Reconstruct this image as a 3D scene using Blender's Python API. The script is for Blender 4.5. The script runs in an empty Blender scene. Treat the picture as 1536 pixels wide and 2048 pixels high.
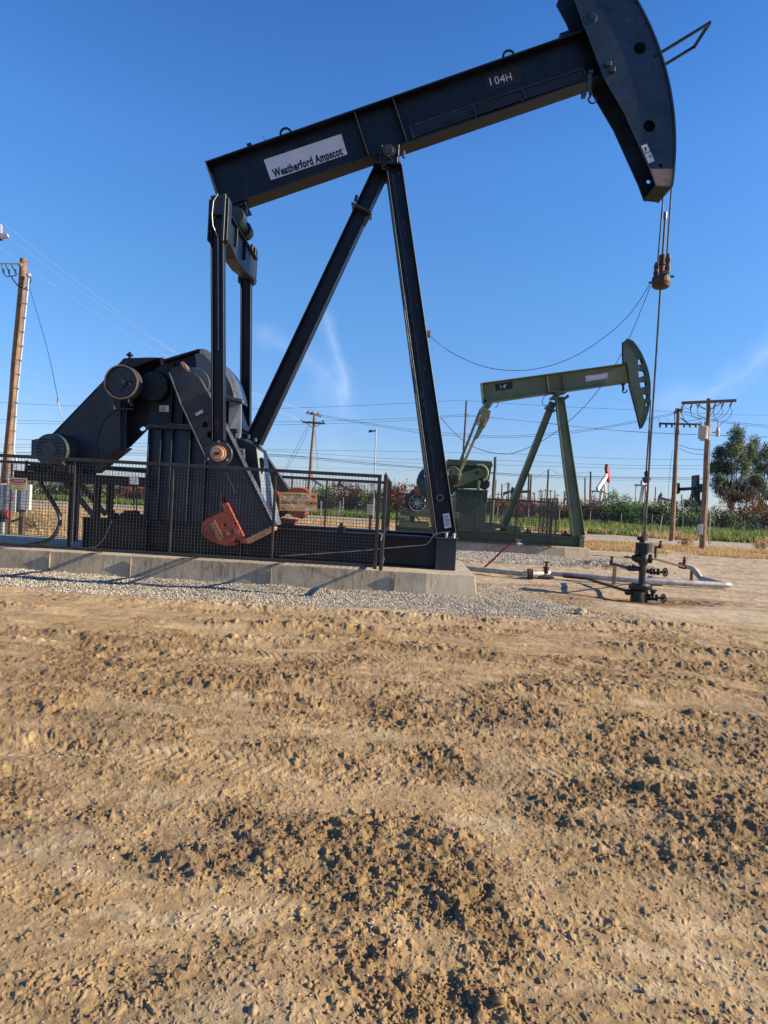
import bpy, bmesh, math, random
import numpy as np
from mathutils import Vector, Matrix
from mathutils.geometry import tessellate_polygon
R = math.radians
random.seed(7)
scn = bpy.context.scene
# ---------------------------------------------------------------- camera
CH, FPX, PITCH, ROLL = 1.6, 1361.0, R(1.22), R(3.2)
CAM = Vector((0, 0, CH))
_r = Vector((1, 0, 0)); _u = Vector((0, math.sin(PITCH), math.cos(PITCH))); FW = Vector((0, math.cos(PITCH), -math.sin(PITCH)))
RT = _r*math.cos(ROLL) + _u*math.sin(ROLL)
UP = _u*math.cos(ROLL) - _r*math.sin(ROLL)
cd = bpy.data.cameras.new('camera'); cam = bpy.data.objects.new('camera', cd); scn.collection.objects.link(cam)
cd.sensor_fit = 'VERTICAL'; cd.sensor_height = 36; cd.lens = 36*FPX/2048; cd.clip_start = 0.05; cd.clip_end = 6000
cam.matrix_world = Matrix(((RT.x, UP.x, -FW.x, 0), (RT.y, UP.y, -FW.y, 0), (RT.z, UP.z, -FW.z, CH), (0, 0, 0, 1)))
scn.camera = cam
scn.render.resolution_x = 768; scn.render.resolution_y = 1024
# ---------------------------------------------------------------- light
SUN_EL, SUN_AZ = R(25.5), R(-4.6)        # azimuth measured from +X towards +Y
sd = bpy.data.lights.new('sun', 'SUN'); so = bpy.data.objects.new('sun', sd); scn.collection.objects.link(so)
sd.energy = 4.8; sd.angle = R(0.5); sd.color = (1.0, 0.87, 0.64)
svec = Vector((math.cos(SUN_EL)*math.cos(SUN_AZ), math.cos(SUN_EL)*math.sin(SUN_AZ), math.sin(SUN_EL)))
so.rotation_euler = svec.to_track_quat('Z', 'Y').to_euler()
so.location = (30, 0, 30)
w = bpy.data.worlds.new('World'); scn.world = w; w.use_nodes = True
nt = w.node_tree; nt.nodes.clear()
N = nt.nodes.new; L = nt.links.new
sky = N('ShaderNodeTexSky'); sky.sky_type = 'NISHITA'; sky.sun_disc = False
sky.sun_elevation = SUN_EL; sky.sun_rotation = R(90) - SUN_AZ
sky.air_density = 1.0; sky.dust_density = 0.15; sky.ozone_density = 6.0; sky.altitude = 120
bg = N('ShaderNodeBackground'); bg.inputs['Strength'].default_value = 0.080
wo = N('ShaderNodeOutputWorld')
tc = N('ShaderNodeTexCoord')
def vmath(op, a, b=None):
    n = N('ShaderNodeVectorMath'); n.operation = op
    if isinstance(a, (tuple, Vector)): n.inputs[0].default_value = a
    else: L(a, n.inputs[0])
    if b is not None:
        if isinstance(b, (tuple, Vector)): n.inputs[1].default_value = b
        else: L(b, n.inputs[1])
    return n
def math_(op, a, b=None, clamp=False):
    n = N('ShaderNodeMath'); n.operation = op; n.use_clamp = clamp
    if isinstance(a, (int, float)): n.inputs[0].default_value = a
    else: L(a, n.inputs[0])
    if b is not None:
        if isinstance(b, (int, float)): n.inputs[1].default_value = b
        else: L(b, n.inputs[1])
    return n.outputs[0]
def ray(px, py):
    return (FW + RT*((px-768)/FPX) - UP*((py-1024)/FPX))
def wisp(p, q, width, amt):
    """a faint streak of high cloud between two directions of the sky"""
    a = ray(*p).normalized(); b = ray(*q).normalized()
    n = a.cross(b).normalized(); m = (a+b).normalized(); half = a.angle(b)/2
    nz = N('ShaderNodeTexNoise'); nz.inputs['Scale'].default_value = 9; nz.inputs['Detail'].default_value = 6
    L(tc.outputs['Generated'], nz.inputs['Vector'])
    jit = math_('MULTIPLY', math_('SUBTRACT', nz.outputs['Fac'], 0.5), width*3.2)
    d = math_('ABSOLUTE', math_('ADD', vmath('DOT_PRODUCT', tc.outputs['Generated'], n).outputs['Value'], jit))
    s = math_('SUBTRACT', 1.0, math_('DIVIDE', d, width), True)
    al = vmath('DOT_PRODUCT', tc.outputs['Generated'], m).outputs['Value']
    e = math_('MULTIPLY', math_('SUBTRACT', al, math.cos(half*1.15)), 1/(1-math.cos(half*0.9)), True)
    n2 = N('ShaderNodeTexNoise'); n2.inputs['Scale'].default_value = 26; n2.inputs['Detail'].default_value = 5
    L(tc.outputs['Generated'], n2.inputs['Vector'])
    return math_('MULTIPLY', math_('MULTIPLY', math_('MULTIPLY', s, s), e), math_('MULTIPLY', n2.outputs['Fac'], amt*2))
ws = [wisp((642, 620), (690, 800), 0.022, 0.42), wisp((505, 640), (700, 830), 0.03, 0.22), wisp((1300, 830), (1620, 660), 0.035, 0.32), wisp((620, 700), (720, 950), 0.05, 0.12)]
acc = ws[0]
for x in ws[1:]: acc = math_('ADD', acc, x)
acc = math_('MULTIPLY', math_('MINIMUM', acc, 0.6), 0.45)
hs = N('ShaderNodeHueSaturation'); hs.inputs['Saturation'].default_value = 1.0; hs.inputs['Value'].default_value = 1.5
L(sky.outputs['Color'], hs.inputs['Color'])
sz = N('ShaderNodeSeparateXYZ'); L(tc.outputs['Generated'], sz.inputs[0])
tint = N('ShaderNodeValToRGB'); L(sz.outputs['Z'], tint.inputs['Fac'])
stops = [(0.0, (.54, .54, .67)), (.085, (.545, .575, .70)), (.29, (.55, .75, .85)), (.44, (.53, .80, 1.0)), (.60, (.37, .66, .91)), (.85, (.34, .63, .93))]
while len(tint.color_ramp.elements) < len(stops): tint.color_ramp.elements.new(.5)
for e_, (ps, cc_) in zip(tint.color_ramp.elements, stops): e_.position = ps; e_.color = (*cc_, 1)
cool = N('ShaderNodeMix'); cool.data_type = 'RGBA'; cool.blend_type = 'MULTIPLY'; cool.inputs['Factor'].default_value = 1.0
L(hs.outputs['Color'], cool.inputs['A']); L(tint.outputs['Color'], cool.inputs['B'])
mx = N('ShaderNodeMix'); mx.data_type = 'RGBA'
L(acc, mx.inputs['Factor']); L(cool.outputs['Result'], mx.inputs['A'])
mx.inputs['B'].default_value = (6.5, 7.4, 9.5, 1)
L(mx.outputs['Result'], bg.inputs['Color']); L(bg.outputs[0], wo.inputs[0])
vs = scn.view_settings
vs.view_transform = 'Standard'; vs.look = 'None'; vs.gamma = 1; vs.exposure = 0.95
scn.display_settings.display_device = 'sRGB'
# ---------------------------------------------------------------- frames and helpers
class Frame:
    """an upright local frame: x runs along the unit, y away from the viewer, z up"""
    def __init__(s, ox, oy, yaw=0.0):
        s.o = Vector((ox, oy, 0)); s.yaw = yaw
        s.ax = Vector((math.cos(yaw), math.sin(yaw), 0)); s.ay = Vector((-math.sin(yaw), math.cos(yaw), 0))
    def w(s, v): return s.o + s.ax*v[0] + s.ay*v[1] + Vector((0, 0, v[2]))
    def p(s, px, py, yl):
        d = ray(px, py); t = (yl - (CAM - s.o).dot(s.ay))/d.dot(s.ay)
        q = CAM + d*t - s.o
        return Vector((q.dot(s.ax), yl, q.z))
WF = Frame(0, 0, 0)
def G(px, py, z=0.0):
    d = ray(px, py); t = (z-CH)/d.z
    return CAM + d*t
col = scn.collection
ROOTS = {}
def tag(o, label=None, cat=None, group=None, kind=None):
    if label: o['label'] = label
    if cat: o['category'] = cat
    if group: o['group'] = group
    if kind: o['kind'] = kind
    return o
def thing(name, fr, at, label, cat, group=None, rot=None):
    o = bpy.data.objects.new(name, None); col.objects.link(o); o.empty_display_size = 0.3
    wp = fr.w(at); o.location = wp; o.rotation_euler = (0, 0, fr.yaw if rot is None else rot)
    ROOTS[o.name] = (Vector(wp), fr.yaw if rot is None else rot)
    return tag(o, label, cat, group)
def rootof(o):
    while o.parent: o = o.parent
    return ROOTS[o.name]
class MB:
    def __init__(s): s.v = []; s.f = []
    def add(s, vs, fs):
        b = len(s.v); s.v += [Vector(x) for x in vs]; s.f += [tuple(b+i for i in f) for f in fs]; return s
    def box(s, x0, x1, y0, y1, z0, z1):
        return s.add([(x0,y0,z0),(x1,y0,z0),(x1,y1,z0),(x0,y1,z0),(x0,y0,z1),(x1,y0,z1),(x1,y1,z1),(x0,y1,z1)],
                     [(0,3,2,1),(4,5,6,7),(0,1,5,4),(1,2,6,5),(2,3,7,6),(3,0,4,7)])
    def hexa(s, b, t):
        return s.add(list(b)+list(t), [(0,3,2,1),(4,5,6,7),(0,1,5,4),(1,2,6,5),(2,3,7,6),(3,0,4,7)])
    def prism(s, pts, y0, y1, holes=()):
        """pts: (x,z) outline; extruded from y0 to y1; holes cut through"""
        loops = [list(pts)] + [list(h) for h in holes]
        vv = [Vector((q[0], 0, q[1])) for l in loops for q in l]
        tri = tessellate_polygon([[Vector((q[0], q[1], 0)) for q in l] for l in loops])
        n = len(vv); b = len(s.v)
        s.v += [Vector((q.x, y0, q.z)) for q in vv] + [Vector((q.x, y1, q.z)) for q in vv]
        a = sum(pts[i][0]*pts[(i+1) % len(pts)][1]-pts[(i+1) % len(pts)][0]*pts[i][1] for i in range(len(pts)))
        def ccw(t):
            p, q, r = (vv[i] for i in t); return (q.x-p.x)*(r.z-p.z)-(q.z-p.z)*(r.x-p.x) > 0
        if not holes:
            m = len(pts); idx = tuple(range(m))
            if a < 0: idx = idx[::-1]
            s.f.append(tuple(b+i for i in idx)); s.f.append(tuple(b+n+i for i in idx[::-1]))
        else:
            for t in tri:
                t = tuple(t)
                if not ccw(t): t = t[::-1]
                s.f.append(tuple(b+i for i in t)); s.f.append(tuple(b+n+i for i in t[::-1]))
        st = 0
        for li, l in enumerate(loops):
            m = len(l)
            al = sum(l[i][0]*l[(i+1) % m][1]-l[(i+1) % m][0]*l[i][1] for i in range(m))
            for i in range(m):
                p, q = st+i, st+(i+1) % m
                if (al > 0) == (li == 0): s.f.append((b+q, b+p, b+n+p, b+n+q))
                else: s.f.append((b+p, b+q, b+n+q, b+n+p))
            st += m
        return s
    def bar(s, p, q, wd, ht, up=(0, 0, 1)):
        p, q = Vector(p), Vector(q); d = (q-p).normalized(); u = Vector(up)
        sx = d.cross(u)
        if sx.length < 1e-4: sx = d.cross(Vector((0, 1, 0)))
        sx.normalize(); u = sx.cross(d)
        a = sx*wd/2; c = u*ht/2
        return s.hexa([p-a-c, p+a-c, p+a+c, p-a+c], [q-a-c, q+a-c, q+a+c, q-a+c])
    def tube(s, pts, r, n=8, cap=True):
        pts = [Vector(x) for x in pts]; b = len(s.v); m = len(pts)
        rr = r if isinstance(r, (list, tuple)) else [r]*m
        prev = None
        for i, p in enumerate(pts):
            t = (pts[min(i+1, m-1)]-pts[max(i-1, 0)]).normalized()
            if prev is None: a = t.orthogonal().normalized()
            else: a = (prev - t*prev.dot(t)).normalized()
            prev = a; c = t.cross(a)
            for k in range(n):
                th = 2*math.pi*k/n; s.v.append(p + (a*math.cos(th)+c*math.sin(th))*rr[i])
        for i in range(m-1):
            for k in range(n):
                k2 = (k+1) % n; s.f.append((b+i*n+k, b+i*n+k2, b+(i+1)*n+k2, b+(i+1)*n+k))
        if cap:
            s.f.append(tuple(b+k for k in range(n))[::-1]); s.f.append(tuple(b+(m-1)*n+k for k in range(n)))
        return s
    def lathe(s, c, prof, axis='y', n=32):
        """prof: list of (along, radius) closed by caps where the radius is 0"""
        c = Vector(c); b = len(s.v)
        A = {'x': (Vector((1,0,0)), Vector((0,1,0)), Vector((0,0,1))), 'y': (Vector((0,1,0)), Vector((0,0,1)), Vector((1,0,0))), 'z': (Vector((0,0,1)), Vector((1,0,0)), Vector((0,1,0)))}[axis] if isinstance(axis, str) else axis
        for (t, r) in prof:
            for k in range(n):
                th = 2*math.pi*k/n; s.v.append(c + A[0]*t + (A[1]*math.cos(th)+A[2]*math.sin(th))*max(r, 1e-5))
        for i in range(len(prof)-1):
            for k in range(n):
                k2 = (k+1) % n; s.f.append((b+i*n+k, b+i*n+k2, b+(i+1)*n+k2, b+(i+1)*n+k))
        if tuple(prof[0]) != tuple(prof[-1]):
            s.f.append(tuple(b+k for k in range(n))[::-1]); s.f.append(tuple(b+(len(prof)-1)*n+k for k in range(n)))
        return s
    def hull(s, pts):
        bm = bmesh.new()
        for p in pts: bm.verts.new(p)
        bmesh.ops.convex_hull(bm, input=bm.verts)
        bm.verts.index_update(); loose = [v for v in bm.verts if not v.link_faces]
        bmesh.ops.delete(bm, geom=loose, context='VERTS'); bm.verts.index_update()
        s.add([v.co.copy() for v in bm.verts], [tuple(v.index for v in f.verts) for f in bm.faces]); bm.free()
        return s
    def hbeam(s, p, q, wd, dp, t=0.03):
        """H section with its web facing -y: flanges on both x sides, tapering allowed (wd, dp may be pairs)"""
        p, q = Vector(p), Vector(q); d = (q-p).normalized(); yv = Vector((0, 1, 0)); yv = (yv-d*yv.dot(d)).normalized(); xv = yv.cross(d).normalized()
        w0, w1 = (wd if isinstance(wd, tuple) else (wd, wd)); d0, d1 = (dp if isinstance(dp, tuple) else (dp, dp))
        def sec(c, W, D, x0, x1, y0, y1): return [c+xv*x0*W+yv*y0*D, c+xv*x1*W+yv*y0*D, c+xv*x1*W+yv*y1*D, c+xv*x0*W+yv*y1*D]
        tt = t/w0
        for (x0, x1, y0, y1) in ((-.5, -.5+tt, -.5, .5), (.5-tt, .5, -.5, .5), (-.5+tt, .5-tt, -.06, .06)):
            s.hexa(sec(p, w0, d0, x0, x1, y0, y1), sec(q, w1, d1, x0, x1, y0, y1))
        return s
    def build(s, name, m, parent=None, fr=WF, bevel=0.0, smooth=False, at=None, seg=1, auto=True):
        if parent is not None:
            rl, rr = rootof(parent); rm = Matrix.Rotation(-rr, 3, 'Z')
            vv = [rm @ (fr.w(x)-rl) for x in s.v]; loc = None
        else:
            loc = fr.w(at) if at is not None else Vector((0, 0, 0)); rm = Matrix.Rotation(-fr.yaw, 3, 'Z')
            vv = [rm @ (fr.w(x)-loc) for x in s.v]
        me = bpy.data.meshes.new(name); me.from_pydata([tuple(x) for x in vv], [], s.f)
        bm = bmesh.new(); bm.from_mesh(me); bmesh.ops.recalc_face_normals(bm, faces=bm.faces); bm.to_mesh(me); bm.free()
        me.materials.append(m); me.update()
        o = bpy.data.objects.new(name, me); col.objects.link(o)
        if parent is not None: o.parent = parent
        else:
            o.location = loc; o.rotation_euler = (0, 0, fr.yaw); ROOTS[o.name] = (Vector(loc), fr.yaw)
        if smooth:
            me.polygons.foreach_set('use_smooth', [True]*len(me.polygons))
            e = o.modifiers.new('split', 'EDGE_SPLIT'); e.split_angle = R(35)
        if bevel:
            b = o.modifiers.new('bevel', 'BEVEL'); b.width = bevel; b.segments = seg; b.limit_method = 'ANGLE'; b.angle_limit = R(40)
        return o
def copy_tree(o, parent=None):
    c = o.copy(); col.objects.link(c); c.parent = parent
    if parent is None: ROOTS[c.name] = ROOTS.get(o.name)
    for ch in [x for x in bpy.data.objects if x.parent == o]: copy_tree(ch, c)
    return c
def circ(cx, cz, r, n=20, ph=0): return [(cx+r*math.cos(2*math.pi*k/n+ph), cz+r*math.sin(2*math.pi*k/n+ph)) for k in range(n)]
def pp(fr, pts, yl): return [(q.x, q.z) for q in (fr.p(a, b, yl) for a, b in pts)]
_dg = None
def text_mesh(txt, fr, a, b, height_px, yl, depth=0.004, bold=0.0, squeeze=None, up_sign=1):
    """letters standing on the line pixel a -> b at depth yl; returns an MB"""
    cu = bpy.data.curves.new('txt', 'FONT'); cu.body = txt; cu.size = 1; cu.offset = bold; cu.resolution_u = 3; cu.space_character = 1.0+bold*2; cu.fill_mode = 'BOTH'
    o = bpy.data.objects.new('txt', cu); col.objects.link(o)
    dg = bpy.context.evaluated_depsgraph_get(); me = bpy.data.meshes.new_from_object(o.evaluated_get(dg))
    vs = [v.co.copy() for v in me.vertices]; fs = [tuple(p.vertices) for p in me.polygons]
    bpy.data.objects.remove(o); bpy.data.curves.remove(cu); bpy.data.meshes.remove(me)
    x0 = min(v.x for v in vs); x1 = max(v.x for v in vs); capz = 0.72
    P = fr.p(a[0], a[1], yl); Q = fr.p(b[0], b[1], yl); ex = (Q-P); ln = ex.length; ex.normalize(); ez = Vector((-ex.z, 0, ex.x))
    scale_h = height_px*_mpp(fr, a, yl)/capz
    sx = ln/(x1-x0)
    m = MB(); vv = [P + ex*((v.x-x0)*sx) + ez*(v.y*scale_h) for v in vs]
    m.add(vv, fs)
    n = len(vv)
    return m
def _mpp(fr, a, yl):
    return (fr.p(a[0]+10, a[1], yl)-fr.p(a[0], a[1], yl)).length/10
# ---------------------------------------------------------------- materials
def mat(name, base, rough=0.6, metal=0.0, var=0.35, vscale=3.0, rust=0.0, rustcol=(0.16, 0.07, 0.03), dust=0.0, dustcol=(0.30, 0.23, 0.16), bump=0.15, bscale=60, spec=0.5, streak=0.0, base2=None):
    m = bpy.data.materials.new(name); m.use_nodes = True; t = m.node_tree; t.nodes.clear()
    n = t.nodes.new; l = t.links.new
    out = n('ShaderNodeOutputMaterial'); bs = n('ShaderNodeBsdfPrincipled'); l(bs.outputs[0], out.inputs[0])
    co = n('ShaderNodeTexCoord').outputs['Object']
    def noise(sc, det=5, ro=0.6, vec=None):
        x = n('ShaderNodeTexNoise'); x.inputs['Scale'].default_value = sc; x.inputs['Detail'].default_value = det; x.inputs['Roughness'].default_value = ro
        l(vec if vec is not None else co, x.inputs['Vector']); return x.outputs['Fac']
    def ramp(f, a, b):
        x = n('ShaderNodeMapRange'); x.inputs['From Min'].default_value = a; x.inputs['From Max'].default_value = b; l(f, x.inputs['Value']); return x.outputs[0]
    def mixc(f, a, b):
        x = n('ShaderNodeMix'); x.data_type = 'RGBA'
        if isinstance(f, float): x.inputs['Factor'].default_value = f
        else: l(f, x.inputs['Factor'])
        for s_, v in (('A', a), ('B', b)):
            if isinstance(v, tuple): x.inputs[s_].default_value = (*v, 1)
            else: l(v, x.inputs[s_])
        return x.outputs['Result']
    lo = tuple(c*(1-var) for c in base); hi = tuple(min(1, c*(1+var)) for c in (base2 or base))
    c = mixc(ramp(noise(vscale), 0.35, 0.65), lo, hi)
    rv = None
    if streak:
        mp = n('ShaderNodeMapping'); mp.inputs['Scale'].default_value = (9, 9, 0.7); l(co, mp.inputs['Vector'])
        c = mixc(ramp(noise(1.3, 7, 0.75, mp.outputs[0]), 0.50, 0.66), c, tuple(x*(1-streak)*k_ for x, k_ in zip(base, (1.05, .93, .80))))
    if dust:
        a = n('ShaderNodeMath'); a.operation = 'MULTIPLY'; l(ramp(noise(vscale*2.3, 8, 0.75), 0.45, 0.8), a.inputs[0]); a.inputs[1].default_value = dust
        c = mixc(a.outputs[0], c, dustcol)
    if rust:
        f = ramp(noise(vscale*1.7+4, 9, 0.72), 0.70-rust*0.28, 0.76-rust*0.2)
        c = mixc(f, c, rustcol)
        rv = f
    l(c, bs.inputs['Base Color'])
    rr = n('ShaderNodeMapRange'); l(noise(vscale*4, 4), rr.inputs['Value']); rr.inputs['To Min'].default_value = max(0.05, rough-0.15); rr.inputs['To Max'].default_value = min(1, rough+0.15)
    l(rr.outputs[0], bs.inputs['Roughness'])
    bs.inputs['Metallic'].default_value = metal; bs.inputs['Specular IOR Level'].default_value = spec
    if bump:
        bp = n('ShaderNodeBump'); bp.inputs['Strength'].default_value = bump; bp.inputs['Distance'].default_value = 0.01
        l(noise(bscale, 5, 0.65), bp.inputs['Height']); l(bp.outputs[0], bs.inputs['Normal'])
    return m
M = {}
M['navy'] = mat('navy_paint', (0.0042, 0.0065, 0.0130), 0.45, var=0.5, rust=0.22, rustcol=(0.05, 0.032, 0.022), dust=0.35, dustcol=(0.035, 0.034, 0.034), bump=0.10, spec=0.35)
M['navy2'] = mat('navy_paint_lighter', (0.012, 0.023, 0.040), 0.42, var=0.45, vscale=2.2, rust=0.12, rustcol=(0.06, 0.04, 0.03), dust=0.35, dustcol=(0.045, 0.055, 0.065), bump=0.10)  # lighter, bluer navy for the head and pedestal
M['slate'] = mat('slate_paint', (0.014, 0.021, 0.027), 0.45, var=0.3, vscale=2.5, rust=0.08, dust=0.3, dustcol=(0.06, 0.06, 0.06), bump=0.10)
M['crank'] = mat('crank_paint', (0.030, 0.032, 0.034), 0.5, var=0.35, vscale=4, rust=0.16, rustcol=(0.10, 0.08, 0.065), dust=0.35, dustcol=(0.09, 0.082, 0.075), bump=0.2)
M['shiny'] = mat('glossy_dark_guard', (0.05, 0.06, 0.075), 0.28, var=0.25, vscale=3, dust=0.4, dustcol=(0.16, 0.16, 0.16), bump=0.06, spec=0.7)
M['painted_glare'] = mat('painted_sun_glare', (0.17, 0.20, 0.24), 0.32, var=0.2, vscale=3, dust=0.3, dustcol=(0.3, 0.3, 0.3), bump=0.05)  # dark paint made paler, so sun and sky glare sits in the colour
M['motor'] = mat('motor_grey_paint', (0.040, 0.047, 0.050), 0.5, var=0.2, dust=0.3, dustcol=(0.15, 0.14, 0.12))
M['fence'] = mat('fence_brown_black', (0.030, 0.027, 0.026), 0.6, var=0.3, rust=0.15, rustcol=(0.08, 0.05, 0.035), dust=0.3, dustcol=(0.10, 0.085, 0.07))
M['wire'] = mat('fence_wire', (0.085, 0.080, 0.075), 0.45, metal=0.3, var=0.3, dust=0.3)
M['rustred'] = mat('red_primer', (0.36, 0.055, 0.030), 0.6, var=0.3, vscale=7, rust=0.25, rustcol=(0.20, 0.10, 0.06), dust=0.45, dustcol=(0.24, 0.15, 0.10), bump=0.3)
M['rust'] = mat('rusty_steel', (0.30, 0.15, 0.08), 0.75, var=0.4, vscale=9, rust=0.2, rustcol=(0.12, 0.05, 0.025), bump=0.4)
M['copper'] = mat('orange_primer', (0.50, 0.25, 0.13), 0.6, var=0.3, vscale=10, rust=0.1, dust=0.3, dustcol=(0.4, 0.3, 0.2), bump=0.3)
M['tan'] = mat('tan_primer', (0.36, 0.23, 0.16), 0.6, var=0.25, vscale=8, dust=0.3, dustcol=(0.3, 0.28, 0.2), bump=0.15)
M['darkrust'] = mat('dark_rusty_iron', (0.055, 0.020, 0.014), 0.65, var=0.5, vscale=12, bump=0.5)
M['oil'] = mat('oily_black_iron', (0.006, 0.006, 0.006), 0.38, var=0.4, vscale=9, bump=1.0, bscale=40, dust=0.15, dustcol=(0.04, 0.035, 0.03), spec=0.6)
M['green'] = mat('olive_green_paint', (0.125, 0.145, 0.072), 0.55, var=0.2, vscale=2.0, rust=0.10, rustcol=(0.10, 0.07, 0.035), dust=0.35, dustcol=(0.10, 0.12, 0.06), bump=0.15)
M['green2'] = mat('dark_green_paint', (0.052, 0.076, 0.048), 0.55, var=0.25, vscale=2.0, rust=0.08, rustcol=(0.09, 0.05, 0.03), dust=0.3, dustcol=(0.06, 0.08, 0.05), bump=0.15)
M['lime'] = mat('faded_yellow_green_paint', (0.24, 0.27, 0.11), 0.5, var=0.3, vscale=6, rust=0.15, rustcol=(0.12, 0.1, 0.05), bump=0.2)
M['orange'] = mat('orange_stripe_paint', (0.55, 0.11, 0.03), 0.5, var=0.2)
M['white'] = mat('white_enamel', (0.72, 0.70, 0.66), 0.5, var=0.1, vscale=3, dust=0.25, dustcol=(0.5, 0.42, 0.32), bump=0.04)
M['sticker'] = mat('white_vinyl', (0.62, 0.62, 0.64), 0.5, var=0.06, vscale=6, bump=0.0, dust=0.15, dustcol=(0.4, 0.38, 0.35))
M['ink'] = mat('black_ink', (0.008, 0.008, 0.01), 0.6, var=0.0, bump=0)
M['paintwhite'] = mat('stencil_white', (0.55, 0.56, 0.58), 0.6, var=0.2, vscale=25, bump=0.0)
M['redink'] = mat('red_ink', (0.55, 0.03, 0.02), 0.5, var=0.05, bump=0)
M['greenink'] = mat('green_black_ink', (0.02, 0.09, 0.06), 0.5, var=0.05, bump=0)
M['signyellow'] = mat('sign_cream', (0.62, 0.50, 0.26), 0.55, var=0.1, vscale=10, bump=0.02)
M['signgold'] = mat('faded_orange_sign', (0.62, 0.34, 0.10), 0.55, var=0.25, vscale=14, dust=0.6, dustcol=(0.75, 0.72, 0.66), bump=0.05)
M['peel'] = mat('peeled_pale_film', (0.62, 0.64, 0.68), 0.4, var=0.25, vscale=20, bump=0.2)
M['concrete'] = mat('stained_concrete', (0.43, 0.355, 0.255), 0.85, var=0.18, vscale=2.6, rust=0.02, rustcol=(0.16, 0.09, 0.05), streak=0.42, dust=0.3, dustcol=(0.46, 0.42, 0.34), bump=0.5, bscale=24)
M['stain'] = mat('rusty_water_stain', (0.255, 0.20, 0.14), 0.9, var=0.3, vscale=8)
M['concrete2'] = mat('tan_concrete', (0.42, 0.33, 0.23), 0.85, var=0.15, vscale=2.6, streak=0.25, bump=0.4, bscale=24)
M['rubber'] = mat('black_rubber', (0.012, 0.012, 0.013), 0.45, var=0.2)
M['cable'] = mat('steel_rope_dark', (0.016, 0.012, 0.013), 0.6, var=0.3)
M['rod'] = mat('polished_rod', (0.09, 0.065, 0.05), 0.35, metal=0.3, var=0.4, vscale=3, rust=0.2)
M['galv'] = mat('galvanised_steel', (0.42, 0.42, 0.42), 0.45, metal=0.5, var=0.15, vscale=12)
M['silver'] = mat('aluminium_pipe_jacket', (0.40, 0.37, 0.335), 0.6, metal=0.1, var=0.35, vscale=5, rust=0.24, rustcol=(0.22, 0.15, 0.10), dust=0.4, dustcol=(0.30, 0.24, 0.18), bump=0.3, bscale=15)
M['redpipe'] = mat('red_painted_pipe', (0.22, 0.02, 0.025), 0.4, var=0.2, vscale=8)
M['wood'] = mat('weathered_pole_wood', (0.24, 0.135, 0.075), 0.85, var=0.35, vscale=4, streak=0.6, dust=0.3, dustcol=(0.36, 0.26, 0.18), bump=0.8, bscale=18)
M['wooddark'] = mat('dark_creosote_wood', (0.075, 0.045, 0.035), 0.85, var=0.3, vscale=4, streak=0.4, bump=0.4)
M['woodfar'] = mat('far_pole_wood', (0.13, 0.07, 0.05), 0.85, var=0.3, vscale=2)
M['porc'] = mat('porcelain_brown', (0.10, 0.06, 0.05), 0.3, var=0.2)
M['trafo'] = mat('transformer_grey', (0.42, 0.40, 0.37), 0.45, var=0.12, dust=0.3)
M['black'] = mat('matt_black', (0.010, 0.010, 0.012), 0.7, var=0.2)
M['blackfar'] = mat('far_black_paint', (0.018, 0.02, 0.025), 0.5, var=0.2)
M['bluefar'] = mat('far_blue_paint', (0.02, 0.035, 0.06), 0.5, var=0.2)
M['whitefar'] = mat('far_white_paint', (0.55, 0.52, 0.46), 0.6, var=0.2, vscale=2, rust=0.1)
M['redfar'] = mat('far_red_paint', (0.42, 0.05, 0.05), 0.5, var=0.2)
M['pinkfar'] = mat('far_faded_red_paint', (0.50, 0.20, 0.17), 0.5, var=0.15)
M['stake'] = mat('bleached_stake', (0.55, 0.40, 0.24), 0.8, var=0.2)
M['bark'] = mat('pale_bark', (0.10, 0.08, 0.06), 0.9, var=0.4, vscale=5)
# ---------------------------------------------------------------- ground: one sheet from under the camera to the horizon
FA = Frame(0, 11.30, R(-1.5)); FB = Frame(0, 22.33, R(-1.5))
def _hash(ix, iy, s):
    h = (ix.astype(np.int64)*374761393 + iy.astype(np.int64)*668265263 + s*2147483647) & 0xffffffff
    h = ((h ^ (h >> 13))*1274126177) & 0xffffffff
    h = ((h ^ (h >> 16))*2246822519) & 0xffffffff
    return ((h ^ (h >> 15)) & 0xffffff)/float(0x1000000)
def pn(x, y, s=0):
    ix = np.floor(x); iy = np.floor(y); fx = x-ix; fy = y-iy
    ux = fx*fx*fx*(fx*(fx*6-15)+10); uy = fy*fy*fy*(fy*(fy*6-15)+10)
    def g(a, b):
        t = _hash(ix+a, iy+b, s)*2*np.pi
        return np.cos(t)*(fx-a)+np.sin(t)*(fy-b)
    n0 = g(0,0)*(1-ux)+g(1,0)*ux; n1 = g(0,1)*(1-ux)+g(1,1)*ux
    return (n0*(1-uy)+n1*uy)*1.5
def fbm(x, y, s, o=4, lac=2.1, gain=0.5):
    a = 1.0; r = 0
    for i in range(o):
        r = r + a*pn(x, y, s+i*17); x = x*lac; y = y*lac; a *= gain
    return r
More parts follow.
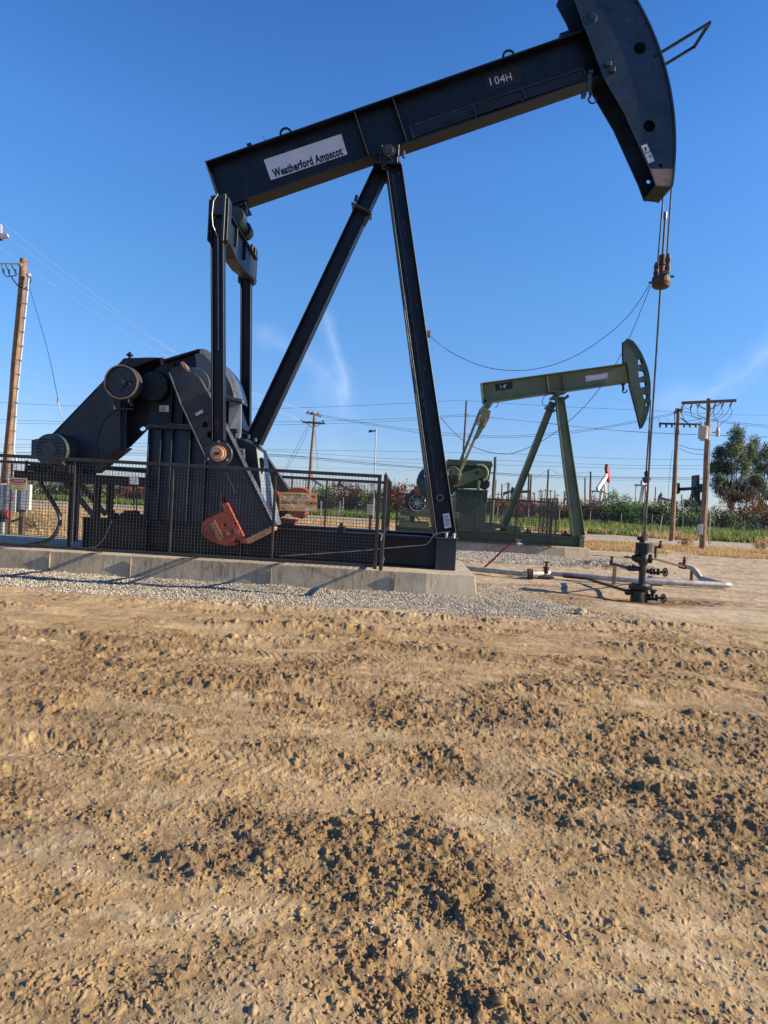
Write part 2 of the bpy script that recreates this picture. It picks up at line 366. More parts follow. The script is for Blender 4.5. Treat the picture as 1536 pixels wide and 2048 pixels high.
def lumps(x, y, cell, s, sharp=0.6, keep=0.8):
    """rounded clods of random size, one per cell"""
    X = x/cell; Y = y/cell; X, Y = X+0.38*pn(X*1.9, Y*1.9, s+7)+0.15*pn(X*4.3, Y*4.3, s+9), Y+0.38*pn(X*1.9+7, Y*1.9+3, s+8)+0.15*pn(X*4.3+5, Y*4.3, s+10); ix = np.floor(X); iy = np.floor(Y); best = np.zeros_like(X)
    for a in (-1, 0, 1):
        for b in (-1, 0, 1):
            jx = ix+a; jy = iy+b
            cx = jx+0.1+0.8*_hash(jx, jy, s); cy = jy+0.1+0.8*_hash(jx, jy, s+1)
            r = 0.22+0.5*_hash(jx, jy, s+2)**1.5; k = _hash(jx, jy, s+3)
            th = _hash(jx, jy, s+4)*np.pi; dx = X-cx; dy = Y-cy
            u = dx*np.cos(th)+dy*np.sin(th); v = (-dx*np.sin(th)+dy*np.cos(th))*1.35
            d = 1-(u*u+v*v)/(r*r)
            best = np.maximum(best, np.where(k < keep, np.clip(d, 0, 1)**sharp*r*1.3, 0))
    return best
def sstep(a, b, x):
    t = np.clip((x-a)/(b-a), 0, 1); return t*t*(3-2*t)
def local(fr, x, y):
    dx = x-fr.o.x; dy = y-fr.o.y
    return dx*fr.ax.x+dy*fr.ax.y, dx*fr.ay.x+dy*fr.ay.y
PADX1 = FA.p(951, 1150, 0.0).x
# where the yard is churned up (+) or trodden smooth (-)
BLOBS = []
for (px_, py_, sx_, sy_, a_) in ((1180, 1450, 2.2, .75, .40), (330, 1330, 1.6, .45, .35), (1300, 1620, .9, .35, .35), (660, 1650, .30, .12, .45), (1010, 1730, .45, .22, .30), (250, 1660, .8, .3, .25),
                             (150, 1900, .9, .45, -.60), (1330, 1900, .7, .45, -.55), (400, 1245, 3.5, .5, -.50), (900, 1600, .8, .3, -.35), (1400, 1230, 1.6, .7, -.45), (560, 1800, .35, .18, -.35), (900, 1990, .25, .10, .45), (560, 1480, 1.2, .3, -.25)):
    q_ = G(px_, py_, 0); BLOBS.append((q_.x, q_.y, sx_, sy_, a_))
def zones(x, y):
    """masks of what lies on the ground at (x, y)"""
    lx, ly = local(FA, x, y)
    wob = fbm(x*0.9, y*0.9, 51, 4)
    grav = sstep(-1.75, -1.42, ly+0.22*wob)*sstep(PADX1+1.6, PADX1+0.2, lx+0.7*wob+np.maximum(0, ly-1)*0.4)*sstep(4.6, 4.0, ly)
    b1, b2 = local(FB, x, y)
    grav2 = sstep(-4.0, -3.4, b2+0.3*wob)*sstep(7.9, 7.2, b1+0.5*wob)*sstep(5, 4.4, b2)*sstep(-9, -8, b1)
    rough = 0.8*fbm(x*0.65+3.1, y*1.0+1.7, 11, 3) + 0.75*fbm(x*2.3+.6*y, y*3.0, 13, 4)
    for (cx_, cy_, sx_, sy_, a_) in BLOBS: rough = rough + a_*np.exp(-((x-cx_)/sx_)**2-((y-cy_)/sy_)**2)
    return lx, ly, wob, grav, grav2, rough
def height(x, y, fine=True):
    lx, ly, wob, grav, grav2, rough = zones(x, y)
    d = np.hypot(x, y)
    z = 0.035*fbm(x*0.35, y*0.5, 5, 3)*sstep(60, 12, d)
    near = sstep(16, 11.5, y)
    soil = (1-grav)*near
    # wheel ruts running across the view
    ruts = 0
    for (y0, sl, wd, dp, ph) in ((9.05, 0.012, 0.17, 0.055, 1), (7.75, -0.03, 0.22, 0.06, 2), (6.95, -0.02, 0.14, 0.045, 3), (5.6, 0.05, 0.16, 0.04, 5), (4.35, 0.16, 0.13, 0.035, 6)):
        yy = y - (y0 + sl*x + 0.28*pn(x*0.33+ph*9.1, 0*y+ph, 71))
        pr = sstep(-0.55, 0.35, pn(x*0.38+ph*3.3, y*0.1, 73))
        broken = 0.6+0.9*lumps(x, y, 0.11, 300+ph*10)
        ruts = ruts + pr*(-dp*np.exp(-(yy/wd)**2) + dp*0.95*broken*(np.exp(-((yy-1.7*wd)/(wd*0.6))**2)+0.8*np.exp(-((yy+1.7*wd)/(wd*0.6))**2)))
    soil = soil*(1-.85*sstep(3.2, 4.4, x+.4*wob)*sstep(10.0, 10.6, y+.2*wob))
    z = z + ruts*soil
    # tyre tread prints
    for (y0, sl, cv, wd, x0_, x1_) in ((3.95, 0.03, 0.05, 0.17, -3.0, 3.0), (6.55, -0.03, 0.012, 0.2, -4.5, 0.5), (5.15, 0.10, -0.02, 0.18, 1.2, 3.6)):
        c_ = y - (y0 + sl*x + cv*x*x); u = c_/wd
        k_ = np.abs(np.sin((x + 0.55*np.abs(c_))*2*np.pi/0.13))
        band = sstep(1.05, 0.85, np.abs(u))*sstep(x0_, x0_+.5, x)*sstep(x1_, x1_-.5, x)*sstep(-.5, .3, pn(x*1.1, y*1.5, 77)+.25)
        z = z + soil*band*(0.008*sstep(0.25, 0.9, k_)*(0.5+0.9*pn(x*5, y*5, 78)) - 0.006)
    m1 = sstep(0.0, 0.8, rough); m2 = sstep(-0.55, 0.45, rough)
    wx = x+0.02*fbm(x*14, y*14, 81, 2); wy = y+0.02*fbm(x*14+5, y*14+9, 82, 2)
    z = z + soil*(1-.3*sstep(5.5, 8, y))*(0.048*lumps(wx, wy, 0.30, 100, 1.1, 0.18)*m1 + m1*0.026*lumps(wx, wy, 0.10, 110, 0.8, 0.30) + (0.22+0.78*m2)*0.017*lumps(wx, wy, 0.042, 120, 0.6, 0.36))
    z = z - soil*(0.3+0.7*m1)*0.014*sstep(0.15, 0.6, pn(x*9, y*9, 85)) + soil*m2*0.010*fbm(x*6, y*6, 86, 3)
    if fine:
        z = z + soil*((0.60+0.40*m2)*0.0105*lumps(wx, wy, 0.018, 130, 0.6, 0.5)*sstep(9, 5, d) + 0.006*fbm(x*18, y*18, 91, 3)*(0.3+m2))
        z = z + (1-soil)*0.006*fbm(x*6, y*6, 92, 3)*sstep(40, 14, d)
    # gravel bed heaped against the pad, hollow round the well
    z = z + grav*(0.045*sstep(-1.6, -0.2, ly)+0.012*fbm(x*2.2, y*2.2, 95, 3))
    wx0, wy0 = WELL
    z = z + 0.035*np.exp(-(((x-wx0-.9)/.8)**2+((y-wy0+.1)/0.5)**2))*(0.6+0.9*fbm(x*4, y*4, 96, 3)) - 0.075*sstep(1.5, 0.3, np.hypot(x-wx0, (y-wy0)*1.3))
    z = z + sstep(11.4, 12.5, y)*sstep(60, 30, y)*(0.006*fbm(x*0.9, y*2.2, 97, 3)+0.012*lumps(x, y, 0.12, 150, .7, .22)*sstep(24, 16, y))
    # spoil heap behind the well
    z = z + 0.16*np.exp(-(((x-6.2)/0.9)**2+((y-19.0)/0.7)**2))*(0.7+0.8*lumps(x, y, 0.25, 140))
    return z
_wp = FA.p(1285, 1203, 1.45); _ww = FA.w((_wp.x, 1.45, 0)); WELL = (_ww.x, _ww.y)
def colour(x, y, z):
    lx, ly, wob, grav, grav2, rough = zones(x, y)
    d = np.hypot(x, y); c = np.zeros(x.shape+(3,))
    dirt = np.array([0.43, 0.29, 0.150]); pale = np.array([0.60, 0.46, 0.285]); dark = np.array([0.205, 0.122, 0.056])
    m1 = sstep(-0.35, 0.7, rough+0.5*fbm(x*3, y*6, 21, 4))
    c[:] = dirt
    def lay(m, colr):
        nonlocal c
        c = c*(1-m[..., None]) + np.array(colr)*m[..., None]
    lay(m1*0.62, dark)
    flat = sstep(0.18, 0.55, -rough)*sstep(-0.1, 0.45, fbm(x*1.1+8, y*4.5+2, 23, 4)); lay(flat*0.55, pale)
    wetp = sstep(0.28, 0.7, fbm(x*0.8+30, y*1.5+4, 27, 4)); lay(wetp*0.35, (0.22, 0.16, 0.105))
    lay(sstep(8.2, 9.5, y)*0.35, (0.66, 0.49, 0.31))
    lay(sstep(11.5, 15, y)*0.65, (0.56, 0.44, 0.30))
    lay(sstep(3.4, 4.6, x+.5*wob)*sstep(10.0, 10.7, y+.3*wob)*sstep(14, 12, y)*.75, (0.56, 0.44, 0.30))
    lay(sstep(1.0, 0.35, np.hypot((x-2.9)/1.5, (y-11.6)/0.9)+0.35*wob)*0.6, (0.27, 0.205, 0.14))
    # oil and rust stain round the well
    wx0, wy0 = WELL
    dd = np.hypot((x-wx0)/2.1, (y-wy0+0.1)/0.9)+0.25*wob
    lay(sstep(1.15, 0.45, dd)*0.85, (0.30, 0.130, 0.045))
    lay(sstep(0.36, 0.12, np.hypot((x-wx0+0.25)/1.9, (y-wy0+.1)/1.1)+0.16*wob)*0.9, (0.035, 0.025, 0.018))
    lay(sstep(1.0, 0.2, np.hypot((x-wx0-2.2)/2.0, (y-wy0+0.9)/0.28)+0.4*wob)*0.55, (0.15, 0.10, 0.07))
    lay(sstep(0.9, 0.2, np.hypot((x-3.2)/1.6, (y-13.6)/0.3)+0.5*wob)*0.7, (0.34, 0.19, 0.10))
    lay(grav*0.9, (0.36, 0.315, 0.245)); lay(grav2*0.85, (0.36, 0.32, 0.26))
    # beyond: yards, road, verge, field
    n1 = fbm(x*0.25, y*0.4, 31, 4)
    far = sstep(27, 28.5, y+0.8*n1)*sstep(35, 33.5, y+1.0*n1)*sstep(5.0, 7.5, x+2*n1); lay(far*0.85, (0.46, 0.34, 0.18))
    lft = sstep(17, 19, y+n1)*sstep(3, 0, x-0.06*y)*(1-grav2); lay(lft*sstep(-0.6, 0.3, n1)*0.9, (0.54, 0.36, 0.17))
    road = sstep(32.5, 34.0, y+0.6*n1)*sstep(43.5, 42, y+0.6*n1); lay(road*0.9*sstep(0, 8, x), (0.46, 0.39, 0.31))
    road2 = sstep(43, 44, y)*sstep(49, 48, y)*sstep(2, -2, x); lay(road2*0.9, (0.36, 0.33, 0.29))
    gr = sstep(43.0, 45.0, y+1.2*n1)*sstep(2000, 200, y)*sstep(-2, 2, x); lay(gr, (0.085, 0.12, 0.035))
    gr2 = sstep(50, 54, y+3*n1)*sstep(3, -1, x); lay(gr2, (0.12, 0.15, 0.05))
    lay(sstep(90, 120, d)*1.0, (0.30, 0.22, 0.14))
    yard = sstep(11.0, 12.5, y)*sstep(30, 26, y)*(1-grav)*(1-grav2); st = fbm(x*0.35+0.12*y, y*3.4, 47, 5)
    lay(yard*sstep(0.05, 0.6, st)*0.6, (0.30, 0.215, 0.135)); lay(yard*sstep(0.1, 0.6, -st)*0.5, (0.60, 0.49, 0.36)); lay(yard*sstep(0.25, 0.6, fbm(x*3, y*7, 48, 3))*0.5, (0.24, 0.165, 0.10))
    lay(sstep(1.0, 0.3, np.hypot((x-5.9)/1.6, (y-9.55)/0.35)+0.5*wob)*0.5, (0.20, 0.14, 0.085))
    c[y < 60] *= np.array([0.80, 0.785, 0.755])
    v = 1+0.13*fbm(x*1.3, y*2.6, 44, 4)+0.18*fbm(x*5, y*7, 41, 4)+0.06*pn(x*40, y*40, 43); c *= v[..., None]
    return np.clip(c, 0.005, 0.9)
def make_ground():
    rs = [0.02, 0.2, 0.5, 0.8, 1.1, 1.35]; r = 1.5
    while r < 14.5:
        rs.append(r); r += min(max(0.0026, r*r*0.00078), 0.021)
    while r < 30: rs.append(r); r += r*r*0.00042
    while r < 60: rs.append(r); r += r*r*0.0011
    while r < 5000: rs.append(r); r *= 1.16
    rs = np.array(rs)
    a_in = np.concatenate([np.linspace(R(-62), R(-36), 150)[:-1], np.linspace(R(-36), R(36), 1080), np.linspace(R(36), R(62), 150)[1:]]); a_out = np.linspace(R(62), R(298), 60)[1:-1]
    an = np.concatenate([a_in, a_out]); nr, na = len(rs), len(an)
    RR, AA = np.meshgrid(rs, an, indexing='ij')
    X = RR*np.sin(AA); Y = RR*np.cos(AA)
    Z = np.zeros_like(X); n_in = len(a_in); k = int(np.searchsorted(rs, 62))
    Z[:k, :n_in] = height(X[:k, :n_in], Y[:k, :n_in])
    C = colour(X, Y, Z)
    idx = np.arange(nr*na).reshape(nr, na); nx = np.roll(idx, -1, axis=1)
    q = np.stack([idx[:-1], nx[:-1], nx[1:], idx[1:]], -1).reshape(-1, 4)[:, ::-1]
    me = bpy.data.meshes.new('ground'); V = np.stack([X, Y, Z], -1).reshape(-1, 3).astype(np.float32)
    me.vertices.add(len(V)); me.vertices.foreach_set('co', V.ravel())
    me.loops.add(q.size); me.loops.foreach_set('vertex_index', q.ravel().astype(np.int32))
    me.polygons.add(len(q)); me.polygons.foreach_set('loop_start', np.arange(0, q.size, 4, dtype=np.int32))
    me.polygons.foreach_set('use_smooth', np.ones(len(q), dtype=bool))
    me.update(calc_edges=True)
    at = me.color_attributes.new('soil', 'FLOAT_COLOR', 'POINT')
    at.data.foreach_set('color', np.concatenate([C.reshape(-1, 3), np.ones((nr*na, 1))], 1).astype(np.float32).ravel())
    o = bpy.data.objects.new('ground', me); col.objects.link(o); tag(o, kind='structure')
    me.materials.append(attr_mat('bare_earth', 'soil', 0.95, 130, 0.55))
    return o
def attr_mat(name, att, rough, bscale, bstr, var=0.25, trans=0.0):
    m = bpy.data.materials.new(name); m.use_nodes = True; t = m.node_tree; t.nodes.clear(); n = t.nodes.new; l = t.links.new
    out = n('ShaderNodeOutputMaterial'); bs = n('ShaderNodeBsdfPrincipled')
    a = n('ShaderNodeAttribute'); a.attribute_name = att
    co = n('ShaderNodeTexCoord').outputs['Object']
    x = n('ShaderNodeTexNoise'); x.inputs['Scale'].default_value = bscale*0.35; x.inputs['Detail'].default_value = 6; x.inputs['Roughness'].default_value = 0.7; l(co, x.inputs['Vector'])
    mr = n('ShaderNodeMapRange'); mr.inputs['From Min'].default_value = 0.3; mr.inputs['From Max'].default_value = 0.7; mr.inputs['To Min'].default_value = 1-var; mr.inputs['To Max'].default_value = 1+var; l(x.outputs['Fac'], mr.inputs['Value'])
    vm = n('ShaderNodeVectorMath'); vm.operation = 'SCALE'; l(a.outputs['Color'], vm.inputs[0]); l(mr.outputs[0], vm.inputs['Scale'])
    l(vm.outputs[0], bs.inputs['Base Color']); bs.inputs['Roughness'].default_value = rough; bs.inputs['Specular IOR Level'].default_value = 0.2
    if bstr:
        y = n('ShaderNodeTexNoise'); y.inputs['Scale'].default_value = bscale; y.inputs['Detail'].default_value = 5; y.inputs['Roughness'].default_value = 0.65; l(co, y.inputs['Vector'])
        bp = n('ShaderNodeBump'); bp.inputs['Strength'].default_value = bstr; bp.inputs['Distance'].default_value = 0.008; l(y.outputs['Fac'], bp.inputs['Height']); l(bp.outputs[0], bs.inputs['Normal'])
    if trans:
        tr = n('ShaderNodeBsdfTranslucent'); l(vm.outputs[0], tr.inputs['Color']); ms = n('ShaderNodeMixShader'); ms.inputs[0].default_value = trans
        l(bs.outputs[0], ms.inputs[1]); l(tr.outputs[0], ms.inputs[2]); l(ms.outputs[0], out.inputs[0])
    else: l(bs.outputs[0], out.inputs[0])
    return m
def soup(name, V, Fc, C, m, kind='stuff', smooth=False, parent=None):
    """one mesh of many small pieces; V (n,3), Fc (k,m) indices, C (n,3) colours"""
    me = bpy.data.meshes.new(name); me.vertices.add(len(V)); me.vertices.foreach_set('co', V.astype(np.float32).ravel())
    nn = Fc.shape[1]; me.loops.add(Fc.size); me.loops.foreach_set('vertex_index', Fc.astype(np.int32).ravel())
    me.polygons.add(len(Fc)); me.polygons.foreach_set('loop_start', np.arange(0, Fc.size, nn, dtype=np.int32))
    if smooth: me.polygons.foreach_set('use_smooth', np.ones(len(Fc), dtype=bool))
    me.update(calc_edges=True)
    if C is not None:
        at = me.color_attributes.new('tint', 'FLOAT_COLOR', 'POINT'); at.data.foreach_set('color', np.concatenate([C, np.ones((len(C), 1))], 1).astype(np.float32).ravel())
    me.materials.append(m); o = bpy.data.objects.new(name, me); col.objects.link(o)
    if parent is not None: o.parent = parent
    elif kind: tag(o, kind=kind)
    return o
rng = np.random.default_rng(3)
def rock_shape(sub):
    bm = bmesh.new(); bmesh.ops.create_icosphere(bm, subdivisions=sub, radius=1.0)
    v = np.array([p.co[:] for p in bm.verts]); f = np.array([[q.index for q in p.verts] for p in bm.faces]); bm.free(); return v, f
def scatter_rocks(name, P, S, colr, sub, m, flat=0.65, sink=0.25, jit=0.3):
    v, f = rock_shape(sub); n = len(P)
    k = len(v); D = 1+jit*(rng.random((n, k))-0.5)*2
    W = v[None]*D[..., None]
    sc = S[:, None]*np.stack([1+0.5*(rng.random(n)-0.5), 1+0.5*(rng.random(n)-0.5), flat*(1+0.4*(rng.random(n)-0.5))], 1)
    W = W*sc[:, None, :]
    a = rng.random(n)*2*np.pi; ca, sa = np.cos(a)[:, None], np.sin(a)[:, None]
    x = W[..., 0]*ca-W[..., 1]*sa; y = W[..., 0]*sa+W[..., 1]*ca
    W = np.stack([x, y, W[..., 2]], -1) + P[:, None, :] + np.array([0, 0, 1])*(S*flat*(1-sink))[:, None, None]
    Fc = (f[None]+(np.arange(n)*k)[:, None, None]).reshape(-1, 3)
    Cc = np.repeat(colr, k, axis=0)
    return soup(name, W.reshape(-1, 3), Fc, Cc, m, smooth=False)
def fan_points(n, d0, d1, half=36, power=1.0):
    """points evenly spread over what the view sees of the ground"""
    u = rng.random(n); d = 1/(1/d1+(1/d0-1/d1)*u**power); a = R(half)*(2*rng.random(n)-1)
    return d*np.sin(a), d*np.cos(a)
make_ground()
# clods and small stones lying on the soil
m_soil = attr_mat('soil_clods', 'tint', 0.95, 90, 0.5)
x, y = fan_points(34000, 1.7, 11.5, 50)
lx, ly, wob, grav, grav2, rough = zones(x, y)
keep = (rng.random(len(x)) < (0.16+0.84*sstep(-0.25, 0.6, rough))) & (grav < 0.3)
x, y = x[keep], y[keep]; n = len(x)
S = 0.0022+0.006*rng.random(n)**3 + 0.008*(rng.random(n) < 0.01)*rng.random(n)
base = colour(x, y, 0*x)*(0.7+0.35*rng.random((n, 1)))
white = rng.random(n) < 0.03; base[white] = np.array([0.55, 0.5, 0.42])*(0.7+0.5*rng.random((white.sum(), 1)))
z = height(x, y)
scatter_rocks('soil_crumbs', np.stack([x, y, z], 1), S, base, 1, m_soil, flat=0.75, sink=0.45, jit=0.4)
x, y = fan_points(360, 1.8, 11.3, 50); lx, ly, wob, grav, grav2, rough = zones(x, y)
keep = (rng.random(len(x)) < (0.03+0.8*sstep(0.0, 0.6, rough))) & (grav < 0.3); x, y = x[keep], y[keep]; n = len(x)
S = 0.010+0.020*rng.random(n)**2.6; base = colour(x, y, 0*x)*(0.9+0.2*rng.random((n, 1)))
scatter_rocks('soil_clods', np.stack([x, y, height(x, y)], 1), S, base, 2, m_soil, flat=0.7, sink=0.7, jit=0.36)
# the gravel bed
m_grav = attr_mat('gravel_stones', 'tint', 0.8, 60, 0.2)
def gravel(name, fr, x0, x1, y0, y1, n, smin, smax, which):
    lx = x0+(x1-x0)*rng.random(n); ly = y0+(y1-y0)*rng.random(n)
    gx = fr.o.x+lx*fr.ax.x+ly*fr.ay.x; gy = fr.o.y+lx*fr.ax.y+ly*fr.ay.y
    zz = zones(gx, gy)[3 if which == 0 else 4]; k = rng.random(n) < zz*(0.55+0.45*sstep(-.4, .3, fbm(gx*1.3, gy*2.2, 98, 3)))+0.03
    gx, gy = gx[k], gy[k]; m_ = len(gx)
    t = rng.random(m_); c = np.where(t[:, None] < 0.55, np.array([0.44, 0.39, 0.31]), np.where(t[:, None] < 0.72, np.array([0.58, 0.53, 0.43]), np.array([0.17, 0.155, 0.14])))
    c = c*(0.7+0.55*rng.random((m_, 1))); c[:, 0] *= 1+0.08*rng.random(m_)
    S = smin+(smax-smin)*rng.random(m_)**1.5
    scatter_rocks(name, np.stack([gx, gy, height(gx, gy)], 1), S, c, 1, m_grav, flat=0.75, sink=0.3, jit=0.3)
gravel('gravel', FA, -7.5, 4.2, -1.8, -0.02, 46000, 0.0055, 0.0135, 0)
gravel('gravel', FA, PADX1-0.1, 4.2, 0.0, 3.2, 8000, 0.0055, 0.013, 0)
gravel('gravel', FB, 1.2, 8.0, -4.2, -0.05, 26000, 0.010, 0.022, 1)
# ---------------------------------------------------------------- the near pumping unit (frame A)
A = FA
_ex, _ez = Vector((1, 0, 0)), Vector((0, 0, 1))
def X(px, py, yl, fr=FA): return fr.p(px, py, yl).x
def Z(px, py, yl, fr=FA): return fr.p(px, py, yl).z
ZP = Z(860, 1146.5, 0.0); ZS = Z(880, 1075, 0.65); YC = 1.45
# concrete foundation with a slightly battered face and a clipped corner
def pad(fr, pts_top, w_, ztop, batter, m, label, name='concrete_foundation'):
    mb = MB(); n = len(pts_top); c = Vector((sum(p[0] for p in pts_top)/n, sum(p[1] for p in pts_top)/n))
    top = [(p[0], p[1], ztop) for p in pts_top]; bot = []
    for i, p in enumerate(pts_top):
        a = Vector(pts_top[i-1]); b = Vector(p); d = Vector(pts_top[(i+1) % n])
        n1 = Vector(((b-a).y, -(b-a).x)).normalized(); n2 = Vector(((d-b).y, -(d-b).x)).normalized()
        k = (n1+n2)/(1+n1.dot(n2)); bot.append((b.x+k.x*batter, b.y+k.y*batter, -0.25))
    mb.add(bot+top, [tuple(range(n))[::-1], tuple(range(n, 2*n))] + [(i, (i+1) % n, n+(i+1) % n, n+i) for i in range(n)])
    o = mb.build(name, m, None, fr, bevel=0.012, seg=2, at=((pts_top[0][0]+pts_top[1][0])/2, 1.3, 0)); tag(o, label, 'foundation'); return o
xk = X(853, 1146, 0)
pad(A, [(X(-420, 1070, 0), 0), (xk, 0), (PADX1, 0.10), (PADX1-0.02, 2.85), (X(-420, 1070, 0), 2.9)], 0, ZP, 0.085, M['concrete'], 'long grey stained concrete foundation under the dark blue pumping unit')
PADA = bpy.data.objects['concrete_foundation']
for px in (100, 262, 543, 790): x_ = X(px, 1150, 0); MB().box(x_-.006, x_+.006, -.060, -.02, .0, ZP-.03).build('form_joint', M['stain'], PADA, A)
rnd = random.Random(9)
for k in range(34):
    x_ = rnd.uniform(X(-100, 1150, 0), xk-.1); zt0 = ZP-rnd.uniform(.0, .12); h__ = rnd.uniform(.10, .34); w__ = rnd.uniform(.003, .009); zb0 = max(.02, zt0-h__)
    yy = lambda z: -.085*(1-z/ZP)*(ZP/(ZP+.25))-.0035
    yb0, yt0 = -.085*(ZP-zb0)/(ZP+.25)-.002, -.085*(ZP-zt0)/(ZP+.25)-.002
    MB().add([(x_-w__, yb0, zb0), (x_+w__*.3, yb0, zb0), (x_+w__, yt0, zt0), (x_-w__*.6, yt0, zt0)], [(0, 1, 2, 3)]).build('rust_streak', M['stain'], PADA, A)
U = thing('pump_jack', A, (X(500, 1100, 1.2), YC, ZP), 'huge dark navy pump jack numbered 104H with its head at the top right', 'pump jack')
# skid
xl, xr = X(165, 1038, .65), X(914, 1076, .62); xb = X(873, 1076, .62)
m = MB()
for (ya, yb) in ((.64, .94), (1.96, 2.26)):
    m.box(xl, xb, ya, yb, ZP+.002, ZP+.03); m.box(xl, xb, ya, yb, ZS-.03, ZS)
    m.box(xl+.01, xb, (ya+yb)/2-.012, (ya+yb)/2+.012, ZP+.03, ZS-.03)
for xx in (xl, X(480, 1060, .65), X(290, 1060, .65)):
    m.box(xx, xx+.025, .66, 2.24, ZP+.031, ZS-.031)
m.build('skid', M['navy'], U, A, bevel=.004)
m = MB(); m.box(xb+.002, xr, .61, 2.29, ZP+.003, ZS-.022); m.build('skid_end_block', M['slate'], U, A, bevel=.006)
m = MB(); m.box(xb-.02, xr+.03, .58, 2.32, ZS-.02, ZS+.004); m.build('post_base_plate', M['crank'], U, A, bevel=.004)
# hold-down clamps on the skid
for (px, py) in ((683, 1052), (226, 1035), (250, 1036)):
    q = A.p(px, py, .8); m = MB().box(q.x-.06, q.x+.06, .70, .92, ZS+.002, ZS+.09).tube([(q.x, .8, ZS+.05), (q.x, .8, ZS+.15)], .035, 6); m.build('hold_down_bolt', M['black'], U, A, bevel=.006)
# tall ribbed pedestal
m = MB(); x0, x1 = X(295, 940, .75), X(471, 940, .75); zt = Z(340, 858, .75)
m.box(x0+.02, x1-.02, .80, 2.10, ZS+.001, zt-.002)
for px in (296, 320, 342, 378, 410, 446, 468):
    xx = X(px, 950, .75); m.box(xx-.012, xx+.012, .68, .797, ZS+.002, zt-.004)
m.box(x0-.03, x1+.02, .66, 2.2, zt, zt+.06)
pedo = m.build('pedestal', M['navy2'], U, A, bevel=.004)
m = MB(); 
for px in (310, 331, 345, 372, 386): 
    xx = X(px, 852, .7); m.tube([(xx, .72, zt-.02), (xx, .72, zt+.11)], .022, 6)
m.box(X(335, 852, .66), X(385, 855, .66), .64, .70, zt+.061, zt+.09)
m.build('flange_bolt', M['crank'], pedo, A)
# riser block carrying the rear brace
m = MB(); P = lambda px, py, yl: tuple(A.p(px, py, yl))
zb = ZS+.001
def q3(px, py, yl, z=None):
    v = A.p(px, py, yl); return (v.x, v.y, v.z if z is None else z)
m.hull([q3(446, 864, .82), q3(505, 888, .82), q3(513, 895, .82), (x1-.3, .82, zb), (X(532, 1040, .82), .82, zb), (X(532, 1040, .82), 2.08, zb), (x1-.3, 2.08, zb), q3(446, 864, .82)[:1]+(2.08,)+q3(446, 864, .82)[2:], q3(505, 888, .82)[:1]+(2.08,)+q3(513, 893, .82)[2:]])
rsr = m.build('riser', M['navy'], U, A, bevel=.006)
m = MB(); m.hull([q3(513, 897, .83), q3(530, 908, 1.0), (X(545, 1040, 1.0), 1.0, zb), (X(532, 1040, .83), .83, zb), q3(513, 900, 2.0), (X(532, 1040, .83), 2.0, zb), q3(530, 911, 1.95), (X(545, 1040, 1.0), 1.95, zb)])
m.build('riser_end_plate', M['painted_glare'], U, A, bevel=.004)
m = MB(); m.prism([(A.p(523, 928, .88).x+a*math.cos(t), A.p(523, 928, .88).z+b*math.sin(t)) for t in [2*math.pi*k/20 for k in range(20)] for a, b in [(.05, .19 if math.sin(t) < 0 else .12)]], .86, .90); m.build('dark_opening_oval', M['black'], U, A)  # solid black oval standing in for the shade inside an opening
m = MB(); s1 = pp(A, [(475, 897), (489, 898), (490, 917), (477, 915)], .815); m.prism(s1, .812, .818); st = m.build('warning_sticker', M['sticker'], rsr, A)
m = MB().prism(pp(A, [(480, 900), (486, 899), (485, 905), (488, 908), (483, 915), (481, 909), (483, 905), (479, 904)], .81), .808, .811); m.build('pictogram', M['ink'], rsr, A)
# gear reducer housing
m = MB()
m.prism(pp(A, [(296, 852), (297, 780), (306, 742), (330, 722), (395, 701), (404, 701), (440, 760), (470, 852)], .85), .85, 2.05)
m.prism(pp(A, [(324, 719), (396, 697.5), (405, 698), (405, 703), (396, 703), (325, 724)], .75), .75, 2.15)
m.box(X(343, 780, .8), X(347, 780, .8), .76, .848, zt+.07, Z(345, 726, .8))
m.box(X(366, 800, .8), X(369, 800, .8), .76, .848, zt+.07, Z(367, 730, .8))
gb = m.build('gear_reducer', M['navy'], U, A, bevel=.008)
m = MB().lathe(A.p(307, 772, .7), [(0, .0), (0, .25), (.04, .27), (.16, .27), (.16, 0)], 'y', 28)
for k in range(8):
    t = k*math.pi/4+.2; c = A.p(307, 772, .68); m.lathe((c.x+.21*math.cos(t), .68, c.z+.21*math.sin(t)), [(0, 0), (0, .022), (.03, .022), (.03, 0)], 'y', 6)
m.build('bearing_cover', M['navy'], gb, A, bevel=.004)
s1 = pp(A, [(319, 811), (338, 811), (338, 824), (319, 823)], .845); m = MB().prism(s1, .838, .846); m.build('data_plate', M['sticker'], gb, A)
m = MB()
for k in range(4):
    a_, b_ = A.p(321, 814+2.3*k, .835), A.p(332-2*(k % 2), 814.2+2.3*k, .835); m.box(a_.x, b_.x, .834, .8375, a_.z-.004, a_.z+.004)
m.build('data_plate_lettering', M['ink'], gb, A)
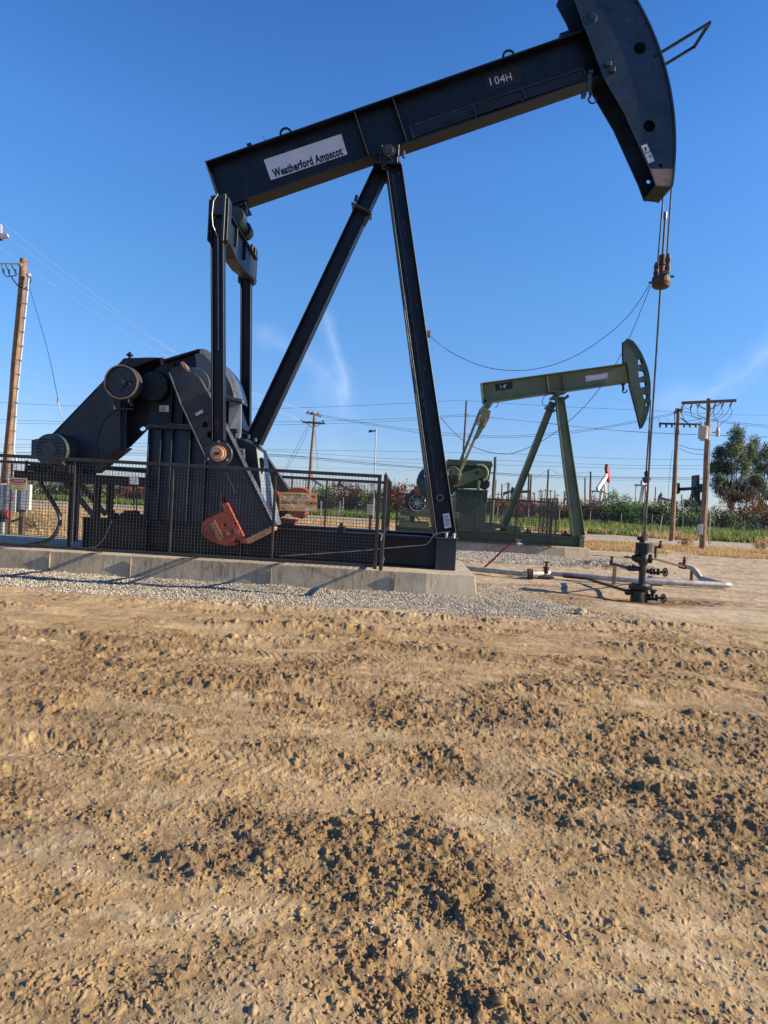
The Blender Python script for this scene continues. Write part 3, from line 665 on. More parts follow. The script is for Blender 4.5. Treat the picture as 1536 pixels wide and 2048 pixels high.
# pressed guard over the slow shaft: rounded shell in two stages
prof = [(405, 697), (415, 700), (424, 711), (446, 728), (462, 745), (473, 765), (480, 788), (483, 806)]
m = MB(); yv = [.62, .70, .84, 1.30, 1.42, 1.50]; sh = [.55, .86, 1, 1, .86, .55]
ctr = A.p(420, 806, .85)
rows = []
for yl, s_ in zip(yv, sh):
    row = []
    for (px, py) in prof:
        v = A.p(px, py, .85); row.append((ctr.x+(v.x-ctr.x)*(s_*.25+.75), yl, ctr.z+(v.z-ctr.z)*(s_*.3+.7)))
    rows.append(row)
bb = len(m.v); nn = len(prof)
m.v += [Vector(v) for r in rows for v in r]
for i in range(len(rows)-1):
    for j in range(nn-1): m.f.append((bb+i*nn+j, bb+(i+1)*nn+j, bb+(i+1)*nn+j+1, bb+i*nn+j+1))
for rix in (0, len(rows)-1):
    r = rows[rix]; c0 = len(m.v); m.v.append(Vector((ctr.x-.1, r[0][1], ctr.z)))
    m.v.append(Vector((r[0][0]-.08, r[0][1], r[0][2]-.02)))
    m.f.append((c0+1, bb+rix*nn, c0))
    for j in range(nn-1): m.f.append((c0, bb+rix*nn+j, bb+rix*nn+j+1))
m.build('upper_guard', M['shiny'], U, A, smooth=True)
m = MB(); m.hull([q3(412, 779, .56), q3(486, 799, .60), q3(487, 806, .60), q3(412, 787, .56), q3(486, 799, 1.2), q3(486, 806, 1.2), q3(412, 779, 1.2), q3(412, 787, 1.2)])
m.build('guard_rim', M['shiny'], U, A, bevel=.008)
m = MB(); m.hull([q3(458, 800, .70), q3(483, 806, .72), q3(482, 868, .78), q3(478, 878, .78), q3(456, 866, .72), q3(484, 806, 1.1), q3(483, 874, 1.1), q3(470, 868, 1.1), q3(470, 804, 1.1)])
m.build('lower_guard', M['painted_glare'], U, A, bevel=.01, seg=2)
# belt guard with open near side towards the reducer
m = MB()
m.prism(pp(A, [(92, 882), (104, 870), (204, 766), (248, 718), (256, 716), (256, 800), (242, 806), (242, 893), (178, 943), (92, 943)], .88), .86, .885)
m.prism(pp(A, [(104, 873), (250, 721), (322, 719), (322, 742), (297, 858), (262, 893), (176, 946), (104, 946)], 1.35), 1.33, 1.36, [pp(A, [(280, 857), (286, 853), (292, 855), (291, 860), (286, 862), (281, 861)], 1.35)])
def strip(pts, ya, yb, th, mm):
    q = [A.p(a, b, ya) for a, b in pts]
    for i in range(len(q)-1):
        a_, b_ = q[i], q[i+1]; mm.bar((a_.x, (ya+yb)/2, a_.z), (b_.x, (ya+yb)/2, b_.z), yb-ya, th)
strip([(92, 882), (104, 869), (204, 765), (248, 717), (300, 715.5), (326, 716)], .84, 1.38, .015, m)
strip([(242, 893), (178, 943.5), (92, 944)], .84, 1.36, .015, m)
bg_ = m.build('belt_guard', M['slate'], U, A, bevel=.003)
m = MB(); m.box(X(243, 840, .8), X(253, 840, .8), .80, .855, Z(248, 902, .8), Z(248, 805, .8)); m.box(X(245, 840, .8), X(247, 840, .8), .78, .80, Z(248, 900, .8), Z(248, 806, .8)); m.build('guard_post', M['navy'], bg_, A, bevel=.004)
m = MB(); c = A.p(245, 875, .85); m.tube([(c.x-.42*math.cos(t)*1.2+.05, .853, c.z+.62*math.sin(t)-.1) for t in [R(-25)+R(112)*k/16 for k in range(17)]], .007, 5); m.build('weld_seam', M['navy'], bg_, A)
m = MB().prism(pp(A, [(252, 722), (262, 716), (300, 716.5), (312, 717), (296, 724), (275, 733), (262, 736)], .80), .78, .84)
m.box(X(257, 712, .9), X(261, 712, .9), .88, .94, Z(259, 716, .9), Z(259, 704, .9)); m.box(X(254, 712, .9), X(264, 712, .9), .86, .96, Z(259, 712, .9), Z(259, 708, .9))
m.build('guard_top_bracket', M['navy'], bg_, A, bevel=.004)
# brake drum on the high speed shaft
c = A.p(242, 764, .33); RD = (A.p(279, 764, .33)-c).length*.93
m = MB().lathe(c, [(.0, RD-.03), (.0, RD), (.03, RD-.004), (.17, RD-.004), (.20, RD), (.20, RD-.03), (.0, RD-.03)], 'y', 48)
dr = m.build('brake_drum', M['rust'] if False else M['crank'], U, A, smooth=True)
m = MB().lathe(c, [(-.004, RD-.006), (-.012, RD-.006), (-.012, RD-.022), (-.004, RD-.022), (-.004, RD-.006)], 'y', 48); m.build('worn_rim', M['tan'], dr, A, smooth=True)
m = MB().prism(circ(c.x, c.z, RD-.032, 40), .37, .39, [circ(c.x, c.z+RD*.5, .035, 14), circ(c.x, c.z-RD*.52, .035, 14), circ(c.x+RD*.5, c.z, .035, 14), circ(c.x-RD*.5, c.z, .022, 14)])
m.build('drum_web', M['slate'], dr, A, bevel=.003)
m = MB().lathe((c.x, .31, c.z), [(0, 0), (0, .045), (.01, .05), (.02, .05), (.02, .085), (.05, .09), (.09, .09), (.09, 0)], 'y', 24).lathe((c.x, .39, c.z), [(0, .05), (.5, .05)], 'y', 16); m.build('drum_hub', M['slate'], dr, A, smooth=True)
m = MB(); m.bar(q3(226, 798, .5), q3(225, 816, .5), .05, .1).bar(q3(222, 818, .42), q3(266, 818, .42), .02, .02).bar(q3(259, 798, .5), q3(264, 812, .5), .06, .05).bar(q3(243, 800, .6), q3(243, 806, .6), .3, .08)
m.build('brake_linkage', M['crank'], U, A, bevel=.004)
MB().bar(q3(229, 818.5, .40), q3(229, 812, .40), .018, .018).build('brake_pin', M['galv'], U, A); MB().bar(q3(257, 805, .40), q3(257.5, 797, .40), .018, .018).build('brake_pin', M['galv'], U, A)
# motor
c = A.p(98, 899, .30); m = MB()
m.lathe(c, [(0, .0), (0, .14), (0, .255), (.03, .275), (.10, .285), (.78, .285), (.84, .25), (.84, 0)], 'y', 32)
for k in range(26):
    t = k*2*math.pi/26; m.hexa(*[[(c.x+r_*math.cos(t+dt), yy, c.z+r_*math.sin(t+dt)) for (r_, dt, yy) in ((.28, -.02, y0), (.28, .02, y0), (.298, .02, y0), (.298, -.02, y0))] for y0 in (c.y+.16, c.y+.74)])
mo = m.build('motor', M['motor'], U, A, smooth=True)
m = MB()
for k in range(7):
    zz = c.z-.17+k*.057
    for sx in (-1, 1):
        hw = math.sqrt(max(0.01, .235**2-(zz-c.z)**2)); inn = math.sqrt(max(0, .135**2-(zz-c.z)**2)) if abs(zz-c.z) < .135 else 0.01
        m.box(c.x+sx*inn if sx > 0 else c.x-hw, c.x+hw if sx > 0 else c.x-inn, c.y-.008, c.y-.001, zz-.009, zz+.009)
m.build('air_slot', M['black'], mo, A)
m = MB().lathe((c.x, c.y-.02, c.z), [(0, 0), (0, .125), (.015, .13), (.02, 0)], 'y', 28); m.build('fan_cap', M['motor'], mo, A)
m = MB().hull([q3(63, 880, .45), q3(77, 877, .45), q3(80, 884, .45), q3(78, 918, .45), q3(62, 918, .45), q3(63, 880, .85), q3(77, 877, .85), q3(78, 918, .85), q3(62, 918, .85)]); m.build('terminal_box', M['motor'], mo, A, bevel=.01)
m = MB().tube([(c.x+.13+.035*math.cos(t), c.y+.4, c.z+.32+.045*math.sin(t)) for t in [2*math.pi*k/12 for k in range(13)]], .012, 6); m.build('lifting_eye', M['motor'], mo, A)
m = MB().hull([(c.x-.2, .42, c.z-.2), (c.x+.2, .42, c.z-.2), (c.x-.28, .42, c.z-.34), (c.x+.28, .42, c.z-.34), (c.x-.2, 1.0, c.z-.2), (c.x+.2, 1.0, c.z-.2), (c.x-.28, 1.0, c.z-.34), (c.x+.28, 1.0, c.z-.34)]); m.build('motor_foot', M['motor'], mo, A, bevel=.01)
m = MB().lathe(A.p(120, 899, 1.15), [(0, 0), (0, .14), (.16, .14), (.16, 0)], 'y', 24); m.build('motor_sheave', M['black'], U, A)
# motor platform
zt1 = Z(150, 947, .6)
m = MB(); xa, xc_ = X(30, 950, .5), X(296, 955, .5); ztp = Z(140, 946.5, .5); zbt = Z(140, 966, .5)
for ya in (.46, 1.9):
    m.box(xa, xc_, ya, ya+.02, zbt+.02, ztp-.02); m.box(xa, xc_, ya-.04, ya+.14, ztp-.02, ztp); m.box(xa, xc_, ya-.04, ya+.14, zbt, zbt+.02)
for k in range(5): xx = xa+.02+k*(xc_-xa-.15)/4; m.box(xx, xx+.08, .60, 1.86, zbt+.03, ztp-.025)
m.build('motor_platform', M['black'], U, A, bevel=.004)
m = MB(); zc = Z(105, 930, .5)
m.box(X(64, 940, .5), X(150, 940, .5), .42, 1.35, ztp+.002, zc+.01)
for k in range(9): xx = X(58, 940, .5)+k*.09; m.box(xx, xx+.05, .40, .50, ztp+.003, zc-.03+.02*(k % 3))
m.build('motor_slide_rail', M['black'], U, A, bevel=.004)
m = MB().bar(q3(52, 945, .5), q3(54, 921, .5), .035, .035).bar(q3(50, 946, .5), q3(60, 945, .5), .05, .05); m.build('tension_lever', M['black'], U, A)
m = MB(); m.bar(q3(185, 936, 1.95), q3(296, 944, 1.95), .05, .05); m.build('platform_rail', M['black'], U, A)
for (pa, pb, ya, nm) in (((193, 966), (193, 1036), .62, 'platform_leg'), ((219, 966), (219, 1036), 1.92, 'platform_leg')):
    a_, b_ = A.p(*pa, ya), A.p(*pb, ya); m = MB().box(a_.x-.05, a_.x+.05, ya, ya+.12, ZS+.002, zbt-.001); m.build(nm, M['black'], U, A, bevel=.003)
for (pa, pb, ya) in (((128, 960), (187, 1032), .60), ((156, 963), (212, 1030), 1.90)):
    m = MB().bar(q3(*pa, ya), q3(*pb, ya), .04, .09); m.build('platform_brace', M['slate'], U, A, bevel=.003)
for (px, yl) in ((141, .70), (152, 2.1)):
    x_ = X(px, 1010, yl); m = MB().box(x_-.035, x_+.035, yl, yl+.08, ZP+.003, zbt-.001).box(x_-.09, x_+.09, yl-.04, yl+.12, ZP+.002, ZP+.018); m.build('outrigger_leg', M['navy'], U, A, bevel=.003)
s1 = pp(A, [(260, 952), (277, 952.5), (277, 970), (260, 969)], .42); m = MB().prism(s1, .40, .46); jb = m.build('junction_box', M['white'], U, A, bevel=.006)
m = MB().tube([q3(267, 970, .43), q3(267, 1000, .45), (A.p(268, 1030, .6).x, .6, ZS+.12)], .012, 6).tube([q3(274, 970, .43), q3(273, 1005, .45), (A.p(271, 1030, .6).x, .62, ZS+.12)], .01, 6); m.build('conduit', M['rubber'], jb, A)
m = MB().box(X(240, 1030, .7), X(286, 1030, .7), .70, .95, ZS+.002, ZS+.10).lathe(A.p(256, 1028, .8), [(-.1, 0), (-.1, .06), (.1, .06), (.1, 0)], 'y', 14).lathe(A.p(269, 1027, .8), [(-.1, 0), (-.1, .06), (.1, .06), (.1, 0)], 'y', 14); m.build('lube_block', M['black'], U, A)
# cranks
CR = [(339, 742), (347, 733), (372, 729), (374, 741), (386, 745), (398, 755), (412, 780), (548, 1053), (491, 1079), (453, 1003), (437, 970), (412, 916), (376, 838), (362, 808)]
def crank(ya, yb, proj, nm):
    s_ = pp(A, CR, .35)
    hol = [pp(A, [(409+5.5*math.cos(t), 849+5.5*math.sin(t)) for t in [2*math.pi*k/14 for k in range(14)]], .35), pp(A, [(420+7*math.cos(t), 869+7*math.sin(t)) for t in [2*math.pi*k/14 for k in range(14)]], .35)]
    m = MB().prism(s_, ya, yb, hol if nm == 'near' else ())
    o = m.build('crank', M['crank'], U, A, bevel=.006)
    f = lambda a, b: (A.p(a, b, .35).x, A.p(a, b, .35).z)
    m = MB()
    for (p, q) in (((414, 782), (549, 1052)), ((338, 745), (362, 810)), ((363, 811), (412, 917))):
        p_, q_ = f(*p), f(*q); m.bar((p_[0], (ya+yb)/2, p_[1]), (q_[0], (ya+yb)/2, q_[1]), yb-ya+.08, .022)
    m.build('crank_rim', M['shiny'], o, A, bevel=.003)
    for (p, q, n) in (((440, 850), (540, 1046), 30), ((400, 893), (488, 1070), 30)):
        m = MB()
        for k in range(n):
            t = (k+.5)/n; a_ = f(p[0]+(q[0]-p[0])*t, p[1]+(q[1]-p[1])*t); sg = 1 if p[0] > 420 else -1
            m.bar((a_[0]-sg*.012, ya-.012, a_[1]), (a_[0]+sg*.035, ya-.012, a_[1]-sg*.018), .02, .022)
        m.build('rack_teeth', M['black'], o, A)
    c = f(367.5, 765); m = MB().lathe((c[0], ya-.012, c[1]), [(0, 0), (0, .09), (.02, .09), (.02, 0)], 'y', 28).lathe((c[0], ya-.006, c[1]), [(0, .125), (.02, .125)], 'y', 28); m.build('shaft_end', M['slate'], o, A)
    return o, f
cr1, f1 = crank(.38, .56, True, 'near')
m = MB(); c = A.p(390, 766, .6); m.lathe((c.x-.02, .57, c.z-.02), [(0, 0), (0, .28), (.02, .29), (.10, .29), (.10, 0)], 'y', 36).lathe((c.x-.02, .56, c.z-.02), [(0, 0), (0, .23), (.012, .23), (.012, 0)], 'y', 32); m.build('slow_shaft_hub', M['shiny'], gb, A, smooth=True)
a_, b_ = f1(353, 732), f1(365, 757); m = MB().bar((a_[0], .378, a_[1]), (b_[0], .378, b_[1]), .012, .012); m.build('split_line', M['black'], cr1, A)
s1 = pp(A, [(361, 726), (366, 723), (373, 730), (376, 738), (371, 739), (366, 733)], .37); m = MB().prism(s1, .35, .40); m.build('worn_key', M['tan'], cr1, A)
s1 = pp(A, [(390, 827), (404, 819), (407, 825), (392, 832)], .372); m = MB().prism(s1, .374, .379); m.build('white_tag', M['sticker'], cr1, A)
a_, b_ = f1(374, 842), f1(434, 815); m = MB().bar((a_[0], .378, a_[1]), (b_[0], .378, b_[1]), .008, .010); m.build('weld_seam', M['black'], cr1, A)
a_, b_ = f1(452, 945), f1(470, 985); m = MB().bar((a_[0], .377, a_[1]), (b_[0], .377, b_[1]), .006, .004); m.build('scratch', M['paintwhite'], cr1, A)
CW = [(455.3, 1004.4), (443, 1008), (447.5, 1022), (423, 1033), (411, 1039), (405, 1046), (402.5, 1056), (403, 1063), (407, 1072), (418, 1081), (434, 1087), (452, 1091), (471, 1090), (466, 1082), (474, 1074), (483, 1087), (496, 1086), (492, 1079), (470, 1034)]
w1 = pp(A, CW, .32); h1 = [circ(A.p(450, 1050, .32).x, A.p(450, 1050, .32).z, .026, 12), circ(A.p(470.5, 1047.5, .32).x, A.p(470.5, 1047.5, .32).z, .016, 10)]
m = MB().prism(w1, .30, .60, h1); cw1 = m.build('counterweight', M['rustred'], cr1, A, bevel=.014, seg=2)
m = MB().prism(pp(A, [(421, 1046), (429, 1040), (446.5, 1074), (439, 1081)], .292), .288, .299); m.build('name_plate', M['darkrust'] if False else M['rust'], cw1, A, bevel=.003)
tm = text_mesh('AMPSCOT', A, (441.5, 1078), (424.5, 1044), 6.5, .283); tm.v = [Vector((v.x, .284, v.z)) for v in tm.v]; tm.build('cast_lettering', M['copper'], cw1, A)
for (px, py, r_) in ((473, 1064, .045), (455, 1067, .03)):
    q = A.p(px, py, .3); m = MB().box(q.x-r_, q.x+r_, .290, .30, q.z-r_, q.z+r_); m.build('cast_boss', M['rust'], cw1, A, bevel=.003)
m = MB().bar(q3(417, 1070, .295), q3(421, 1064, .295), .05, .012); m.build('cast_slot', M['darkrust'], cw1, A)
def on_crank(g):
    t = g.random(); px, py = 425+t*75+g.uniform(-22, 30), 880+t*170+g.uniform(-12, 12); v = A.p(px, py, .378); return v, _ex, _ez
def chips0(parent, pf, n, m_, name, smax, seed):
    g = random.Random(seed); mm = MB()
    for k in range(n):
        o_, e1_, e2_ = pf(g); s_ = smax*(.25+.75*g.random()**2)
        mm.add([o_+e1_*(s_*g.uniform(.4, 1)*math.cos(j*math.pi/3))+e2_*(s_*g.uniform(.4, 1)*math.sin(j*math.pi/3)) for j in range(6)], [tuple(range(6))])
    return mm.build(name, m_, parent, A)
chips0(cr1, on_crank, 45, M['shiny'], 'scuff_marks', .02, 12)
m = MB().prism(pp(A, [(491, 1078), (545, 1051), (549, 1055), (548.5, 1061), (497, 1087.5)], .36), .30, .62); m.build('crank_toe', M['copper'], cr1, A, bevel=.006)
# far crank: its weight hangs the other side
m = MB().prism(pp(A, [(404, 800), (452, 790), (600, 1010), (560, 1036)], 2.45), 2.40, 2.58); cr2 = m.build('crank', M['crank'], U, A, bevel=.006)
q = A.p(597, 1000, 2.4); pts = [(q.x+.30*math.cos(t), q.z+.02+.235*math.sin(t)) for t in [math.pi*k/14 for k in range(15)]]
pts += pp(A, [(567, 1006), (574, 1036), (590, 1045), (603, 1032), (612, 1017), (618, 1018)][::1], 2.4)[:0]
low = pp(A, [(570, 1003), (578, 1026), (592, 1050), (587, 1033), (597, 1036), (606, 1038), (623, 1003)], 2.4)
m = MB().prism(pts + [low[0], low[1], low[3], low[5]], 2.32, 2.62); m.build('counterweight', M['rustred'], cr2, A, bevel=.012)
m = MB().prism(pp(A, [(560, 1036), (592, 1040), (588, 1051), (562, 1052)], 2.3), 2.28, 2.6); m.build('crank_toe', M['rustred'], cr2, A, bevel=.006)
m = MB().prism(pp(A, [(546, 978), (556, 984), (560, 1003), (556, 1034), (547, 1038)], 2.3), 2.28, 2.4); m.build('weight_rim', M['rustred'], cr2, A, bevel=.006)
# pitman arms
def pitman(yl, top, bot, near):
    p, q = A.p(*top, yl), A.p(*bot, yl); wd = .215
    m = MB().hbeam(q, p, wd, .15, .022)
    o = m.build('pitman_arm', M['navy'], U, A, bevel=.003)
    pl = MB()
    pl.box(p.x-.135, p.x-.112, yl-.11, yl+.13, p.z-.42, p.z+.27); pl.box(p.x+.10, p.x+.15, yl-.13, yl+.13, p.z-.42, p.z+.36)
    pl.box(p.x-.11, p.x+.098, yl-.10, yl+.12, p.z+.02, p.z+.33)
    pl.hull([(p.x-.11, yl-.08, p.z+.33), (p.x+.098, yl-.08, p.z+.33), (p.x-.09, yl-.02, p.z+.37), (p.x+.098, yl-.02, p.z+.37), (p.x-.11, yl+.1, p.z+.33), (p.x+.098, yl+.1, p.z+.33)])
    pl.build('wrist_yoke', M['slate'], o, A, bevel=.006)
    pl = MB(); pl.box(p.x+.151, p.x+.20, yl-.10, yl+.10, p.z-.40, p.z+.30); pl.build('yoke_cap', M['navy'], o, A, bevel=.006)
    return o, p, q
pt1, tp, bp_ = pitman(.14, (436, 436), (437.5, 882), True)
m = MB(); c = A.p(437, 907, .10)
m.prism([(c.x-.10, c.z+.2), (c.x-.13, c.z+.19)]+[(c.x+.235*math.cos(t), c.z-.0+.235*math.sin(t)) for t in [R(160)+R(220)*k/18 for k in range(19)]]+[(c.x+.13, c.z+.19)], .09, .16)
be = m.build('pin_bearing_housing', M['crank'], pt1, A, bevel=.01)
m = MB().lathe((c.x, .02, c.z), [(0, .05), (0, .095), (.01, .105), (.035, .105), (.035, .135), (.09, .135), (.09, .0)], 'y', 32); m.build('crank_pin_ring', M['copper'], be, A, smooth=True)
m = MB().lathe((c.x, .03, c.z), [(0, 0), (0, .05), (.3, .05), (.3, 0)], 'y', 20).box(c.x-.05, c.x+.04, .015, .028, c.z-.025, c.z+.02); m.build('crank_pin', M['oil'], be, A)
m = MB()
for (dx, dz) in ((0, .20), (-.16, -.1), (.16, -.1)): MB().lathe((c.x+dx, .075, c.z+dz), [(0, 0), (0, .022), (.02, .022), (.02, 0)], 'y', 8).build('housing_bolt', M['galv'], be, A)
m = MB().prism([(bp_.x-.035+.05*math.cos(t)*(1+.3*math.sin(3*t)), bp_.z+.27+.12*math.sin(t)) for t in [2*math.pi*k/18 for k in range(18)]], .118, .128); m.build('burn_mark', M['rust'] if False else M['darkrust'], pt1, A)
m = MB().tube([q3(436, 388, .02), q3(427, 402, .0), q3(424, 430, .0), q3(426, 452, .0), q3(436, 474, .05), q3(436, 486, .07)], .008, 6).tube([q3(436, 486, .08), q3(437, 700, .09)], .006, 5); m.build('grease_line', M['galv'], pt1, A)
pt2, tp2, bp2 = pitman(2.72, (493, 527), (491, 900), False)
m = MB().lathe((bp2.x, 2.66, bp2.z-.1), [(0, 0), (0, .22), (.1, .22), (.1, 0)], 'y', 24); m.build('pin_bearing_housing', M['crank'], pt2, A)
# equalizer beam (runs away from the viewer under the tail)
xe0, xe1 = tp.x-.10, tp.x+.15
ztop = Z(458, 421, .3); zlow = Z(452, 520, 1.05); zend = ztop-.50
yz = [(.24, ztop-.02), (2.62, ztop-.02), (2.62, zend+.05), (1.62, zlow), (.95, zlow), (.24, zend+.05)]
m = MB()
def yzprism(m, pts, x0, x1):
    n = len(pts); b = len(m.v); m.v += [Vector((x0, p[0], p[1])) for p in pts]+[Vector((x1, p[0], p[1])) for p in pts]
    m.f += [(tuple(b+i for i in range(n))), tuple(b+n+i for i in range(n))[::-1]]+[(b+i, b+n+i, b+n+(i+1) % n, b+(i+1) % n) for i in range(n)]
yzprism(m, yz, xe0+.02, xe1-.07)
for i, (a_, b_) in enumerate(zip(yz, yz[1:]+yz[:1])):
    if i in (1, 5): continue
    m.bar((( xe0+xe1)/2-.01, a_[0], a_[1]), ((xe0+xe1)/2-.01, b_[0], b_[1]), xe1-xe0, .022)
for yy in (.95, 1.62): m.box(xe1-.069, xe1-.02, yy, yy+.02, zend+.12, ztop-.04)
m.build('equalizer_beam', M['navy'], U, A, bevel=.004)
c = A.p(471, 431, 1.0); m = MB().lathe((c.x, .98, c.z), [(0, 0), (0, .15), (.05, .165), (.22, .165), (.22, .10), (.62, .10), (.62, .15), (.84, .15), (.84, 0)], 'y', 32); m.build('tail_bearing', M['slate'], U, A, smooth=True)
q = A.p(486, 418, 1.25); m = MB().bar(q+Vector((-.30, .2, -.03)), q+Vector((.06, .2, .09)), .5, .04).box(q.x-.02, q.x+.06, 1.25, 1.4, q.z-.07, q.z+.05); m.build('bearing_hanger', M['navy'], U, A, bevel=.005)
# walking beam
YB0, YB1 = 1.25, 1.65
T0, T1 = A.p(411, 322, YB0), A.p(1171, 57, YB0); B0, B1 = A.p(444, 414.3, YB0), A.p(1209, 148, YB0)
ud = (T1-T0).normalized(); vd = Vector((-ud.z, 0, ud.x)); dep = (T0-B0).dot(vd); Lb = (T1-T0).length
base = T0 - vd*dep
def bpt(u, v, y): q = base+ud*u+vd*v; return (q.x, y, q.z)
m = MB()
def bslab(m, u0, u1, v0, v1, y0, y1):
    m.hexa([bpt(u0, v0, y0), bpt(u1, v0, y0), bpt(u1, v0, y1), bpt(u0, v0, y1)], [bpt(u0, v1, y0), bpt(u1, v1, y0), bpt(u1, v1, y1), bpt(u0, v1, y1)])
bslab(m, 0, Lb+.25, 0, .03, YB0, YB1); bslab(m, 0, Lb+.25, dep-.03, dep, YB0, YB1); bslab(m, .012, Lb+.3, .03, dep-.03, YC-.012, YC+.012)
bslab(m, -.014, .0, -.02, dep+.012, YB0-.01, YB1+.01)
def ubeam(px, py, y=YB0+.17): v = A.p(px, py, y)-base; return v.dot(ud)
for (px, py) in ((722, 275), (798, 248)):
    uu = ubeam(px, py)
    bslab(m, uu, uu+.02, .031, dep-.031, YB0+.01, YC-.013); bslab(m, uu, uu+.02, .031, dep-.031, YC+.013, YB1-.01)
WB = m.build('walking_beam', M['navy'], U, A, bevel=.004)
m = MB()
for (px, py) in ((570, 262), (1015, 105)):
    uu = ubeam(px, py, YC); q = base+ud*uu+vd*(dep+.10); MB().tube([(q.x+.10*math.cos(t), YC, q.z+.10*math.sin(t)) for t in [2*math.pi*k/18 for k in range(19)]], .022, 8).build('lifting_eye', M['navy'], WB, A)
m = MB(); 
for (u0, u1, h_) in ((ubeam(495, 292, YC), ubeam(504, 289, YC), .04), (ubeam(529, 280, YC), ubeam(530, 280, YC), .07), (ubeam(1115, 75, YC), ubeam(1133, 68, YC), .06)): bslab(m, u0, u1, dep+.001, dep+h_+.04, YC-.15, YC+.05)
m.build('top_lug', M['navy'], WB, A)
yw = YC-.014
sg = [(527.5, 320), (682.5, 268), (695, 308.8), (541.9, 360.6)]
m = MB().prism(pp(A, sg, yw), yw-.006, yw-.001); m.build('name_sign', M['sticker'], WB, A)
tm = text_mesh('Weatherford Ampscot', A, (548, 354.8), (686.5, 308.5), 16.2, yw-.009, bold=.045); tm.build('name_lettering', M['ink'], WB, A)
tm = text_mesh('TM', A, (684, 299.5), (688, 298.2), 2.2, yw-.009); tm.build('trademark_lettering', M['ink'], WB, A)
m = MB().prism(pp(A, [(968, 152), (1034, 130), (1045, 162), (978, 184)], yw), yw-.003, yw-.001); m.build('number_patch', M['navy'] if False else M['black'], WB, A)
for k, ch in enumerate(('1', '0', '4', 'H')):
    xs = (980, 989.5, 1000, 1012)[k]; w_ = (2.4, 9, 10, 11)[k]; yb_ = 171.5-(xs-980)*.26
    tm = text_mesh(ch, A, (xs+1.5, yb_), (xs+1.5+w_, yb_-w_*.26), 16.5, yw-.006); tm.build('painted_number', M['paintwhite'], WB, A)
# folded ladder cage lying on the lower flange
m = MB(); segs = [(820, 253, 945, 210), (946, 210, 1043, 177), (1044, 177, 1166, 137)]
yr = YB0+.06
for (xa_, ya_, xb_, yb_) in segs:
    for o_ in (0, 20):
        m.bar(q3(xa_+o_*.33, ya_+o_, yr), q3(xb_+o_*.33, yb_+o_, yr), .016, .016)
    m.bar(q3(xa_, ya_, yr), q3(xa_+7, ya_+20, yr), .016, .02)
m.bar(q3(1166, 137, yr), q3(1173, 157, yr), .016, .02)
m.build('ladder_frame', M['crank'], WB, A)
for (xa_, ya_, xb_, yb_) in segs[1:]: MB().prism(pp(A, [(xa_+2, ya_+1), (xb_-2, yb_+1), (xb_+4, yb_+18), (xa_+8, ya_+18)], yr+.03), yr+.03, yr+.035).build('ladder_shade_panel', M['ink'], WB, A)  # black sheets painting in the shade behind the ladder cells
m = MB(); yr2 = yr+.01
for (xa_, ya_, xb_, yb_) in segs[:1]+[(948, 209, 975, 200)]:
    n = int((xb_-xa_)/3.3)
    for k in range(n):
        t = (k+.5)/n; xx, yy = xa_+(xb_-xa_)*t, ya_+(yb_-ya_)*t
        m.bar(q3(xx+1, yy+2, yr2), q3(xx+9, yy+17, yr2), .006, .006); m.bar(q3(xx+6, yy+2, yr2), q3(xx+2, yy+19, yr2), .006, .006)
m.build('ladder_mesh', M['galv'] if False else M['crank'], WB, A)
m = MB()
for (px, py) in ((827, 275), (951, 234), (1045, 201)):
    q = A.p(px, py, YB0+.05); m.lathe((q.x, YB0+.02, q.z), [(0, 0), (0, .02), (.03, .02), (.03, 0)], 'y', 8)
m.build('clamp_bolt', M['crank'], WB, A)
# hook hanging under the beam
q = A.p(1178, 168, YB0-.02); m = MB()
m.box(q.x-.035, q.x+.035, YB0-.06, YB0-.0, q.z-.12, q.z+.17).box(q.x-.03, q.x+.05, YB0-.09, YB0+.02, q.z+.17, q.z+.21)
m.box(q.x-.10, q.x-.03, YB0-.02, YB0+.12, q.z-.19, q.z-.09)
m.bar((q.x+.01, YB0-.03, q.z-.1), (q.x+.045, YB0-.03, q.z-.2), .05, .05)
hk = A.p(1185, 199, YB0-.03); m.tube([(q.x+.045, YB0-.03, q.z-.19)]+[(hk.x+.07*math.cos(t), YB0-.03, hk.z+.07*math.sin(t)) for t in [R(130)+R(275)*k/14 for k in range(15)]], [.02]+[.02-.0007*k for k in range(15)], 8)
m.build('wireline_hook', M['rust'] if False else M['crank'], WB, A, bevel=.003)
# saddle bearing
c = A.p(778, 300, 1.08); m = MB().lathe((c.x, 1.06, c.z), [(0, .0), (0, .07), (.02, .08), (.02, .11), (.05, .12), (.78, .12), (.8, 0)], 'y', 28)
SB = m.build('saddle_bearing', M['crank'], U, A, smooth=True)
m = MB().box(c.x-.17, c.x+.17, 1.12, 1.78, c.z-.22, c.z-.08).box(c.x-.17, c.x-.12, 1.10, 1.80, c.z-.08, c.z+.10).box(c.x+.13, c.x+.18, 1.10, 1.80, c.z-.08, c.z+.12).box(c.x-.28, c.x+.24, 1.05, 1.85, c.z-.26, c.z-.22)
m.build('bearing_housing', M['navy'], SB, A, bevel=.006)
m = MB().tube([(c.x+.05, 1.1, c.z-.05)]+[(c.x-.02+.1*math.sin(k*.9), 1.08, c.z-.12-.035*k) for k in range(8)], .01, 5).tube([(c.x+.26, 1.22, c.z+.06), (c.x+.27, 1.22, c.z-.06)], .03, 8); m.build('grease_fitting', M['shiny'], SB, A)
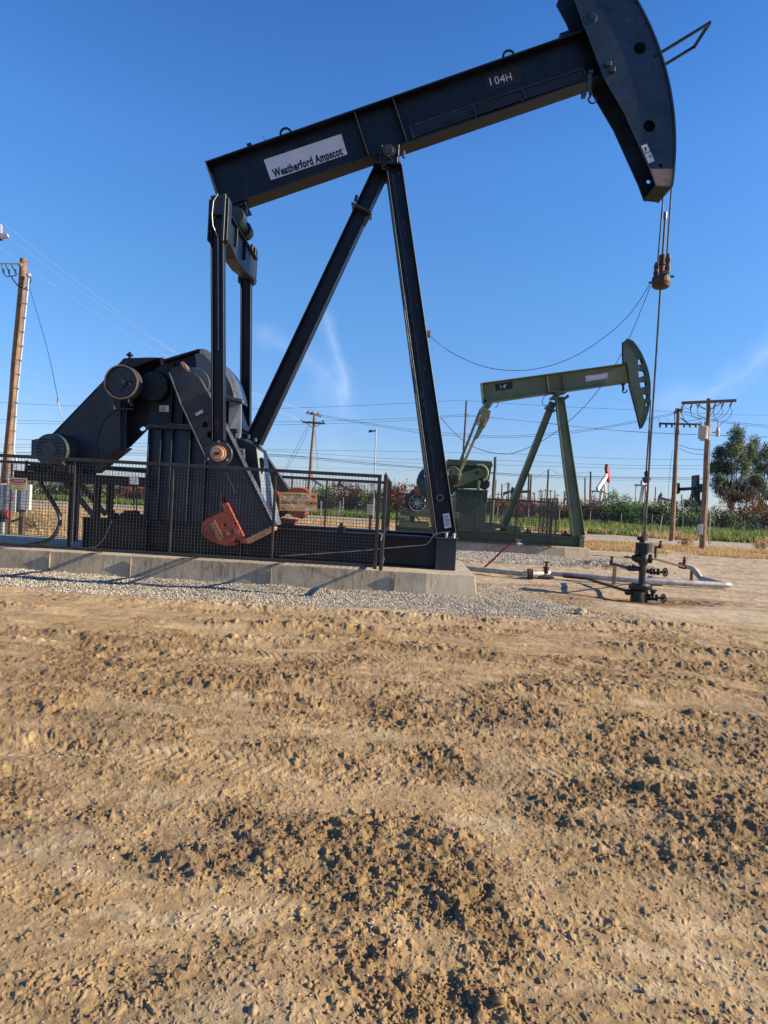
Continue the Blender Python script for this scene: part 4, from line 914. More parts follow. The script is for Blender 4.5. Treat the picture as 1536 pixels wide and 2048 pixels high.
# samson post: two front legs and one rear brace
zt_ = c.z-.26
LF = A.p(892, 1073, .78); LT = A.p(789, 322, 1.22)
m = MB().hbeam((LF.x, .80, ZS+.005), (LT.x, 1.20, zt_), (.36, .29), (.30, .24), .025); lg = m.build('front_leg', M['navy'], U, A, bevel=.004)
m = MB().hbeam((LF.x, 2.10, ZS+.005), (LT.x, 1.70, zt_), (.36, .29), (.30, .24), .025); m.build('front_leg', M['navy'], U, A, bevel=.004)
s0, s1_ = Vector((LF.x, .80, ZS)), Vector((LT.x, 1.20, zt_))
def legp(t, dx, dy=0): q = s0+(s1_-s0)*t; return (q.x+dx, q.y-.02+dy, q.z)
m = MB(); m.tube([legp(.12, -.04), legp(.5, -.05), legp(.98, -.06)], .010, 5).tube([legp(.12, .02), legp(.5, .0), legp(.98, -.02)], .005, 5); m.build('grease_line', M['shiny'], lg, A)
q = legp(.105, -.01, -.02); m = MB().lathe((q[0], q[1]-.02, q[2]), [(0, .045), (0, .065), (.04, .065), (.04, .045), (0, .045)], 'y', 20); m.build('cable_eye', M['galv'] if False else M['rust'], lg, A)
st_ = pp(A, [(885, 1028), (898, 1026), (902.5, 1054), (889, 1057)], .745); m = MB().prism(st_, .70, .704); m.build('instruction_sticker', M['sticker'], lg, A)
m = MB()
for k in range(9):
    a_ = A.p(887+k*.45, 1032+k*2.4, .70); b_ = A.p(897+k*.45-(k % 3), 1031+k*2.4, .70); m.bar((a_.x, .697, a_.z), (b_.x, .697, b_.z), .003, .006)
m.build('sticker_text_line', M['ink'], lg, A)
m = MB()
for px in (893, 908): q = A.p(px, 1068, .62); m.tube([(q.x, .66, ZS+.004), (q.x, .66, ZS+.09)], .03, 6)
m.build('base_bolt', M['galv'], lg, A)
bt, bb_ = A.p(764, 338, YC), A.p(508, 884, YC)
m = MB(); m.hbeam(bb_, bt, (.30, .27), (.30, .26), .024); br = m.build('rear_brace', M['navy'], U, A, bevel=.004)
dv = (bt-bb_).normalized()
def brp(t, o=0, y=0): q = bb_+(bt-bb_)*t; return Vector((q.x+dv.z*o, q.y+y, q.z-dv.x*o))
m = MB(); q = brp(.845); m.bar(brp(.845, -.2, -.02), brp(.845, .19, -.02), .36, .04).bar(brp(.80, .17, -.1), brp(.845, .19, -.1), .06, .05).bar(brp(.86, -.17, -.1), brp(.88, -.19, -.1), .06, .05); m.build('splice_flange', M['crank'], br, A, bevel=.004)
m = MB(); 
for o_ in (-.08, .06): q = brp(.003, o_, -.16); m.tube([q, q+Vector((.0, 0, .07))], .03, 6)
m.build('base_bolt', M['galv'], br, A)
# chipped and scuffed paint
def chips(parent, pf, n, m_, name='paint_chips', smax=.02, seed=1):
    g = random.Random(seed); mm = MB()
    for k in range(n):
        o_, e1_, e2_ = pf(g); s_ = smax*(.25+.75*g.random()**2); pts = []
        for j in range(6): t = j*math.pi/3+g.uniform(-.3, .3); r_ = s_*g.uniform(.4, 1); pts.append(o_+e1_*(r_*math.cos(t)*.6)+e2_*(r_*math.sin(t)*1.5))
        mm.add(pts, [tuple(range(6))])
    return mm.build(name, m_, parent, A)
dl = (s1_-s0).normalized(); nl = dl.cross(_ex).normalized(); nl = nl if nl.y < 0 else -nl
def on_leg(g):
    t = g.random(); q = s0+(s1_-s0)*t; return q+_ex*(-.08+.05*math.sin(t*9)+g.gauss(0, .018))+nl*(.0195*(1-.3*t)), _ex, dl
chips(lg, on_leg, 130, M['rust'], seed=3, smax=.018); chips(lg, lambda g: ((lambda t: s0+(s1_-s0)*t+_ex*g.uniform(-.12, .12)+nl*.020)(g.random())+_ex*0, _ex, dl), 70, M['shiny'], 'scuff_marks', .03, 5)
def on_web(g):
    u, v = g.uniform(.1, Lb-.2), g.choice((g.uniform(.04, .12), g.uniform(.04, dep-.05))); q = base+ud*u+vd*v; return Vector((q.x, YC-.0135, q.z)), ud, vd
chips(WB, on_web, 60, M['crank'], 'scuff_marks', .03, 7)
# horse head
YH0, YH1 = 1.13, 1.77
PV = A.p(780, 300, YH0); RR_ = (A.p(1345, 374, YH0)-PV).length
def hp(px, py): v = A.p(px, py, YH0); return (v.x, v.z)
a_lo = math.atan2(hp(1345, 374)[1]-PV.z, hp(1345, 374)[0]-PV.x); a_hi = a_lo+R(53)
arc = [(PV.x+RR_*math.cos(a_lo+(a_hi-a_lo)*k/40), PV.z+RR_*math.sin(a_lo+(a_hi-a_lo)*k/40)) for k in range(41)]
inner = [hp(1128, -40), hp(1150, 0), hp(1171, 59), hp(1205, 150), hp(1248, 223), hp(1300, 338), hp(1312, 371)]
tip_top = (arc[-1][0]-.25, arc[-1][1]+.06)
hol = [circ(*hp(1280, 96), .108, 22), circ(*hp(1299, 252), .108, 22), circ(*hp(1322, 331), .037, 14)]
outline = [inner[-1]] + arc + [tip_top] + inner[:-1]
m = MB().prism(outline, YH0, YH0+.018, hol)
HH = m.build('horse_head', M['navy2'], U, A)
m = MB().prism(outline, YH1-.018, YH1, hol[2:]); m.build('far_cheek_plate', M['navy2'], HH, A)
m = MB()
for i in range(len(arc)-1):
    a_, b_ = arc[i], arc[i+1]
    ia = (PV.x+(a_[0]-PV.x)*(1-.03/RR_), PV.z+(a_[1]-PV.z)*(1-.03/RR_)); ib = (PV.x+(b_[0]-PV.x)*(1-.03/RR_), PV.z+(b_[1]-PV.z)*(1-.03/RR_))
    m.hexa([(ia[0], YH0-.03, ia[1]), (a_[0], YH0-.03, a_[1]), (a_[0], YH1+.03, a_[1]), (ia[0], YH1+.03, ia[1])], [(ib[0], YH0-.03, ib[1]), (b_[0], YH0-.03, b_[1]), (b_[0], YH1+.03, b_[1]), (ib[0], YH1+.03, ib[1])])
m.build('curved_track', M['navy2'], HH, A)
m = MB(); a_, b_ = inner[-1], arc[0]; m.bar((a_[0], YC, a_[1]+.012), (b_[0], YC, b_[1]+.012), YH1-YH0-.04, .02)
m.build('shade_bottom_plate', M['black'], HH, A)  # black colour paints in the shade of the open underside
def on_head(g):
    px, py = g.uniform(1190, 1330), g.uniform(20, 330); v = A.p(px, py, YH0)
    ok = (px > 1165+(py-57)*.42+12) and (v-Vector((PV.x, YH0, PV.z))).length < RR_-.08
    return (Vector((v.x, YH0-.0015, v.z)) if ok else Vector((hp(1290, 200)[0], YH0-.0015, hp(1290, 200)[1]))), _ex, _ez
chips(HH, on_head, 110, M['shiny'], 'scuff_marks', .028, 9); chips(HH, on_head, 25, M['rust'], 'paint_chips', .016, 10)
m = MB().prism(pp(A, [(1300.5, 338), (1347, 337.5), (1345.5, 373), (1312.5, 371)], YH0), YH0-.004, YH0-.001); m.build('bare_tip', M['tan'], HH, A)
m = MB().prism(pp(A, [(1282, 292), (1293.5, 287.5), (1309, 322), (1297, 327)], YH0), YH0-.004, YH0-.001); sk = m.build('warning_sticker', M['sticker'], HH, A)
m = MB()
for pts in ([(1288, 295), (1292, 294), (1293, 300), (1291, 306), (1290, 300)], [(1297, 311), (1300, 310), (1303, 316), (1300, 315)], [(1286, 308), (1301, 302), (1301.5, 303.5), (1286.5, 309.5)]): m.prism(pp(A, pts, YH0), YH0-.007, YH0-.005)
m.build('pictogram', M['ink'], HH, A)
q = hp(1184, 36); m = MB().lathe((q[0], YH0-.02, q[1]), [(0, 0), (0, .05), (.02, .05), (.02, 0)], 'y', 20).lathe((q[0], YH0-.008, q[1]), [(0, .075), (.008, .1)], 'y', 24); m.build('pivot_boss', M['navy2'], HH, A)
m = MB()
for (px, py) in ((1214, 130), (1222, 142)): q = hp(px, py); m.box(q[0]-.03, q[0]+.06, YH0-.06, YH0-.002, q[1]-.04, q[1]+.04)
m.build('head_latch', M['rust'] if False else M['crank'], HH, A, bevel=.004)
# guard loop at the front of the head
e1, e2 = A.p(1419, 46, YH0), A.p(1387, 93, YH1)
s_1, s_2 = A.p(1316, 109, YH0), A.p(1322, 132, YH1)
e2 = Vector((e1.x, YH1, e1.z)); s_2 = Vector((s_1.x, YH1, s_1.z))
m = MB().bar(s_1-Vector((.06, 0, .04)), e1, .045, .045).bar(s_2-Vector((.06, 0, .04)), e2, .045, .045).bar(e1+Vector((0, -.02, 0)), e2+Vector((0, .02, 0)), .045, .045); m.build('wireline_guard', M['navy'], HH, A)
# bridle, carrier bar, polished rod
for (p, q, ya, yb) in (((1343.5, 360), (1333, 528), 1.26, 1.34), ((1324, 395), (1314.5, 538), 1.64, 1.56)):
    xr_ = PV.x+RR_+.012; zt2 = PV.z-.15
    b_ = A.p(*q, yb); m = MB().tube([(PV.x+(RR_+.012)*math.cos(.12), ya, PV.z+(RR_+.012)*math.sin(.12)), (xr_, ya, PV.z-.1), (b_.x, yb, b_.z-.1)], .017, 8); m.build('bridle_cable', M['cable'], U, A)
c = A.p(1322, 562, YC)
m = MB(); m.lathe((c.x, YC, c.z-.13), [(0, 0), (0, .12), (.02, .15), (.10, .17), (.20, .155), (.2, 0)], 'z', 20)
m.box(c.x-.05, c.x+.05, 1.26, 1.64, c.z+.07, c.z+.13)
for (dx, yy, h_) in ((.10, 1.33, .36), (-.09, 1.57, .28)): m.lathe((c.x+dx*.6, yy, c.z+.1), [(0, .045), (h_*.3, .055), (h_*.5, .04), (h_*.7, .055), (h_, .03)], 'z', 10)
m.lathe((c.x, YC, c.z+.13), [(0, .05), (.15, .05), (.16, .065), (.34, .065), (.35, .03)], 'z', 12)
m.box(c.x+.04, c.x+.21, 1.36, 1.40, c.z+.05, c.z+.085).box(c.x-.2, c.x-.1, 1.5, 1.54, c.z-.03, c.z-.0)
m.build('carrier_bar', M['darkrust'], U, A, bevel=.005)
rt, rb = A.p(1329, 430, YC), A.p(1290.5, 1074, YC)
xr_ = c.x
m = MB().tube([(xr_, YC, rt.z), (xr_, YC, rb.z-.1)], .019, 10).lathe((xr_, YC, rt.z-.07), [(0, .02), (0, .03), (.12, .03), (.12, 0)], 'z', 10); m.build('polished_rod', M['rod'], U, A, smooth=True)
ROD = (xr_, YC)
print('ROD x', xr_, 'expected', rb.x, rt.x, 'leg lean', LF.x, LT.x)
# slack cables from the carrier bar
def slack(name, pts, yls, r, m_, parent=U, fr=A, n=24):
    q = [fr.p(a, b, yl) for (a, b), yl in zip(pts, yls)]
    out = []
    k = len(q)
    for i in range(k-1):
        p0, p1, p2, p3 = q[max(i-1, 0)], q[i], q[i+1], q[min(i+2, k-1)]
        for j in range(n//2):
            t = j/(n//2); out.append(0.5*((2*p1)+(-p0+p2)*t+(2*p0-5*p1+4*p2-p3)*t*t+(-p0+3*p1-3*p2+p3)*t**3))
    out.append(q[-1]); return MB().tube(out, r, 5).build(name, m_, parent, fr)
slack('load_cell_cable', [(1300, 568), (1262, 625), (1212, 672), (1150, 712), (1090, 734), (1035, 741), (975, 735), (920, 714), (885, 693), (857, 669)], [1.45]*9+[1.0], .006, M['cable'])
slack('load_cell_cable', [(1301, 572), (1282, 620), (1252, 690), (1210, 762), (1160, 822), (1100, 872), (1045, 900), (1010, 908), (960, 899), (920, 876), (881, 835)], [1.45]*10+[1.0], .006, M['cable'])
m = MB(); q = A.p(856, 668, .95); m.box(q.x-.04, q.x+.04, .93, .99, q.z-.06, q.z+.06); m.build('cable_clip', M['rust'], U, A)
slack('ground_wire', [(900, 1064), (872, 1068), (858, 1084), (846, 1090), (800, 1094), (700, 1103), (560, 1112)], [.6, .6, .62, .62, .62, .60, .6], .006, M['galv'])
slack('ground_wire', [(224, 1040), (216, 1060), (206, 1080), (190, 1094), (178, 1094)], [.6, .56, .5, .5, .6], .006, M['galv'])
slack('power_hose', [(80, 962), (93, 985), (106, 1005), (117, 1025), (120, 1045), (112, 1066), (98, 1080), (70, 1088), (30, 1092), (-40, 1092)], [.5, .5, .5, .5, .45, .4, .4, .4, .4, .4], .038, M['rubber'])
# ---------------------------------------------------------------- wire mesh fence round the moving parts
F_ = thing('safety_fence', A, (X(400, 1110, -.1), -.1, ZP), 'long dark wire mesh safety fence in front of the dark pump jack', 'fence')
yf = -.92; zft = Z(757, 949, yf); zfb = Z(745, 1135, yf)
def wiremesh(m, fr, o, e, z0, z1, sp=.05, r=.0021):
    """woven wire panel between two ground points o and e"""
    o, e = Vector(o), Vector(e); L_ = (e-o).length; d = (e-o)/L_; nrm = Vector((-d.y, d.x, 0))
    n = int(L_/sp)
    for k in range(n+1):
        c_ = o+d*(k*L_/n)
        m.hexa([c_-d*r-nrm*r+Vector((0,0,z0)), c_+d*r-nrm*r+Vector((0,0,z0)), c_+d*r+nrm*r+Vector((0,0,z0)), c_-d*r+nrm*r+Vector((0,0,z0))], [c_-d*r-nrm*r+Vector((0,0,z1)), c_+d*r-nrm*r+Vector((0,0,z1)), c_+d*r+nrm*r+Vector((0,0,z1)), c_-d*r+nrm*r+Vector((0,0,z1))])
    n = int((z1-z0)/sp)
    for k in range(n+1):
        z = z0+(z1-z0)*k/n; a_, b_ = o+nrm*r*2, e+nrm*r*2
        m.hexa([a_+Vector((0,0,z-r))-nrm*r, a_+Vector((0,0,z+r))-nrm*r, a_+Vector((0,0,z+r))+nrm*r, a_+Vector((0,0,z-r))+nrm*r], [b_+Vector((0,0,z-r))-nrm*r, b_+Vector((0,0,z+r))-nrm*r, b_+Vector((0,0,z+r))+nrm*r, b_+Vector((0,0,z-r))+nrm*r])
x_l, x_g, x_c = X(-260, 1000, yf), X(757, 1000, yf), X(769, 1000, yf)
m = MB().box(x_l, x_g+.03, yf-.025, yf+.025, zft-.05, zft).build('top_rail', M['fence'], F_, A, bevel=.004)
m = MB().box(x_l, x_g+.03, yf-.025, yf+.025, zfb, zfb+.05).build('bottom_rail', M['fence'], F_, A, bevel=.004)
xs_ = [x_l+.02, X(-55, 1000, yf), X(147, 1000, yf), X(344, 1000, yf), X(549, 1000, yf), x_g]
for i, x_ in enumerate(xs_):
    h_ = .028 if i == len(xs_)-1 else .017
    MB().box(x_-h_, x_+h_, yf-.02 if h_ < .02 else yf-.035, yf+.02, zfb+(.051 if h_ < .02 else -.02), zft-.051).build('fence_post', M['fence'], F_, A, bevel=.003)
for i in range(len(xs_)-1):
    m = MB(); wiremesh(m, A, (xs_[i]+.02, yf-.0, 0), (xs_[i+1]-.02, yf-.0, 0), zfb+.05, zft-.05); m.build('wire_panel', M['wire'], F_, A)
for i, x_ in enumerate(xs_[:-1]): MB().bar((x_, yf+.026, zfb+.028), (x_, .14, ZP+.03), .05, .045).build('fence_bracket', M['fence'], F_, A, bevel=.003)
zc_t, zc_b = Z(769, 949, yf), Z(768, 1141, yf)
MB().box(x_c-.028, x_c+.028, yf-.035, yf+.025, zc_b, zc_t).build('fence_post', M['fence'], F_, A, bevel=.003)
m = MB(); m.box(x_g+.03, x_c-.03, yf-.02, yf+.0, zft-.9, zft-.88).tube([(x_g+.04, yf-.05, zft-.9), (x_c-.0, yf-.05, zft-.9), (x_c-.02, yf-.05, zft-1.0)], .01, 6); m.build('gate_latch', M['galv'], F_, A)
# side return up to the skid and on above it, rear run
YR = 3.1
m = MB(); m.box(x_c-.02, x_c+.02, yf+.025, YR, zc_t-.045, zc_t-.005); m.build('side_top_rail', M['fence'], F_, A, bevel=.003)
m = MB(); wiremesh(m, A, (x_c, yf+.03, 0), (x_c, .60, 0), zc_b+.08, zc_t-.05); m.box(x_c-.02, x_c+.02, yf+.026, .60, zc_b+.04, zc_b+.08); wiremesh(m, A, (x_c, .64, 0), (x_c, YR-.03, 0), ZS+.07, zc_t-.05); m.build('side_wire_panel', M['wire'], F_, A)
for yy in (.8, 1.6, 2.4): MB().box(x_c-.012, x_c+.012, yy, yy+.024, ZS+.06, zc_t-.05).build('side_stay', M['fence'], F_, A)
MB().box(x_c-.02, x_c+.02, .62, YR, ZS+.03, ZS+.065).build('side_bottom_rail', M['fence'], F_, A)
MB().box(x_c-.03, x_c+.03, YR, YR+.06, .02, zc_t).build('fence_post', M['fence'], F_, A)
zr = zc_t-.005
MB().box(X(-80, 950, YR), x_c-.03, YR, YR+.04, zr-.06, zr).build('rear_top_rail', M['fence'], F_, A)
m = MB()
xr0 = X(-80, 950, YR)
wiremesh(m, A, (xr0, YR+.05, 0), (x_c-.05, YR+.05, 0), ZP, zr-.05, .062, .0024); m.build('rear_wire_panel', M['wire'], F_, A)
for px in (-60, 20, 150, 290, 415, 531, 652): x_ = X(px, 1000, YR); MB().box(x_-.016, x_+.016, YR+.001, YR+.04, .02, zr-.062).build('fence_post', M['fence'], F_, A)
# signs wired to the fence
sgn = [(22, 955), (54, 956.5), (52.5, 980.5), (21.5, 979)]; ys = yf-.04
S1 = thing('danger_sign', A, q3(38, 980, ys), 'small cream DANGER sign wired to the left of the mesh fence', 'sign')
m = MB().prism(pp(A, sgn, ys), ys-.004, ys).build('sign_plate', M['signyellow'], S1, A)
m = MB().prism(pp(A, [(23.2, 957.8), (51.5, 959), (51, 966), (23, 965)], ys), ys-.006, ys-.0045).build('heading_panel', M['ink'], S1, A)
m = MB().prism(pp(A, [(24+1.2, 958.8), (49, 959.6), (50.5, 962.3), (49, 965.2), (25, 964.3), (23.9, 961.5)], ys), ys-.008, ys-.0065).build('heading_oval', M['redink'], S1, A)
for (t_, a_, b_, h_, mm) in (('DANGER', (27, 963.2), (47.5, 964), 3.6, M['sticker']), ('THIS EQUIPMENT', (25.5, 969.6), (48.5, 970.4), 2.6, M['greenink']), ('STARTS', (31, 973.6), (42, 974), 2.6, M['greenink']), ('AUTOMATICALLY', (25.3, 977.6), (48.2, 978.4), 2.6, M['greenink'])):
    text_mesh(t_, A, a_, b_, h_, ys-.010).build('sign_lettering', mm, S1, A)
sg2 = [(559, 984), (634, 986.5), (634, 1023), (560, 1021)]
S2 = thing('lease_sign', A, q3(597, 1022, ys), 'peeling orange lease sign reading Davis Fee 104H on the mesh fence', 'sign')
m = MB().prism(pp(A, sg2, ys), ys-.004, ys).build('sign_plate', M['signgold'], S2, A)
rnd = random.Random(5); m = MB()
for k in range(15):
    cx_, cy_ = rnd.uniform(566, 628), rnd.choice((rnd.uniform(993, 1000), rnd.uniform(1010, 1018)))
    if cx_ > 603: cy_ = rnd.uniform(990, 996) if rnd.random() < .4 else cy_
    L1, a1 = rnd.uniform(2.5, 5.5), rnd.uniform(.6, 2.4)
    pts = [(cx_+L1*math.cos(a1), cy_+L1*math.sin(a1)*.8), (cx_+1.4*math.cos(a1+1.6), cy_+1.4*math.sin(a1+1.6)), (cx_-L1*math.cos(a1), cy_-L1*math.sin(a1)*.8), (cx_-1.0*math.cos(a1+1.6), cy_-1.0*math.sin(a1+1.6))]
    m.prism(pp(A, pts, ys), ys-.006-.0004*k, ys-.0045)
m.build('peeled_film', M['peel'], S2, A)
for (t_, a_, b_, h_) in (('Chevron U.S.A. Inc.', (562, 990.6), (612, 992.4), 4.3), ('Davis Fee', (562.5, 1007.5), (594, 1008.5), 7.0), ('104H', (611, 1010.5), (632, 1011.2), 8.2), ('SEC.', (562, 1018.7), (572, 1019), 3.4)):
    text_mesh(t_, A, a_, b_, h_, ys-.014, bold=.01).build('sign_lettering', M['ink'], S2, A)
m = MB().prism(pp(A, [(616+6*math.cos(t), 1018+2.4*math.sin(t)) for t in [2*math.pi*k/14 for k in range(14)]], ys), ys-.0145, ys-.0135).build('oval_label', M['sticker'], S2, A)
m = MB().prism(pp(A, [(623, 991), (631, 991.3), (631, 995), (627, 997), (623, 994.6)], ys), ys-.0145, ys-.0135).build('chevron_mark', M['redink'], S2, A)
# ---------------------------------------------------------------- wellhead under the near unit
def wheel(m, c, r, axis, n=20, t=.012):
    """spoked handwheel"""
    c = Vector(c); ax = Vector(axis).normalized(); a = ax.orthogonal().normalized(); b = ax.cross(a)
    m.tube([c+(a*math.cos(2*math.pi*k/n)+b*math.sin(2*math.pi*k/n))*r for k in range(n+1)], t, 6, cap=False)
    for k in range(4):
        th = math.pi*k/4; d = (a*math.cos(th)+b*math.sin(th))*r; m.bar(c-d, c+d, t*1.2, t*1.2)
    return m
wr = ROD[0]; wyl = YC
def wz(py, px=1288): return A.p(px, py, wyl).z
def wxm(px, py): return A.p(px, py, wyl).x
WH = thing('wellhead', A, (wr, wyl, 0), 'black oily wellhead with side valves under the hanging polished rod', 'wellhead')
z0 = height(np.array([WELL[0]]), np.array([WELL[1]]))[0]-.06
x_lo = wxm(1286, 1190)
dxw = x_lo-wr
MB().lathe((wr-.06, wyl, 0), [(z0, 0), (z0, .125), (wz(1206), .13), (wz(1182), .125), (wz(1178), .17), (wz(1176), .17)], 'z', 24).lathe((wr+.07, wyl+.05, 0), [(z0, .08), (wz(1180), .08)], 'z', 16).build('casing_head', M['oil'], WH, A, smooth=True)
m = MB().lathe((wr-.02, wyl, 0), [(wz(1177), 0), (wz(1177), .20), (wz(1173), .215), (wz(1170), .215), (wz(1170), .17), (wz(1167), .15), (wz(1167), 0)], 'z', 24).build('casing_flange', M['oil'], WH, A, smooth=True)
m = MB().lathe((wr-.0, wyl, 0), [(wz(1168), .062), (wz(1160), .058), (wz(1155), .062), (wz(1148), .058), (wz(1142), .066), (wz(1134), .062), (wz(1126), .07)], 'z', 20).build('tubing_spool', M['oil'], WH, A, smooth=True)
m = MB().lathe((wr, wyl, 0), [(wz(1129), .0), (wz(1129), .08), (wz(1121), .095), (wz(1112), .095), (wz(1107), .075), (wz(1104), .075), (wz(1104), 0)], 'z', 20)
m.lathe((wr, wyl, wz(1117)), [(-.20, 0), (-.20, .055), (-.09, .075), (.08, .06), (.11, .085), (.145, .085), (.15, .05), (.15, 0)], 'x', 18)
m.lathe((wr, wyl, wz(1117)), [(-.14, .0), (-.14, .09), (-.10, .09), (-.10, 0)], 'x', 16)
m.bar((wr-.36, wyl, wz(1116)), (wr-.18, wyl, wz(1117)), .03, .03).bar((wr-.30, wyl-.02, wz(1117.5)), (wr-.30, wyl-.02, wz(1113)), .02, .03)
m.box(wr-.15, wr-.03, wyl-.07, wyl+.07, wz(1108), wz(1105))
m.build('blowout_preventer', M['oil'], WH, A, smooth=True)
MB().lathe((wr-.0, wyl, 0), [(wz(1104), 0), (wz(1104), .148), (wz(1086.5), .148), (wz(1086), .142), (wz(1086), .0)], 'z', 32).build('drip_pan', M['oil'] if False else M['black'], WH, A, bevel=.004, smooth=True)
def side_valve(px, py, side, name, big):
    m = MB(); z = wz(py); s_ = 1 if side > 0 else -1
    m.lathe((wr, wyl, z), [(s_*.08, 0), (s_*.08, .035), (s_*.14, .04), (s_*.15, .065), (s_*.17, .065), (s_*.18, .045), (s_*.22, .06), (s_*.26, .045), (s_*.28, .065), (s_*.30, .065), (s_*.31, 0)], 'x', 14)
    if big: m.lathe((wr+s_*.22, wyl, z), [(-.05, .035), (.02, .05), (.09, .04), (.11, .06), (.125, .06), (.13, 0)], 'z', 12).box(wr+s_*.22-.075, wr+s_*.22+.075, wyl-.01, wyl+.01, z+.13, z+.15)
    o = m.build(name, M['oil'], WH, A, smooth=True)
    m2 = MB().lathe((wr, wyl, z), [(s_*.31, .02), (s_*.38, .028), (s_*.40, .015), (s_*.44, .015)], 'x', 10)
    wheel(m2, (wr+s_*.42, wyl, z), .075, (1, .25, 0)); m2.build('handwheel', M['oil'], o, A)
side_valve(1330, 1194, 1, 'casing_valve', True)
side_valve(1310, 1142, 1, 'tubing_valve', False)
m = MB().lathe((wr, wyl, wz(1138)), [(-.07, 0), (-.07, .04), (-.12, .05), (-.2, .035), (-.22, .055), (-.26, .055), (-.28, .03), (-.28, 0)], 'x', 14)
m.lathe((wr-.17, wyl, wz(1138)), [(-.05, .03), (.06, .03), (.07, .0)], 'z', 10); m.build('tubing_valve', M['oil'], WH, A, smooth=True)
# flow line going left with its riser and support
fl = thing('flow_line', A, (A.p(1227, 1165, 3.4).x, 3.4, 0), 'thin rusty flow line on a short post left of the wellhead', 'pipe')
p1, p2 = Vector((wr-.27, wyl, wz(1138))), A.p(1223, 1127, 3.4)
MB().tube([p1, p2], .028, 10).build('pipe', M['rust'] if False else M['darkrust'], fl, A, smooth=True)
MB().lathe((p2.x, p2.y, p2.z), [(-.05, 0), (-.05, .04), (.06, .04), (.07, .025), (.12, .025), (.13, .045), (.15, .02), (.15, 0)], 'z', 12).build('needle_valve', M['oil'], fl, A, smooth=True)
q = A.p(1227.5, 1168, 3.4); MB().box(q.x-.034, q.x+.034, 3.37, 3.43, -.06, p2.z-.03).build('support_post', M['rust'], fl, A, bevel=.003)
lo = thing('casing_line', A, (A.p(1200, 1168, 1.6).x, 1.6, 0), 'rusty pipe slanting down from the casing to the silver pipe', 'pipe')
p1 = Vector((wr-.16, wyl, wz(1186)-.0)); p2 = A.p(1172, 1157, 3.7)
MB().tube([p1, p1+Vector((-.12, .05, .02)), p2, p2+Vector((-.4, .35, -.02))], .03, 10).build('pipe', M['darkrust'], lo, A, smooth=True)
MB().lathe(tuple(p1), [(-.14, .03), (-.12, .055), (-.06, .06), (-.04, .045), (.02, .05)], 'x', 14).build('hammer_union', M['oil'], lo, A)
bl = thing('bleed_line', A, (A.p(1311, 1120, 1.6).x, 1.6, 0), 'thin rusty bleed line with an upright stub right of the wellhead', 'pipe')
a_ = Vector((wr+.14, wyl, wz(1117))); b_ = A.p(1311, 1118, 1.7); c_ = A.p(1368, 1134, 4.3); d_ = A.p(1311, 1094, 1.7)
MB().tube([a_, b_, c_], .022, 8).tube([b_, d_], .024, 8).tube([d_, d_+Vector((.08, 0, 0)), d_+Vector((.08, 0, .06))], .02, 8).build('pipe', M['darkrust'], bl, A, smooth=True)
m = MB().lathe(tuple(d_+Vector((.09, 0, 0))), [(-.02, .0), (-.02, .035), (.04, .035), (.05, .02), (.1, .02), (.1, .035), (.12, .035), (.12, 0)], 'z', 10); m.build('stub_valve', M['rust'] if False else M['darkrust'], bl, A)
# silver jacketed flow line on the ground with its end loop
def gp(px, py, z): return G(px, py, z)
SP = thing('silver_pipeline', WF, tuple(gp(1180, 1158, 0)), 'long silver jacketed pipeline lying on the dirt behind the wellhead', 'pipeline')
zz = .10
pts = [gp(900, 1133, zz), gp(960, 1139, zz), gp(1053, 1148, zz), gp(1100, 1146, zz), gp(1168, 1152, zz), gp(1240, 1158, zz), gp(1310, 1163, zz), gp(1380, 1167, zz), gp(1450, 1170, zz)]
MB().tube(pts, [.055, .058, .06, .062, .062, .064, .066, .066, .066], 14).build('pipe_jacket', M['silver'], SP, WF, smooth=True)
e = gp(1450, 1170, zz); MB().tube([e, e+Vector((.10, .02, 0)), e+Vector((.15, .05, 0))], [.067, .06, .03], 14).build('end_cap', M['galv'], SP, WF, smooth=True)
l = [gp(1447, 1166, zz)+Vector((-.1, .2, 0)), gp(1412, 1160, .12), gp(1398, 1156, .14), gp(1391, 1145, .26), gp(1385, 1136, .38), gp(1374, 1131, .44)]
yl0 = l[0].y
l = [Vector(v) for v in l]; l[3] = onv = None or l[3]
def atY(px, py, Y): return WF.p(px, py, Y)
Ye = gp(1450, 1170, zz).y
l = [atY(1446, 1168, Ye+.25), atY(1418, 1161, Ye+.55), atY(1402, 1157, Ye+.75), atY(1393, 1145, Ye+.8), atY(1385, 1136, Ye+.85), atY(1370, 1131, Ye+.9)]
MB().tube(l, [.055, .06, .065, .068, .065, .05], 14).build('riser_jacket', M['silver'], SP, WF, smooth=True)
q = l[-1]; MB().lathe(tuple(q+Vector((-.02, 0, 0))), [(-.08, 0), (-.08, .06), (.02, .06), (.05, .04), (.14, .04), (.15, .02), (.2, .02), (.22, .0)], 'z', 12).box(q.x-.09, q.x+.06, q.y-.01, q.y+.01, q.z+.17, q.z+.185).lathe(tuple(q+Vector((-.1, 0, 0))), [(-.03, 0), (-.03, .07), (.03, .07), (.03, 0)], 'x', 12).build('end_valve', M['darkrust'], SP, WF)
q = atY(1383, 1150, Ye+.85); MB().box(q.x-.025, q.x+.025, q.y-.02, q.y+.03, -.05, l[-2].z-.04).build('support_post', M['rust'], SP, WF)
q = gp(1313, 1172, .0); 
MB().hull([(q.x-.13, q.y-.02, -.03), (q.x+.13, q.y-.02, -.03), (q.x+.13, q.y+.30, -.03), (q.x-.13, q.y+.30, -.03), (q.x-.11, q.y, .21), (q.x+.06, q.y, .21), (q.x+.10, q.y, .17), (q.x-.11, q.y+.26, .2), (q.x+.08, q.y+.26, .2)]).build('concrete_saddle', M['concrete'], SP, WF, bevel=.012)
